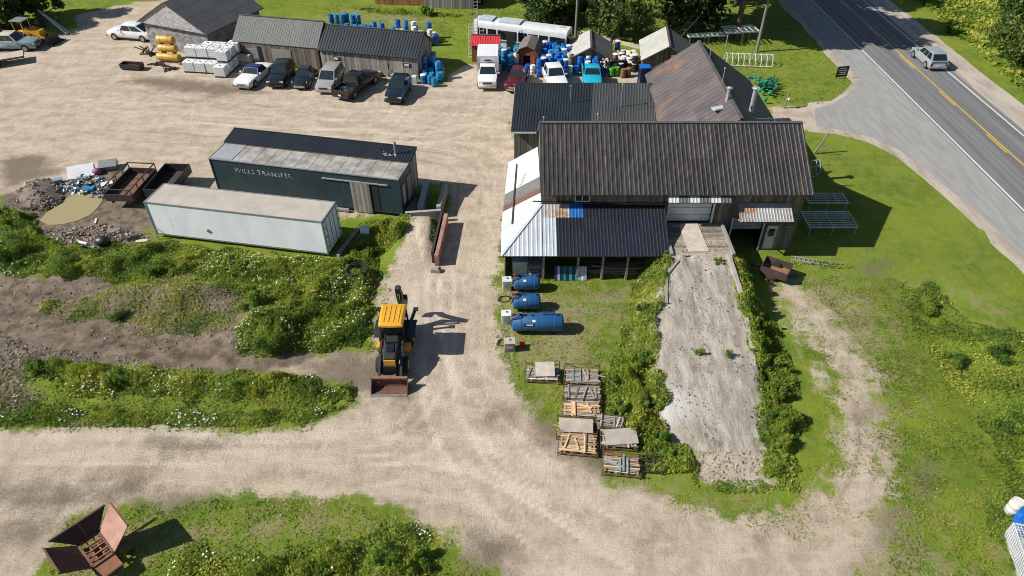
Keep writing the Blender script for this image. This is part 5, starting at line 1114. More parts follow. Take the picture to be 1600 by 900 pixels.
for i, (a, c, z) in enumerate(cells):
    o = TP if i == 0 else copy_tree(TP)
    place(o, base+u*(1.27*a+(0.15 if c > 1.9 else 0))+v*(1.09*c)+Vector((0, 0, 1.17*z)), r0+random.uniform(-0.03, 0.03), 'white caged tote, '+('upper' if z else 'bottom')+' layer, '+('right-hand column' if a == 3 else ('leftmost', 'second', 'third')[a]+' from left')+', '+('nearest' if c < 0.3 else 'second' if c < 1.2 else 'third' if c < 2.1 else 'farthest')+' row', 'caged totes by the block building')
# yellow floats stacked by the block building
def tank_h(name, label, cat, c, rz, L, r, m, z, legs='rust_dark', group=None, bands=2, extra=None):
    t = thing(name, label, cat, (c.x, c.y, 0), rz, group); zc = z+r
    M = Matrix.Rotation(math.pi/2, 3, 'Y')
    MB().lathe([(0.02, -L/2-0.10), (r*0.6, -L/2-0.07), (r*0.93, -L/2), (r, -L/2+0.06), (r, L/2-0.06), (r*0.93, L/2), (r*0.6, L/2+0.07), (0.02, L/2+0.10)], 20, M, c=(0, 0, zc)).build('shell', m, t, 40)
    for k in range(bands):
        x = -L/2+L*(k+0.5)/bands; MB().lathe([(r+0.004, -0.03), (r+0.012, -0.025), (r+0.012, 0.025), (r+0.004, 0.03)], 20, M, c=(x, 0, zc)).build('band', m, t)
    for x in (-L*0.32, L*0.32): MB().box((x, 0, (z+r*0.35)/2), (0.12, r*1.3, z+r*0.35)).build('saddle', legs, t)
    return t
c = P(266, 96); tank_h('yellow_tank', 'lowest and longest of the yellow tanks stacked by the block building', 'tank', c, R(-12), 2.6, 0.42, 'yellow_tank', 0.05)
tank_h('yellow_tank', 'middle yellow tank of the stack by the block building', 'tank', c+Vector((0.0, 0.35, 0)), R(-10), 2.0, 0.38, 'yellow_tank', 0.95); tank_h('yellow_tank', 'top yellow tank of the stack by the block building', 'tank', c+Vector((-0.1, 0.7, 0)), R(-12), 1.9, 0.40, 'yellow_tank', 1.75)
# ------------------------------------------------------------------ blue fuel tanks and pump cabinets
def fuel_tank(label, x0, x1, yp, L, r):
    c = (P(x0, yp)+P(x1, yp))/2; t = tank_h('fuel_tank', label, 'tank', c, 0, L, r, 'tank_blue', 0.12, 'black_steel', bands=3); zt = 0.12+2*r
    for x in (-L*0.36, -L*0.12, L*0.38): MB().cyl((x, 0.0, zt-0.02), (x, 0.0, zt+0.14), 0.05, n=8).build('vent_pipe', 'tank_blue', t)
    MB().tube([(-L*0.36, 0.0, zt+0.14), (-L*0.36, -0.2, zt+0.12), (-L*0.5, -0.3, zt), (-L*0.6, -0.25, zt-0.5)], 0.035, 6).build('hose', 'rubber_hose', t); MB().box((-L*0.30, 0.02, zt+0.03), (0.45, 0.16, 0.05)).build('fitting', 'black_steel', t)
    MB().box((-L*0.5-0.02, 0.05, zt+0.02), (0.16, 0.14, 0.16)).build('red_cap', 'red_plastic', t)
    e = 0.7; MB().box((-L*0.08, -r*math.sin(e)-0.004, 0.12+r+r*math.cos(e)+0.004), (0.20, 0.14, 0.012), Matrix.Rotation(e, 3, 'X')).build('label_plate', 'white_paint', t); return t
fuel_tank('short blue fuel tank nearest the lean-to', 803, 842, 452, 1.62, 0.50); fuel_tank('middle short blue fuel tank beside the track', 803, 842, 482, 1.62, 0.52); ft = fuel_tank('longest blue fuel tank, nearest the camera of the three', 801, 878, 516, 3.05, 0.56)
e = 1.15; MB().box((-0.55, -0.56*math.sin(e)-0.006, 0.12+0.56+0.56*math.cos(e)+0.004), (0.66, 0.14, 0.012), Matrix.Rotation(e, 3, 'X')).build('nameplate', 'drum_black', ft); MB().box((-0.5, -0.56*math.sin(e)-0.012, 0.12+0.56+0.56*math.cos(e)+0.008), (0.40, 0.07, 0.012), Matrix.Rotation(e, 3, 'X')).build('nameplate_text', 'white_paint', ft)
MB().cyl((0.35, 0.1, 1.2), (0.35, 0.1, 1.5), 0.04, n=8).bar((0.35, 0.1, 1.42), (1.1, 0.1, 1.38), 0.06).build('pipe', 'tank_blue', ft)
for i, (px, py, lab, w_, h_) in enumerate([(792, 452, 'pale pump cabinet beside the tank nearest the lean-to', 0.55, 0.85), (791, 506, 'pale pump cabinet with a small hose fitting beside the long blue tank', 0.55, 0.9), (796, 546, 'grey pump box with a rusty top nearest the pallets', 0.62, 0.7)]):
    t = thing('pump_cabinet', lab, 'cabinet', P(px, py), R(4)); MB().box((0, 0, h_/2), (w_, 0.5, h_)).build('box', 'drum_white' if i < 2 else 'concrete', t); MB().box((0, 0, h_+0.02), (w_+0.06, 0.56, 0.04)).build('top', 'white_paint' if i < 2 else 'pale_board', t)
    MB().box((0.05, 0.05, h_+0.07), (0.1, 0.08, 0.07)).build('fitting', 'machine_black', t); MB().box((0, -0.26, h_*0.6), (w_*0.7, 0.02, h_*0.4)).build('panel', 'galv', t)
t = thing('hose', 'x', 'x'); bpy.data.objects.remove(t)
for i, (px, py, lab) in enumerate([(788, 468, 'black hose loops on the ground between the first two pump cabinets'), (787, 536, 'black hose loop lying beside the grey pump box')]):
    c = P(px, py); pts = [(0.45*math.cos(a*0.55)*(1+0.3*math.sin(a)), 0.30*math.sin(a*0.55), 0.03+0.02*(a % 3)) for a in range(20)]; o = MB().tube(pts, 0.025, 5).build('hose', 'rubber_hose'); o.location = c; tag(o, lab, 'hose')
t = thing('red_can', 'small red fuel can standing in the grass by the grey pump box', 'can', P(816, 541), 0.3); MB().loft([[(x*k, y*k, z) for x, y in ((-0.15, -0.1), (0.15, -0.1), (0.15, 0.1), (-0.15, 0.1))] for z, k in ((0, 1), (0.3, 1), (0.4, 0.5))]).build('body', 'red_plastic', t, 30); MB().cyl((0.05, 0, 0.38), (0.16, 0, 0.52), 0.03, n=8).build('spout', 'red_plastic', t)
# under the lean-to: white chest, crates, leaning corrugated sheets
t = thing('white_chest', 'white boxy chest under the corner of the white-roofed lean-to', 'chest', P(812, 424), 0.05); MB().box((0, 0, 0.55), (1.0, 0.9, 1.1)).build('body', 'white_paint', t); MB().box((0, 0, 1.13), (1.04, 0.94, 0.06)).build('lid', 'roof_white', t)
t = thing('pallet_pile', 'jumbled pallets stacked beside the white chest under the lean-to', 'pallets', P(836, 428), 0.1)
for k in range(7): MB().box((random.uniform(-0.1, 0.1), random.uniform(-0.1, 0.1), 0.08+0.17*k), (1.0, 0.9, 0.10), Matrix.Rotation(random.uniform(-0.15, 0.15), 3, 'Z')).build('pallet', 'grey_wood' if k % 2 else 'plank', t)
t = thing('panel_stack', 'blue, green and white striped panels leaning under the lean-to', 'panels', P(891, 437), 0.0)
for k in range(11): MB().box((-1.0+0.2*k, 0.1, 0.47), (0.17, 0.05, 0.98), Matrix.Rotation(-0.45, 3, 'X')).build('panel', ['drum_navy', 'paint_palesilver', 'drum_navy', 'green_net', 'drum_navy', 'green_net', 'drum_navy', 'green_net', 'paint_palesilver', 'white_paint', 'paint_palesilver'][k], t)
t = thing('lumber_stack', 'long dark lumber stored in the shade under the lean-to', 'lumber', P(965, 428), 0.02)
for k in range(12): MB().box((random.uniform(-0.6, 0.6), 0.22*(k % 4), 0.12+0.2*(k//4)), (3.4, 0.2, 0.14), Matrix.Rotation(random.uniform(-0.08, 0.08), 3, 'Z'), t=random.uniform(-1, 1)).build('board', 'old_wood', t)

# ------------------------------------------------------------------ steel racks of scrap timber
def rack(label, px, py, rz, wood, Wd=2.1, D=1.25, tall=1.5, sheet=None, slats=9):
    tall *= 0.72; slats += 3
    t = thing('timber_rack', label, 'rack', P(px, py), rz, 'steel racks of scrap timber')
    for x in (-Wd/2, Wd/2):
        for y in (-D/2, D/2): MB().bar((x, y, 0), (x, y, tall if y > 0 else tall*0.6), 0.04).build('post', 'rust', t)
    for s in (-1, 1): MB().bar((-Wd/2, s*D/2, 0.2), (Wd/2, s*D/2, 0.2), 0.045).build('rail', 'rust', t); (MB().bar((-Wd/2, s*D/2, tall*0.7), (Wd/2, s*D/2, tall*0.7), 0.03).build('rail', 'rust', t) if s > 0 else None)
    for s in (-1, 1): MB().bar((s*Wd/2, -D/2, 0.2), (s*Wd/2, D/2, 0.2), 0.045).build('rail', 'rust', t)
    MB().bar((-Wd/2, D/2, tall*0.7), (0, D/2, 0.3), 0.03).build('brace', 'rust', t); MB().bar((Wd/2, D/2, tall*0.7), (0.2, D/2, 0.3), 0.03).build('brace', 'rust', t)
    s_ = thing('scrap_timber', 'scrap timber and slats lying in the '+label.split(' rack')[0].replace('steel', '').strip()+' rack', 'timber', P(px, py), rz, 'timber in the racks')
    for k in range(4): MB().box((-Wd/2+0.15+(Wd-0.3)*k/3, 0, 0.30), (0.09, D-0.06, 0.10), t=random.uniform(-1, 1)).build('stringer', random.choice(wood), s_)
    for k in range(slats):
        y = -D/2+0.06+(D-0.12)*k/(slats-1); MB().box((random.uniform(-0.05, 0.05), y, 0.365+random.uniform(0, 0.02)), (Wd-0.08-random.choice((0, 0, 0.1, 0.5)), (D/slats)*random.uniform(0.45, 0.85), 0.03), Matrix.Rotation(random.uniform(-0.035, 0.035), 3, 'Z'), t=random.uniform(-1, 1)).build('slat', random.choice(wood), s_)
    for k in range(5): MB().box((random.uniform(-Wd/2+0.2, Wd/2-0.2), random.uniform(-0.1, 0.1), 0.41+0.012*k), (random.uniform(0.06, 0.11), D*random.uniform(0.6, 1.0), 0.035), Matrix.Rotation(random.choice((0, 0, 0, 0.3, -0.25, 1.3)), 3, 'Z'), t=random.uniform(-1, 1)).build('slat', random.choice(wood), s_)
    if sheet: MB().box(sheet[0], sheet[1], Matrix.Rotation(sheet[2], 3, 'Z') @ Matrix.Rotation(sheet[3], 3, 'X')).build('sheet', 'pale_board', s_)
    return t
rack('leftmost steel rack with a tilted pale sheet on top', 847, 590, R(-4), ['pale_board', 'plank'], 1.95, 1.0, 1.3, ((0.15, 0.1, 0.62), (1.1, 0.9, 0.04), 0.1, 0.35), 6)
rack('upper rack of orange and blue slats beside the green weeds', 909, 594, R(-3), ['new_wood', 'pale_board', 'grey_wood', 'plank', 'paint_greyblue'], 2.0, 1.2, 1.4)
rack('second rack down the column with pale grey slats', 909, 622, R(-3), ['pale_board', 'grey_wood', 'plank'], 2.1, 1.2, 1.3)
rack('third rack down the column with long orange planks', 908, 645, R(-3), ['new_wood', 'pale_board', 'new_wood'], 2.1, 1.1, 1.1)
rack('fourth rack carrying a flat pale board sheet', 899, 676, R(-5), ['pale_board', 'new_wood'], 2.0, 1.1, 1.3, ((0.0, 0.05, 0.55), (1.8, 0.85, 0.04), 0.02, 0.12))
rack('lowest left rack of closely crossed yellow slats', 902, 699, R(-6), ['new_wood', 'pale_board', 'new_wood'], 2.0, 1.2, 1.0, None, 11)
rack('right rack with a pale slanting sheet in the weeds', 966, 692, R(-4), ['pale_board', 'plank'], 1.9, 1.1, 1.2, ((0.1, 0.0, 0.55), (1.7, 0.9, 0.04), 0.15, 0.2), 6)
rack('lowest right rack of multicoloured slats next to its own shadow', 970, 732, R(-7), ['pale_board', 'new_wood', 'paint_greyblue', 'plank', 'red_board', 'pale_board', 'grey_wood'], 1.9, 1.1, 1.2, None, 8)

ef = thing('shadow_lattice', 'dark lattice of bars added as the rack shadow right of the lowest rack', 'rack', P(1016, 728), R(-4))  # lattice shadow beside the lowest rack, built as dark bars
for k in range(4): MB().bar((-0.55, -0.5+0.33*k, 0.2), (0.55, -0.5+0.33*k, 0.2), 0.045).build('bar', 'rust_dark', ef); MB().bar((-0.55+0.366*k, -0.52, 0.24), (-0.55+0.366*k, 0.52, 0.24), 0.045).build('bar', 'rust_dark', ef)
for sx in (-1, 1):
    for sy in (-1, 1): MB().bar((sx*0.55, sy*0.5, 0), (sx*0.55, sy*0.5, 0.3), 0.05).build('leg', 'rust_dark', ef)
rack('rear rack half hidden in weeds behind the pale slanting sheet', 953, 668, R(-8), ['plank', 'grey_wood', 'pale_board'], 1.6, 1.0, 0.9, None, 6)
# ------------------------------------------------------------------ rusty hopper in the foreground
hc_ = P(150, 858, 0.75); hp = thing('rusty_hopper', 'big rusty steel hopper with flared sides in the lower left corner', 'hopper', (hc_.x, hc_.y, 0), R(48)); A1, A2, z0 = 0.46, 0.78, 0.75; A_ = A1
for k, (dx, hw_, tw, fl, dz, m_) in enumerate([(A1, A2, 0.86, 1.0, 1.1, 'rust_pink'), (A2, A1, 1.25, 0.5, 0.75, 'rust_dark'), (A1, A2, 0.86, 1.05, 1.05, 'rust'), (A2, A1, 0.5, 0.75, -0.12, 'rust_orange')]):  # rust tones also paint the light: pale lit side, dark side away from sun
    M = Matrix.Rotation(math.pi/2*k, 3, 'Z')
    q = [M @ Vector(c) for c in ((dx, -hw_, z0), (dx+fl, -tw, z0+dz), (dx+fl, tw, z0+dz), (dx, hw_, z0))]
    pl = MB().slab(q, 0.05).build('flared_side', m_, hp); MB().bar(q[1], q[2], 0.08, 0.10).build('rim', 'rust', pl); MB().bar(q[0].lerp(q[3], 0.5)-Vector((0, 0, 0.07)), q[1].lerp(q[2], 0.5)-Vector((0, 0, 0.07)), 0.06, 0.08).build('rib', 'rust', pl)
b = MB()
for s in (-1, 1): b.bar((-A1, s*A2, z0), (A1, s*A2, z0), 0.12); b.bar((s*A1, -A2, z0), (s*A1, A2, z0), 0.12)
b.build('frame', 'rust', hp)
for k in range(4): MB().bar((-A1, -A2+A2*0.4*(k+1), z0-0.10), (A1, -A2+A2*0.4*(k+1), z0-0.10), 0.06).build('grid_bar', 'rust_orange', hp)
for k in range(2): MB().bar((-A1+A1*0.667*(k+1), -A2, z0-0.15), (-A1+A1*0.667*(k+1), A2, z0-0.15), 0.06).build('grid_bar', 'rust_orange', hp)
MB().box((0, 0, 0.3), (0.9, 1.5, 0.03)).build('bottom_plate', 'rust', hp)
for sx in (-1, 1):
    for sy in (-1, 1): MB().bar((sx*A1, sy*A2, 0), (sx*A1, sy*A2, z0), 0.14).build('leg', 'rust_dark', hp)
MB().cyl((A_+0.3, -0.5, 0.35), (A_+0.75, -0.5, 0.35), 0.3, n=12).build('motor', 'rust', hp)

# ------------------------------------------------------------------ dump bodies and small trailers
def tub(name, label, cat, c, rz, L, Wd, zf, h, m, inner, rails=True, wheels=True, wall_t=0.06):
    t = thing(name, label, cat, c, rz)
    MB().box((0, 0, zf), (L, Wd, 0.1)).build('floor', inner, t)
    for s in (-1, 1): MB().box((0, s*Wd/2, zf+h/2), (L, wall_t, h)).build('side_wall', m, t); MB().box((s*L/2, 0, zf+h/2), (wall_t, Wd, h)).build('end_wall', m, t)
    if rails:
        n = 5
        for s in (-1, 1):
            MB().bar((-L/2, s*Wd/2, zf+h+0.45), (L/2, s*Wd/2, zf+h+0.45), 0.07).build('rail', m, t); MB().bar((s*L/2, -Wd/2, zf+h+0.45), (s*L/2, Wd/2, zf+h+0.45), 0.07).build('rail', m, t)
            for k in range(n): MB().bar((-L/2+L*k/(n-1), s*Wd/2, zf+h), (-L/2+L*k/(n-1), s*Wd/2, zf+h+0.45), 0.06).build('stake', m, t)
    for s in (-1, 1): MB().bar((-L/2, s*Wd*0.3, zf-0.15), (L/2, s*Wd*0.3, zf-0.15), 0.12, 0.2).build('chassis_beam', 'rust_dark', t)
    if wheels:
        for s in (-1, 1): wheel(t, -L*0.08, s*(Wd/2-0.02), min(0.42, zf), 0.22, 'rust_dark')
    else:
        for s in (-1, 1): MB().box((s*L*0.35, 0, (zf-0.2)/2), (0.25, Wd*0.7, zf-0.24)).build('support', 'rust_dark', t)
    return t
c, rz = fr((232, 283), (192, 328)); tub('stake_trailer', 'rusty open dump trailer with railed sides left of the trailers', 'trailer', c, rz, 4.0, 2.2, 0.75, 0.55, 'rust_dark', 'rust')
c, rz = fr((283, 283), (255, 318)); tub('dump_body', 'dark steel dump body half hidden behind the white trailer', 'trailer', c, rz, 3.9, 2.0, 0.75, 0.7, 'machine_black', 'rust_dark', rails=False)
st_ = tub('box_trailer', 'small rusty box trailer parked by the barn corner', 'trailer', P(1209, 432), R(-32), 1.75, 1.35, 0.45, 0.55, 'rust_dark', 'rust_orange', rails=False); MB().bar((-0.9, 0, 0.4), (-1.6, 0, 0.35), 0.08).build('drawbar', 'rust_dark', st_)
tub('flat_trailer', 'pale flat deck trailer cut by the left edge', 'trailer', P(4, 100), R(28), 4.6, 2.0, 0.75, 0.06, 'black_steel', 'pale_board', rails=False)
tub('tool_box', 'black steel trough with a rusty plate in the upper left yard', 'trough', P(208, 108), R(-8), 2.2, 0.9, 0.25, 0.4, 'machine_black', 'rust_orange', rails=False, wheels=False)
# yellow loader tractor at the far left
lt = thing('yellow_loader', 'old yellow front loader parked under the trees at the far left', 'loader', P(54, 66), R(-8))
MB().loft([[(x, y, z) for y, z in ((-0.45, 0.7), (0.45, 0.7), (0.45, 1.5), (-0.45, 1.5))] for x in (-0.2, 1.5)]).build('hood', 'machine_yellow', lt); MB().box((-0.9, 0, 0.9), (1.4, 0.9, 0.6)).build('chassis', 'machine_yellow', lt)
for x, y in ((-1.3, 0.6), (-1.3, -0.6), (-0.2, 0.6), (-0.2, -0.6)): MB().bar((x, y, 1.2), (x, y, 2.5), 0.07).build('cab_post', 'machine_yellow', lt)
MB().box((-0.75, 0, 2.55), (1.5, 1.4, 0.08)).build('canopy', 'paint_palesilver', lt)
for x, y, r in ((-0.9, 0.85, 0.7), (-0.9, -0.85, 0.7), (1.1, 0.8, 0.5), (1.1, -0.8, 0.5)): wheel(lt, x, y, r, 0.4, 'machine_yellow')
for s in (-1, 1): MB().bar((0.0, s*0.6, 1.6), (2.4, s*0.6, 0.6), 0.12, 0.2).build('loader_arm', 'machine_yellow', lt)
MB().loft([[(x, y, z) for x, z in ((2.4, 1.0), (2.35, 0.35), (2.6, 0.1), (3.1, 0.1), (3.05, 0.15), (2.62, 0.16), (2.42, 0.4), (2.46, 1.0))] for y in (-1.1, 1.1)]).build('bucket', 'machine_black', lt)
o = thing('light_poles', 'pair of long pale steel poles leaning at the far left', 'poles', P(92, 52), 0)
for k in range(2): MB().cyl((-2.6-0.3*k, 2.0+0.4*k, 1.9), (1.3, -0.6+0.5*k, 0.12), 0.11, n=8).build('pole', 'galv', o)
MB().box((-2.9, 2.2, 0.9), (0.5, 0.5, 1.8)).build('stand', 'machine_black', o)

# ------------------------------------------------------------------ aluminium dock frames, ladders, poles
def dock_frame(name, label, c, rz, L, Wd, z, m, nx, ny, legs=True, hz=0.1, group=None, tilt=None):
    t = thing(name, label, 'dock frame', c, rz, group)
    for s in (-1, 1): MB().bar((-L/2, s*Wd/2, z), (L/2, s*Wd/2, z), 0.08, hz).build('side_rail', m, t); MB().bar((s*L/2, -Wd/2, z), (s*L/2, Wd/2, z), 0.08, hz).build('end_rail', m, t)
    for k in range(1, nx): MB().bar((-L/2+L*k/nx, -Wd/2, z-0.01), (-L/2+L*k/nx, Wd/2, z-0.01), 0.05, hz*0.7).build('cross_bar', m, t)
    for k in range(1, ny): MB().bar((-L/2, -Wd/2+Wd*k/ny, z+0.015), (L/2, -Wd/2+Wd*k/ny, z+0.015), 0.05, hz*0.6).build('long_bar', m, t)
    if legs:
        for x in (-L/2+0.1, 0, L/2-0.1):
            for s in (-1, 1): MB().bar((x, s*Wd/2, 0), (x, s*Wd/2, z), 0.06).build('leg', m, t)
    if tilt: t.rotation_euler = tilt
    return t
dock_frame('dock_frame', 'large metal dock frame nearest the camera in the barn shadow', (P(1299, 349, 0.75)+Vector((0, 0.5, 0))).xy.to_3d(), 0.0, 3.55, 2.0, 0.75, 'galv', 4, 7)
dock_frame('dock_frame', 'narrower metal dock frame behind the large one at the barn wall', (P(1290, 310, 0.75)+Vector((0, 0, 0))).xy.to_3d(), 0.0, 3.0, 1.35, 0.75, 'galv', 4, 4)
t = dock_frame('dock_frame', 'tall grid dock frame standing by the utility pole', P(1152, 66), R(8), 3.8, 2.1, 1.5, 'roof_white', 6, 4, hz=0.16)
dock_frame('dock_frame', 'long low dock frame running behind the pale-roofed shed', P(1103, 68), R(8), 4.6, 1.0, 1.0, 'roof_white', 8, 2, hz=0.16)
o = dock_frame('gangway', 'steep metal gangway leaning up behind the pale-roofed shed', P(1068, 62).xy.to_3d(), R(55), 4.6, 0.8, 0.0, 'roof_white', 10, 1, legs=False, tilt=(0, R(-33), R(35))); o.location.z = 1.35
# hooped white frame
hf = thing('hoop_frame', 'white hooped boat-lift frame lying on the grass behind the barn', 'frame', P(1168, 100), R(-6))
for k in range(9):
    x = -2.4+0.6*k; pts = [(x, 0.9*math.cos(math.pi*j/8), 0.15+0.95*math.sin(math.pi*j/8)) for j in range(9)]; MB().tube(pts, 0.035, 6).build('hoop', 'white_paint', hf)
for y, z in ((0.9, 0.15), (-0.9, 0.15), (0, 1.1)): MB().cyl((-2.5, y, z), (2.5, y, z), 0.04, n=6).build('rail', 'white_paint', hf)
def ladder(label, a, b, w, m='galv', step=0.3, cat='ladder'):
    a, b = Vector(a), Vector(b); c = a.copy(); c.z = 0; d = (b-a); L = d.length; d.normalize(); side = d.cross(Vector((0, 0, 1)))
    side = side.normalized() if side.length > 0.01 else Vector((1, 0, 0)); t = thing('ladder', label, cat, c)
    for s in (-1, 1): MB().bar(a-c+side*s*w/2, b-c+side*s*w/2, 0.06).build('rail', m, t)
    for k in range(1, int(L/step)): p = a-c+d*step*k; MB().bar(p-side*w/2, p+side*w/2, 0.04).build('rung', m, t)
    return t
ladder('metal ladder lying flat on the grass beside the barn corner', P(1236, 403, 0.05), P(1304, 413, 0.05), 0.42)
base = P(750, 92)
for k, (dx, h, lab) in enumerate([(-0.4, 3.6, 'short ladder leaning on the left end of the bus'), (0.15, 6.6, 'tallest ladder rising above the left end of the bus'), (0.75, 3.3, 'third ladder leaning on the bus behind the red shed')]):
    ladder(lab, base+Vector((dx-0.6, -0.2, 0)), base+Vector((dx-0.5, 0.7, h)), 0.45, 'white_paint' if k != 1 else 'galv', 0.33)
def utility_pole(label, base, h, lean, arms=1):
    t = thing('utility_pole', label, 'pole', base); top = Vector((lean[0], lean[1], h)); MB().cyl((0, 0, -0.1), top, 0.17, 0.11, n=10).build('pole', 'pole_wood', t, 40)
    for k in range(arms): z = 0.93-0.1*k; MB().bar(top*z+Vector((-1.1, 0.05, 0)), top*z+Vector((1.1, 0.05, 0)), 0.1, 0.12).build('crossarm', 'pole_wood', t)
    for x in (-1.0, 0, 1.0): MB().cyl(top*0.93+Vector((x, 0.05, 0.06)), top*0.93+Vector((x, 0.05, 0.26)), 0.05, n=8).build('insulator', 'white_paint', t)
    return t
utility_pole('leaning wooden utility pole on the grass by the road', P(1182, 81), 11, (0.1, 0.3)); utility_pole('slim wooden utility pole behind the bus', P(899, 62), 10, (0.0, 0.2))
t = thing('guy_anchor', 'thin slanting steel guy wire behind the bus', 'wire', P(877, 40)); MB().cyl((0, 0, 0), (1.8, 0.2, 3.0), 0.03, n=6).build('wire', 'steel', t)
t = thing('marker_post', 'short wooden post with a round white lamp on the grass behind the barn', 'post', P(1225, 169)); MB().cyl((0, 0, 0), (0.15, 0.05, 1.7), 0.09, n=8).build('post', 'pole_wood', t); MB().ell((0.22, -0.1, 0.95), (0.16, 0.12, 0.16), 10, 6).build('lamp', 'white_paint', t, 60)
t = thing('post', 'leaning post in the shade beyond the barn gable', 'post', P(1272, 240)); MB().cyl((0, 0, 0), (0.75, 0.1, 1.9), 0.08, n=8).build('post', 'pole_wood', t); MB().bar((0.1, 0, 0.2), (1.2, -0.3, 0.9), 0.07).build('strut', 'pole_wood', t)
t = thing('boat_winch', 'blue-grey tubular frame leaning beside the barn gable wall', 'frame', P(1268, 270)); b = MB()
b.tube([(-0.5, -0.6, 0.1), (-0.3, 0, 1.1), (0.4, 0.1, 1.2), (0.5, -0.5, 0.4), (0.0, -0.8, 0.1), (-0.5, -0.6, 0.1)], 0.05, 6).tube([(-0.4, -0.3, 0.6), (0.5, -0.2, 0.8)], 0.05, 6).tube([(0.1, 0.0, 1.15), (0.1, -0.8, 0.15)], 0.05, 6); b.build('frame', 'paint_greyblue', t)
# roadside sign: black panel with pale lettering
sg = thing('roadside_sign', 'small black roadside sign board with white lettering near the driveway', 'sign', P(1313, 123), R(10))
MB().box((0, 0, 0.78), (1.25, 0.08, 1.1)).build('panel', 'black_steel', sg)
for k, (w_, z) in enumerate([(0.8, 1.12), (0.95, 0.90), (0.7, 0.70), (0.85, 0.5)]): MB().box((0.03*k-0.05, -0.045, z), (w_, 0.012, 0.09)).build('lettering_line', 'white_paint', sg)
for s in (-1, 1): MB().bar((s*0.5, 0, 0), (s*0.5, 0, 0.3), 0.07).build('leg', 'black_steel', sg)
# green netting heap
gn = thing('net_heap', 'heap of bright green netting and branches on the grass behind the barn', 'netting', P(1197, 140)); b = MB()
for k in range(60): b.ell((random.gauss(0, 0.45), random.gauss(0.2, 0.95), abs(random.gauss(0.35, 0.3))), (random.uniform(0.12, 0.3), random.uniform(0.12, 0.3), random.uniform(0.06, 0.16)), 7, 5, M=Matrix.Rotation(random.random()*3, 3, 'X'))
tag(b.build('net', 'green_net', gn), kind='stuff'); b = MB()
for k in range(40): p = Vector((random.gauss(0.3, 0.3), random.gauss(-0.5, 0.6), 0)); b.bar(p, p+Vector((random.gauss(0, 0.5), random.gauss(0, 0.5), random.uniform(0.4, 1.3))), 0.04)
tag(b.build('branch', 'machine_black', gn), kind='stuff')
# hose coil in the weeds
hc = thing('hose_coil', 'big coil of black pipe lying in the weeds behind the backhoe', 'coil', P(560, 434))
for k in range(6): r = 0.62+0.05*(k % 3); MB().tube([(r*math.cos(a*math.pi/10)+0.04*random.random(), r*math.sin(a*math.pi/10), 0.42+0.07*k+0.05*math.sin(a*0.6+k)) for a in range(21)], 0.04, 6).build('loop', 'rubber_hose', hc)
# silver debris lying on the ramp edge
flat_thing('metal_strip', 'bent silver metal strip on the weedy edge of the ramp', 'scrap', [P(1030, 634, 0.35), P(1035, 632, 0.4), P(1044, 647, 0.25), P(1039, 649, 0.25)], 0.05, 'galv')

# ------------------------------------------------------------------ rubble, spoil and scrap
def chunk_pile(name, label, pix, n, hmax, mats, smin, smax, cat='pile', zf=None, flat=0.5):
    poly = poly_w(pix); c = poly.mean(0); t = thing(name, label, cat, (c[0], c[1], 0)); rad = np.sqrt(((poly-c)**2).sum(1)).mean(); b = MB(); k = 0; lo, hi = poly.min(0), poly.max(0)
    xs = RNG.uniform(lo[0], hi[0], n*6); ys = RNG.uniform(lo[1], hi[1], n*6); d = sdist(poly, xs, ys)
    for x, y, dd_ in zip(xs, ys, d):
        if dd_ < 0 or k >= n: continue
        k += 1; s = random.uniform(smin, smax); h = hmax*min(1, dd_/max(0.3, rad*0.7)); gz_ = float((zf or height)(np.array([x]), np.array([y]))[0])
        M = Matrix.Rotation(random.random()*6.3, 3, 'Z') @ Matrix.Rotation(random.uniform(-0.6, 0.6), 3, 'X') @ Matrix.Rotation(random.uniform(-0.6, 0.6), 3, 'Y')
        b.box((x-c[0], y-c[1], gz_+h*random.uniform(0.75, 1.0)+s*0.1), (s*random.uniform(0.6, 1.6), s*random.uniform(0.5, 1.0), s*random.uniform(0.25, flat+0.3)), M, m=random.randrange(len(mats)), t=random.uniform(-1, 1))
    tag(b.build('chunk', mats, t), kind='stuff')
    if hmax > 0.3:
        m = MB(); rr = []
        for f, hh in ((1.0, -0.05), (0.8, 0.30), (0.55, 0.66), (0.3, 0.9), (0.02, 1.0)): rr.append([((p[0]-c[0])*f+random.uniform(-0.1, 0.1)*f, (p[1]-c[1])*f, hmax*hh*0.92) for p in poly])
        m.loft(rr[::1], caps=False).build('mound', 'rubble', t, 40)
    return t
chunk_pile('rubble_pile', 'dark heap of broken rubble beside the muddy puddle', [(22, 312), (45, 285), (75, 280), (100, 298), (98, 318), (70, 330), (35, 328)], 1100, 0.9, ['rubble', 'rubble', 'rubble', 'stone'], 0.06, 0.26)
chunk_pile('debris_scatter', 'scattered rubble and wood scraps round the puddle', [(10, 330), (30, 355), (110, 385), (180, 390), (230, 370), (170, 350), (60, 362), (40, 340)], 380, 0.12, ['stone', 'rubble', 'rubble', 'plank', 'pale_board'], 0.04, 0.2)
chunk_pile('debris_scatter', 'mixed broken scrap between the puddle and the rusty dump trailer', [(90, 300), (100, 280), (140, 272), (180, 285), (165, 312), (120, 302)], 220, 0.2, ['stone', 'plank', 'pale_board', 'white_paint', 'drum_teal', 'rubble'], 0.06, 0.3)
chunk_pile('bark_scatter', 'split wood and bark litter on the bare earth at the left edge', [(0, 520), (60, 540), (200, 560), (330, 575), (200, 585), (60, 600), (90, 640), (0, 645), (-30, 580)], 1100, 0.06, ['grey_wood', 'plank', 'rubble', 'rubble', 'stone'], 0.03, 0.14, flat=0.1)
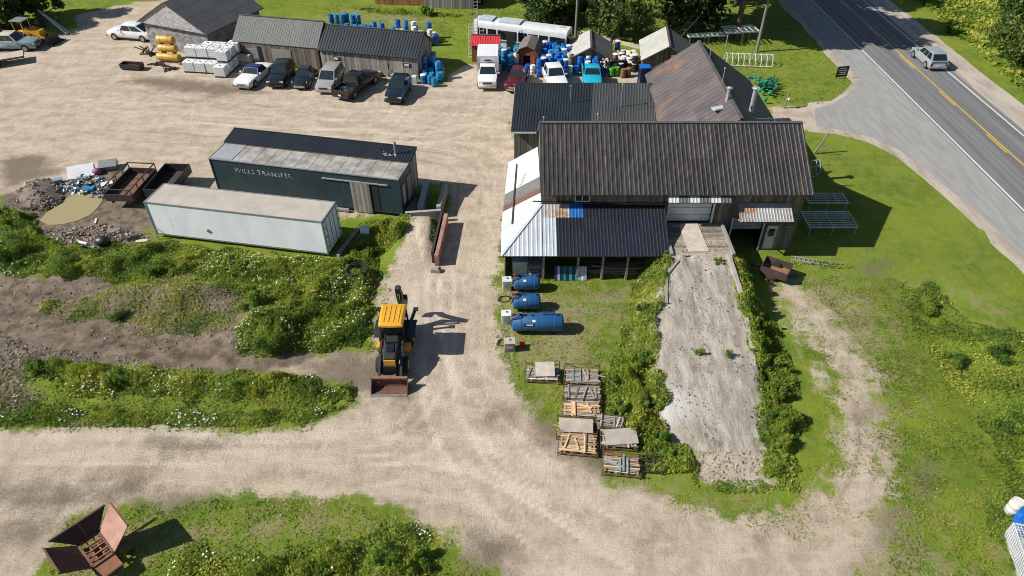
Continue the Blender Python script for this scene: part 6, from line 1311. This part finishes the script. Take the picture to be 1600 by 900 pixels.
chunk_pile('bark_scatter', 'stones and wood litter on the spoil bank', [(0, 435), (120, 440), (300, 470), (390, 470), (380, 540), (250, 560), (100, 520), (0, 500)], 500, 0.04, ['stone', 'rubble', 'rubble', 'grey_wood'], 0.03, 0.12)
chunk_pile('stone_scatter', 'small stones scattered over the ramp foot', [(1090, 700), (1195, 700), (1195, 755), (1095, 755)], 260, 0.05, ['stone', 'concrete'], 0.04, 0.11)
for i, (px, py, w_, d_, h_, rot, tl, m_, nm, lab) in enumerate([(128, 272, 2.0, 1.4, 0.04, 0.4, 0.35, 'white_paint', 'loose_sheet', 'large white panel leaning on the scrap heap'), (143, 268, 1.2, 1.0, 0.04, 0.2, 0.4, 'drum_cream', 'loose_sheet', 'yellowish panel on the scrap heap'), (157, 262, 0.9, 0.6, 0.04, 0.0, 0.3, 'pale_board', 'loose_sheet', 'small tan panel at the top of the scrap heap'),
        (92, 286, 0.7, 0.5, 0.35, 0.5, 0.0, 'paint_greyblue', 'scrap_box', 'blue-grey box on the rubble heap'), (116, 300, 0.2, 1.0, 0.05, 0.2, 0.1, 'white_paint', 'scrap_board', 'white board standing at the puddle edge'), (140, 298, 0.8, 0.5, 0.25, 0.1, 0.0, 'drum_teal', 'scrap_box', 'teal plastic scrap at the puddle edge'), (152, 308, 1.1, 0.12, 0.08, 0.2, 0.0, 'galv', 'scrap_board', 'pale pipe lying across the puddle edge'),
        (171, 263, 1.4, 1.0, 0.4, 0.3, 0.2, 'steel', 'scrap_metal', 'grey metal frame on the scrap heap'), (168, 290, 0.9, 0.5, 0.2, 0.6, 0.1, 'white_paint', 'loose_sheet', 'white scrap beside the rusty dump trailer'), (150, 346, 0.12, 0.7, 0.06, 0.3, 0, 'white_paint', 'scrap_board', 'short white board on the mud'), (128, 380, 0.9, 0.2, 0.08, -0.3, 0, 'white_paint', 'scrap_board', 'white board lying in the mud below the puddle'),
        (140, 388, 0.7, 0.3, 0.08, 0.1, 0, 'concrete', 'scrap_board', 'pale slab at the weed edge below the puddle'), (222, 378, 0.8, 0.3, 0.1, 0.2, 0, 'drum_cream', 'scrap_board', 'pale slab near the white trailer corner')]):
    c = P(px, py); o = MB().box((0, 0, 0), (w_, d_, h_), Matrix.Rotation(rot, 3, 'Z') @ Matrix.Rotation(tl, 3, 'X')).build(nm, m_); o.location = (c.x, c.y, h_/2+abs(math.sin(tl))*d_/2+0.02); tag(o, lab, 'scrap')
o = MB().ell((0, 0, 0.27), (0.38, 0.3, 0.28), 12, 8).build('purple_bag', 'purple_plastic', None, 60); o.location = P(153, 272); tag(o, 'purple and white bag on the scrap heap', 'bag')
t = thing('broken_chair', 'overturned grey metal chair frame among the scrap', 'chair', P(183, 378), 0.4); b = MB().tube([(-0.4, 0, 0.1), (-0.3, 0, 0.8), (0.5, 0.1, 0.9), (0.7, 0.1, 1.3)], 0.04, 6).tube([(-0.4, 0.5, 0.1), (-0.3, 0.5, 0.8), (0.5, 0.6, 0.9), (0.7, 0.6, 1.3)], 0.04, 6).tube([(0.5, 0.1, 0.9), (0.5, 0.1, 0)], 0.04, 6).tube([(0.5, 0.6, 0.9), (0.5, 0.6, 0)], 0.04, 6); b.box((0.1, 0.3, 0.85), (0.9, 0.5, 0.04)); b.build('frame', 'steel', t)
o = MB().ell((0, 0, 0.35), (0.55, 0.45, 0.4), 12, 8).build('scrap_drum', 'drum_black', None, 60); o.location = P(163, 383); tag(o, 'black rounded scrap tank beside the broken chair', 'scrap')
# implements beside the yellow tanks
for i, (px, py, lab) in enumerate([(232, 86, 'tangle of rusty dark implement arms left of the yellow tanks'), (243, 101, 'small rusty frame below the implement arms'), (285, 98, 'low reddish steel frame between the yellow tanks and totes'), (266, 108, 'rusty angle irons lying on the yard below the yellow tanks')]):
    t = thing('steel_scrap', lab, 'scrap', P(px, py)); rs_ = random.Random(i); b = MB()
    for k in range(9): p = Vector((rs_.gauss(0, 0.5), rs_.gauss(0, 0.4), 0.05)); q = Vector((rs_.gauss(0, 0.6), rs_.gauss(0, 0.4), rs_.uniform(0.05, 1.2 if i < 1 else 0.35))); b.bar((0, 0, 0.15), p, 0.09); b.bar(p, q, 0.09)
    b.build('frame', ['rust_dark', 'rust_dark', 'rust', 'rust_dark'][i], t)
for i, (px, py, w_, d_, h_, m_, lab) in enumerate([(427, 98, 1.0, 0.6, 0.6, 'white_paint', 'white appliance lying by the old shed wall'), (443, 99, 0.5, 0.5, 0.7, 'galv', 'pale metal scrap beside the white appliance'), (455, 106, 0.6, 0.5, 0.45, 'steel', 'grey metal box by the shed wall'), (482, 98, 0.35, 0.3, 0.35, 'white_paint', 'small white box against the shed wall'), (592, 119, 0.5, 0.5, 0.5, 'new_wood', 'small wooden crate against the shed beside the black pickup'), (648, 130, 0.5, 0.5, 0.8, 'white_paint', 'white metal stand at the shed corner')]):
    o = MB().loft([[(x*k*w_/2, y*k*d_/2, z*h_) for x, y in ((-1, -1), (1, -1), (1, 1), (-1, 1))] for z, k in ((0, 0.95), (0.06, 1), (0.9, 1), (1, 0.9))]).build('yard_box', m_); o.location = P(px, py); o.rotation_euler = (0, 0, 0.3*i); tag(o, lab, 'box')
t = thing('satellite_dish', 'white round dish leaning on the shed beside the dark teal SUV', 'dish', P(615, 120), 0.2); MB().lathe([(0.02, 0.0), (0.25, 0.03), (0.45, 0.10), (0.44, 0.12), (0.24, 0.05), (0.02, 0.02)], 18, Matrix.Rotation(R(70), 3, 'X'), c=(0, 0, 0.55)).build('dish', 'white_paint', t, 40); MB().bar((0, 0.1, 0), (0, 0.05, 0.5), 0.06).build('stand', 'steel', t)
# timbers along the tree line behind the drum yard
for k, (a, b_) in enumerate([((905, 52), (960, 66)), ((945, 63), (1000, 76))]): p, q = P(*a), P(*b_); ground_block('log', ['pale log along the grass behind the grey shed', 'second pale log behind the white-lidded drums'][k], p, q, 0, 0, 0.3, 0.35, 'pale_board', 'log')
# ------------------------------------------------------------------ vegetation
def leaf_arrays(pts, size, up=0.5, aspect=0.55, vertical=False):
    """one quad per leaf"""
    n = len(pts); a = RNG.normal(size=(n, 3))
    if vertical: a[:, 2] *= 0.25
    else: a[:, 2] = np.abs(a[:, 2])+up*1.5
    a /= np.linalg.norm(a, axis=1, keepdims=True)
    t = RNG.normal(size=(n, 3))
    if vertical: t = np.stack([RNG.normal(0, 0.35, n), RNG.normal(0, 0.35, n), np.ones(n)], 1)
    t -= (t*a).sum(1, keepdims=True)*a; t /= np.linalg.norm(t, axis=1, keepdims=True); b = np.cross(a, t)
    L = (size/2)[:, None]; w = L*aspect
    co = np.stack([pts-t*L, pts+b*w-t*L*0.1, pts+t*L, pts-b*w-t*L*0.1], 1).reshape(-1, 3)
    return co, np.arange(4*n).reshape(-1, 4)
def leaf_obj(name, pts, size, tone, m, parent=None, **k):
    co, f = leaf_arrays(pts, size, **k); return link(name, np_mesh(name, co, f, m, np.clip(tone, -1, 1)), parent)
def in_poly(pix, dens):
    poly = pix if isinstance(pix, np.ndarray) else poly_w(pix); lo, hi = poly.min(0), poly.max(0); n = int(dens*np.prod(hi-lo)); x = RNG.uniform(lo[0], hi[0], n); y = RNG.uniform(lo[1], hi[1], n); d = sdist(poly, x, y)+(vnoise(x, y, 1.1, 21)-0.5)*1.6
    k = d > 0; return x[k], y[k], d[k]
def weeds(name, label, polys, dens, h, size, m='leaf_weed', flowers=0.0, yellow=0.0, seed=1, gap=0.25, tone0=0.0, zf=None):
    if size < 0.3: dens *= 2.3; size *= 0.68; flowers *= 0.8; gap *= 0.75
    X, Y, D = [np.concatenate(a) for a in zip(*[in_poly(p, dens) for p in polys])]
    cl = vnoise(X, Y, 1.5, seed, 2); cl2 = vnoise(X, Y, 0.5, seed+3, 2); hh = h*np.clip(D/0.7, 0.2, 1)*np.clip((cl-gap)*1.9, 0.2, 1.2)*np.clip(0.35+cl2*1.1, 0.4, 1.3)
    k = RNG.random(len(X)) < np.clip((cl-gap*0.8)*3.2, 0.25, 1); X, Y, D, hh, cl = X[k], Y[k], D[k], hh[k], cl[k]
    z0 = height(X, Y) if zf is None else zf(X, Y); u = RNG.random(len(X))**0.6; pts = np.stack([X, Y, z0+hh*u+0.02], 1)
    tone = (vnoise(X, Y, 2.2, seed+9, 3)-0.5)*3.2+RNG.normal(0, 0.33, len(X))+tone0
    nb = int(len(X)*0.34); sz = RNG.uniform(0.45, 1.0, len(X))**1.5*size*2.1
    c1, f1 = leaf_arrays(pts[nb:], sz[nb:], up=0.25); L2 = np.clip(hh[:nb], 0.15, 0.8)*RNG.uniform(0.5, 1.0, nb); pb = pts[:nb].copy(); pb[:, 2] = z0[:nb]+hh[:nb]*1.12*RNG.uniform(0.75, 1.1, nb)-L2*0.45+0.06
    c2, f2 = leaf_arrays(pb, L2, vertical=True, aspect=0.10); tone[:nb] += 0.45
    o = link(name, np_mesh(name, np.concatenate([c1, c2]), np.concatenate([f1, f2+len(c1)]), m, np.clip(np.concatenate([tone[nb:], tone[:nb]]), -1, 1))); tag(o, label, 'weeds', None, 'stuff')
    for frac, mm, nm in ((flowers, 'flower_white', 'wildflowers'), (yellow, 'flower_yellow', 'wildflowers')):
        if frac <= 0: continue
        pr = frac*2.2*np.clip((vnoise(X, Y, 1.6, seed+17)-0.56)*9, 0, 1); s = (RNG.random(len(X)) < pr) & (u > 0.45)
        if s.sum() < 3: continue
        p2 = pts[s].copy(); p2[:, 2] = z0[s]+hh[s]+0.06; co, f = leaf_arrays(p2, RNG.uniform(0.05, 0.12, len(p2)), up=2.0, aspect=1.0)
        tag(link(nm, np_mesh(nm, co, f, mm)), ('white' if mm == 'flower_white' else 'yellow')+' wildflower heads over the '+label, 'flowers', None, 'stuff')
    return o
def lawn(name, label, polys, dens, size, seed, thr=0.35, not_gravel=True, tone0=0.0):
    X, Y, D = [np.concatenate(a) for a in zip(*[in_poly(p, dens) for p in polys])]
    k = vnoise(X, Y, 1.0, seed, 3) > thr+0.12*RNG.normal(size=len(X)); X, Y = X[k], Y[k]
    tone = (vnoise(X, Y, 3.0, seed+5, 3)-0.5)*2.6+RNG.normal(0, 0.4, len(X))+tone0; s = RNG.uniform(0.6, 1.5, len(X))*size
    pts = np.stack([X, Y, height(X, Y)+s*0.30], 1); o = leaf_obj(name, pts, s, tone, 'blade_grass', up=0.35, aspect=0.3); return tag(o, label, 'grass', None, 'stuff')
W1 = [[(-60, 330), (0, 322), (50, 335), (70, 375), (120, 388), (232, 374), (330, 386), (430, 397), (520, 406), (552, 393), (585, 380), (600, 395), (588, 430), (584, 520), (560, 545), (490, 554), (440, 562), (365, 560), (375, 520), (390, 480), (300, 432), (150, 445), (0, 425), (-60, 420)]]
weeds('weeds', 'tall green weeds between the white trailer and the spoil banks', W1, 250, 0.62, 0.16, flowers=0.018, yellow=0.003, seed=31, gap=0.22)
weeds('weeds', 'weeds growing round the dock approach behind the white trailer', [[(536, 400), (560, 350), (600, 342), (645, 346), (640, 365), (615, 390), (590, 400)], [(674, 350), (690, 348), (685, 380), (672, 385)]], 280, 0.8, 0.15, seed=33, flowers=0.006)
weeds('weeds', 'patchy weeds on the spoil banks', [[(150, 465), (250, 448), (380, 430), (390, 480), (350, 525), (230, 520), (160, 505)], [(120, 440), (350, 415), (390, 445), (250, 455)], [(60, 470), (150, 470), (160, 500), (90, 505)]], 200, 0.35, 0.13, seed=35, gap=0.42)
weeds('weeds', 'flowering weed strip along the near edge of the bare earth', [[(45, 565), (150, 572), (260, 578), (380, 585), (470, 592), (550, 608), (550, 628), (470, 640), (400, 632), (250, 625), (110, 625), (60, 600)]], 250, 0.58, 0.15, flowers=0.026, yellow=0.006, seed=37, gap=0.2)
weeds('weeds', 'flowering verge above the lower track', [[(-40, 625), (60, 630), (200, 640), (400, 645), (545, 632), (520, 652), (440, 664), (300, 668), (0, 664), (-40, 664)]], 240, 0.45, 0.13, flowers=0.03, seed=39, gap=0.2)
weeds('weeds', 'flowering weeds at the bottom edge of the picture', [[(270, 880), (330, 850), (430, 858), (560, 840), (620, 815), (680, 840), (710, 900), (700, 960), (250, 960)]], 230, 0.6, 0.14, flowers=0.03, yellow=0.003, seed=41, gap=0.28)
weeds('weeds', 'dense green weeds on the left bank of the ramp', [[(985, 470), (1000, 430), (1028, 412), (1036, 440), (1024, 480), (1012, 520), (1015, 560), (1022, 610), (1032, 650), (1070, 700), (1080, 735), (1020, 740), (985, 690), (945, 660), (940, 590), (970, 560), (1000, 520)]], 300, 0.75, 0.16, seed=43, zf=rz_, gap=0.2)
REW = np.array([(q.x, q.y) for q in RE_]); LEW = np.array([(q.x, q.y) for q in LE]); iy = np.linspace(22.6, 36.2, 14)
rb = np.concatenate([np.stack([np.interp(iy, REW[:, 1], REW[:, 0])-0.15, iy], 1), np.stack([np.interp(iy, REW[:, 1], REW[:, 0])+1.7, iy], 1)[::-1]]); lb = np.concatenate([np.stack([np.interp(iy, LEW[:, 1], LEW[:, 0])-1.8, iy], 1), np.stack([np.interp(iy, LEW[:, 1], LEW[:, 0])+0.12, iy], 1)[::-1]])
weeds('weeds', 'tall weeds along the left ramp edge', [lb], 230, 0.75, 0.15, seed=44, zf=rz_, gap=0.3); weeds('weeds', 'tall weeds along the right ramp edge', [rb], 260, 0.9, 0.15, seed=46, zf=rz_, gap=0.2)
weeds('weeds', 'weeds along the right bank of the ramp', [[(1150, 420), (1165, 425), (1185, 480), (1225, 540), (1250, 600), (1250, 680), (1235, 740), (1195, 750), (1200, 700), (1195, 640), (1178, 560), (1170, 500)]], 280, 0.8, 0.16, seed=45, zf=rz_, gap=0.2)
weeds('weeds', 'low weeds across the fold and foot of the ramp', [[(1105, 686), (1190, 690), (1196, 702), (1100, 698)], [(1085, 752), (1200, 754), (1240, 740), (1250, 760), (1180, 772), (1070, 768)]], 220, 0.3, 0.12, seed=47, zf=rz_)
weeds('weeds', 'bright green weeds along the ditch right of the lawn', [[(1412, 445), (1450, 440), (1490, 480), (1530, 505), (1600, 520), (1680, 560), (1680, 800), (1600, 770), (1570, 720), (1540, 660), (1490, 600), (1450, 545), (1425, 490)]], 170, 0.36, 0.14, seed=49, yellow=0.004, gap=0.36)
weeds('weeds', 'weeds round the wire cage at the lower right', [[(1540, 740), (1600, 760), (1660, 800), (1660, 920), (1590, 920), (1560, 860)]], 200, 0.4, 0.14, seed=51)
weeds('tall_grass', 'tall meadow grass beyond the road', [[(1420, -10), (1700, -10), (1750, 250), (1640, 180), (1560, 110), (1480, 40)]], 40, 0.6, 0.36, seed=53, tone0=0.25)
weeds('weeds', 'ragged weeds along the shed foundations and fence', [[(400, 100), (440, 96), (520, 112), (650, 128), (640, 133), (520, 118), (430, 106)], [(540, 12), (600, 14), (700, 22), (740, 22), (700, 28), (600, 22)]], 60, 0.5, 0.2, seed=55)
lawn('grass', 'short patchy grass on the right hand lawn', [[(1240, 430), (1420, 440), (1480, 560), (1560, 700), (1600, 800), (1600, 960), (1380, 960), (1390, 700), (1380, 600), (1310, 500)]], 170, 0.12, 61, 0.45)
lawn('grass', 'sparse grass round the loop track and ramp foot', [[(940, 740), (1070, 745), (1200, 760), (1300, 700), (1290, 610), (1225, 500), (1260, 480), (1340, 600), (1370, 720), (1340, 830), (1250, 850), (1050, 800)]], 90, 0.11, 62, 0.55, tone0=0.3)
lawn('grass', 'rough grass round the fuel tanks and timber racks', [[(775, 430), (1010, 430), (1010, 560), (950, 600), (940, 680), (830, 650), (790, 590), (772, 520)]], 120, 0.11, 63, 0.46, tone0=0.25)
lawn('grass', 'rough grass round the rusty hopper', [[(60, 930), (100, 810), (230, 790), (420, 778), (560, 782), (680, 830), (760, 890), (780, 960)]], 130, 0.12, 64, 0.42)
lawn('grass', 'mown lawn between the barn and the road', [[(1265, 210), (1320, 208), (1420, 250), (1500, 330), (1600, 420), (1640, 520), (1480, 440), (1380, 420), (1300, 400)]], 60, 0.09, 65, 0.40)
lawn('grass', 'lawn grass behind the long shed and the bus', [[(480, 10), (900, 0), (1100, 0), (1290, 90), (1340, 130), (1280, 165), (1210, 160), (1150, 110), (960, 60), (740, 70), (690, 60)]], 14, 0.2, 66, 0.40)
# shrubs
def shrub(label, px, py, r, h, n, m='leaf_shrub', zf=None, size=0.15, name='shrub', base=None, tone0=0.0, group=None):
    c = base or P(px, py); z0 = float(height(np.array([c.x]), np.array([c.y]))[0]) if zf is None else float(zf(np.array([c.x]), np.array([c.y]))[0])
    t = thing(name, label, 'shrub', (c.x, c.y, z0), 0, group); k = max(7, int(r*9)); cc = RNG.normal(size=(k, 3)); cc /= np.linalg.norm(cc, axis=1, keepdims=True); cc *= (RNG.random(k)**0.4)[:, None]
    cc = cc*np.array([r*0.72, r*0.72, h*0.40])+np.array([0, 0, h*0.5]); idx = RNG.integers(0, k, n); rad = RNG.uniform(0.16, 0.36, k)*max(r, 0.5)
    q = RNG.normal(size=(n, 3)); q /= np.linalg.norm(q, axis=1, keepdims=True); pts = cc[idx]+q*(RNG.random(n)**0.5*rad[idx])[:, None]; pts[:, 2] = np.abs(pts[:, 2])
    tone = RNG.normal(0, 0.45, k)[idx]+RNG.normal(0, 0.3, n)+tone0; leaf_obj('foliage', pts, RNG.uniform(0.6, 1.4, n)*size, tone, m, t, up=0.2); b = MB()
    b.cyl((0, 0, -0.05), (0, 0, 0.25*h), 0.035*max(r, 0.4), n=6)
    for j in range(4): p = cc[j % k]; b.cyl((0, 0, 0.2*h*0.5), tuple(p), 0.02*max(r, 0.4), 0.008, n=5)
    b.build('stem', 'bark', t); return t
SH = [('big round green bush at the right end of the spoil bank', 420, 545, 1.5, 1.3, 2600), ('bush behind the round bush on the spoil bank', 395, 490, 1.1, 1.1, 1500), ('dark bush at the left end of the flowering strip', 62, 590, 0.75, 1.0, 900), ('yellow-green bush in the flowering strip', 190, 606, 0.9, 0.9, 1000), ('bush on the left shoulder of the spoil bank', 185, 498, 0.8, 0.8, 800),
      ('dark bushy growth at the left edge below the puddle', 10, 395, 2.0, 1.4, 2600), ('bush at the left edge beside the rubble heap', 8, 345, 1.3, 1.1, 1500), ('long bush in the middle of the weed belt', 110, 425, 1.6, 1.1, 1900), ('bush in the weeds near the trailer corner', 250, 425, 1.4, 0.9, 1500), ('bush beside the trailer doors', 545, 420, 0.9, 0.9, 1000),
      ('bush at the bottom edge beside the watermark-free weeds', 600, 880, 1.0, 1.0, 1400), ('bush at the bottom edge left of the mud patch', 660, 878, 0.8, 0.9, 1000), ('low bush at the bottom edge among white flowers', 500, 895, 0.8, 0.7, 900)]
SH[10] = ('rounded yellow-green bush at the bottom edge of the grass', 600, 880, 1.0, 1.0, 1400)
for lab, px, py, r, h, n in SH: shrub(lab, px, py, r, h, int(n*2.2), size=0.095, tone0=0.1)
for i, (px, py, r, h, lab) in enumerate([(1020, 425, 0.7, 1.2, 'shrub under the lean-to corner at the ramp top'), (1005, 500, 0.7, 1.1, 'shrub on the left bank near the top'), (1000, 575, 0.9, 1.3, 'large bright shrub on the left bank'), (965, 605, 0.8, 1.1, 'bright shrub right of the timber racks'), (960, 650, 0.8, 1.0, 'shrub beside the orange plank rack'), (1015, 640, 0.8, 1.1, 'shrub beside the white gravel of the ramp'), (1035, 690, 0.6, 0.9, 'shrub behind the lowest right rack'), (1055, 720, 0.55, 0.7, 'small shrub at the left foot of the ramp')]):
    shrub(lab, px, py, r, h, int(3200*r), zf=rz_, size=0.095, tone0=0.15)
for i, lab in enumerate(['lowest shrub beside the ramp foot', 'shrub beside the fold of the ramp', 'shrub near the lower end of the right bank', 'large dark shrub on the right bank below the yellow-tipped one', 'tall yellow-tipped shrub halfway down the right bank', 'shrub on the right bank above the yellow-tipped one', 'thin shrub on the right bank near the small box trailer', 'shrub at the top right corner of the ramp']):
    y = 22.6+1.75*i; r = (0.55, 0.7, 0.8, 0.9, 0.8, 0.65, 0.5, 0.5)[i]; x = float(np.interp(y, ry, rx_))+0.55+r*0.25
    shrub(lab, 0, 0, r, r*1.75, int(3000*r), zf=rz_, size=0.095, base=Vector((x, y, 0)), tone0=0.45 if i == 4 else 0.1)
for px, py, r, lab in [(1092, 552, 0.33, 'small bright plant growing on the ramp left of centre'), (1137, 556, 0.26, 'small dark plant growing on the ramp right of centre'), (1121, 412, 0.38, 'grassy plant at the top of the ramp by the deck')]: shrub(lab, px, py, r, 0.5, 350, base=pz(px, py), zf=rz_, size=0.10, name='plant', tone0=0.2)
shrub('yellow-green clump at the head of the ditch', 1445, 478, 1.1, 0.9, 2800, size=0.1, tone0=0.3); shrub('dark green clump of weeds lower down the ditch', 1490, 560, 1.1, 0.8, 2800, size=0.1); shrub('rank green clump at the right edge', 1560, 560, 1.3, 0.7, 3400, size=0.1, tone0=-0.1); shrub('leafy clump at the right edge below the dark one', 1580, 660, 1.2, 0.6, 3000, size=0.1, tone0=0.15)
shrub('big dark bush beyond the road at the right edge', 1592, 100, 4.6, 5.0, 7000, size=0.36, m='leaf_tree', tone0=0.2); shrub('large bush farther up beyond the road', 1588, 40, 4.2, 5.0, 6000, size=0.36, m='leaf_tree', tone0=0.25); shrub('low bush on the far verge of the road', 1485, 52, 1.4, 1.3, 1100, size=0.25)
shrub('rounded bush beside the grey shed', 665, 24, 1.3, 1.2, 1000, size=0.22, tone0=0.3)
# trees
def tree(label, base, h, cr, z0, n, m='leaf_tree', size=0.42, trunk=0.25, name='tree', clumps=34, tone0=0.0, lean=(0, 0), spread=0.30):
    t = thing(name, label, 'tree', base); top = Vector((lean[0], lean[1], h*0.92)); b = MB(); N = 7; rr = []
    for j in range(N+1):
        f = j/N; r = trunk*(1-0.85*f)+0.02; rr.append([(top.x*f+r*math.cos(a*math.pi/4)+0.08*math.sin(f*9), top.y*f+r*math.sin(a*math.pi/4), -0.1+(top.z+0.1)*f) for a in range(8)])
    b.loft(rr); cc = RNG.normal(size=(clumps, 3)); cc /= np.linalg.norm(cc, axis=1, keepdims=True); cc *= (0.35+0.65*RNG.random(clumps)**0.5)[:, None]; hz = (h-z0)/2
    cc = cc*np.array([cr*0.85, cr*0.85, 0]); uz = (np.arange(clumps)+RNG.random(clumps))/clumps; cc[:, 2] = z0+0.5+(h-z0-1.0)*uz; tap = np.clip(1-(2*uz-0.75)**4*0.42, 0.25, 1); cc[:, :2] *= tap[:, None]
    for j in range(0, clumps, 2):
        z = max(z0*0.6, cc[j][2]-cr*0.55); f = min(0.9, z/top.z); b.cyl((top.x*f, top.y*f, z), tuple(cc[j]), trunk*0.3*(1.1-f), 0.02, n=5)
    b.build('trunk', 'bark', t, 60); idx = RNG.integers(0, clumps, n); rad = RNG.uniform(spread*0.6, spread*1.3, clumps)*cr
    q = RNG.normal(size=(n, 3)); q /= np.linalg.norm(q, axis=1, keepdims=True); pts = cc[idx]+q*(RNG.random(n)**0.45*rad[idx])[:, None]*np.array([1, 1, 0.75])
    tone = RNG.normal(0, 0.4, clumps)[idx]+RNG.normal(0, 0.3, n)+tone0; leaf_obj('crown', pts, RNG.uniform(0.6, 1.4, n)*size, tone, m, t, up=0.15); return t
tree('dense dark tree directly behind the bus', P(850, 40), 11, 4.6, 0.3, 15000, tone0=0.0, size=0.36, clumps=60); tree('second dark tree crowding the bus roof near the utility pole', P(893, 30), 11, 3.4, 0.3, 9000, size=0.36, clumps=40)
tree('dark tree at the top edge left of the others behind the bus', P(825, 12), 10, 3.5, 0.5, 7000, size=0.38)
for k, (px, py, lab) in enumerate([(955, 66, 'thin pale-leaved tree with bare trunk behind the white-lidded drums'), (970, 55, 'slender open tree next to the bare-trunked one'), (990, 64, 'straight tall pine trunk with sparse boughs'), (935, 58, 'small open tree by the second shed roof')]):
    tree(lab, P(px, py), (13, 12, 21, 10)[k], (2.6, 2.4, 3.4, 2.2)[k], 0.9, (3600, 3000, 8000, 2600)[k], 'leaf_pine', 0.32, 0.17, 'pine_tree', 54, 0.25, spread=0.30)
tree('broad leafy tree at the top edge above the gangway', Vector((21.5, 85.0, 0)), 21, 5.8, 0.8, 20000, size=0.62, clumps=80, trunk=0.4); tree('tall tree behind the dock frames casting shade over the road', Vector((26.0, 81.0, 0)), 22, 5.8, 5.5, 17000, size=0.72, clumps=60, trunk=0.35, tone0=-0.1)
tree('tall tree standing farther back beside the road', Vector((29.0, 93.0, 0)), 22, 6.8, 4.0, 17000, size=0.72, clumps=60, trunk=0.4)
tree('leafy tree just beyond the top edge near the road', Vector((24.0, 102.0, 0)), 20, 6.5, 2.0, 9000, size=0.6, clumps=50, trunk=0.45); tree('roadside tree beyond the top edge', Vector((29.0, 112.0, 0)), 20, 6.5, 2.0, 8000, size=0.6, clumps=50, trunk=0.45)
tree('dark tree over the loader in the top left corner', P(14, 46), 8, 3.6, 0.1, 9000, size=0.42, clumps=45); tree('dark tree beside it at the top left edge', P(66, 26), 8, 3.2, 0.1, 8000, size=0.42, clumps=45); tree('dark tree at the far left edge', P(-40, 44), 9, 4.2, 0.2, 7000, size=0.42)
tree('tree beyond the far barn', P(480, -14)+Vector((0, 2, 0)), 8, 3.4, 0.5, 5000, size=0.42)

chunk_pile('stone_scatter', 'loose stones and broken concrete on the ramp surface', [(1050, 410), (1145, 410), (1185, 560), (1192, 685), (1070, 690), (1035, 620), (1030, 500)], 900, 0.02, ['concrete', 'concrete', 'stone'], 0.02, 0.075, zf=lambda X, Y: rz_(X, Y)+0.06)
lawn('grass', 'short grass on the weed belt ground', [W1[0], [(45, 560), (550, 600), (550, 640), (400, 668), (-40, 668), (-40, 610)]], 110, 0.14, 67, 0.3)

weeds('weeds', 'rough weeds along the lean-to posts and barn foot', [[(815, 428), (850, 436), (1010, 440), (1010, 448), (850, 446), (812, 436)], [(786, 330), (793, 330), (790, 400), (780, 405)], [(1160, 412), (1180, 405), (1182, 450), (1168, 455)], [(1235, 408), (1330, 412), (1330, 420), (1240, 416)]], 70, 0.4, 0.14, seed=57)
weeds('weeds', 'ragged weed tufts at the edges of the gravel', [[(330, 776), (560, 772), (690, 815), (680, 825), (560, 786), (330, 790)], [(765, 430), (780, 430), (782, 560), (800, 600), (790, 600), (768, 550)], [(0, 662), (300, 664), (450, 662), (555, 625), (562, 632), (460, 674), (0, 676)], [(560, 540), (592, 480), (600, 440), (612, 445), (600, 500), (575, 556)]], 40, 0.25, 0.12, seed=59, gap=0.5)
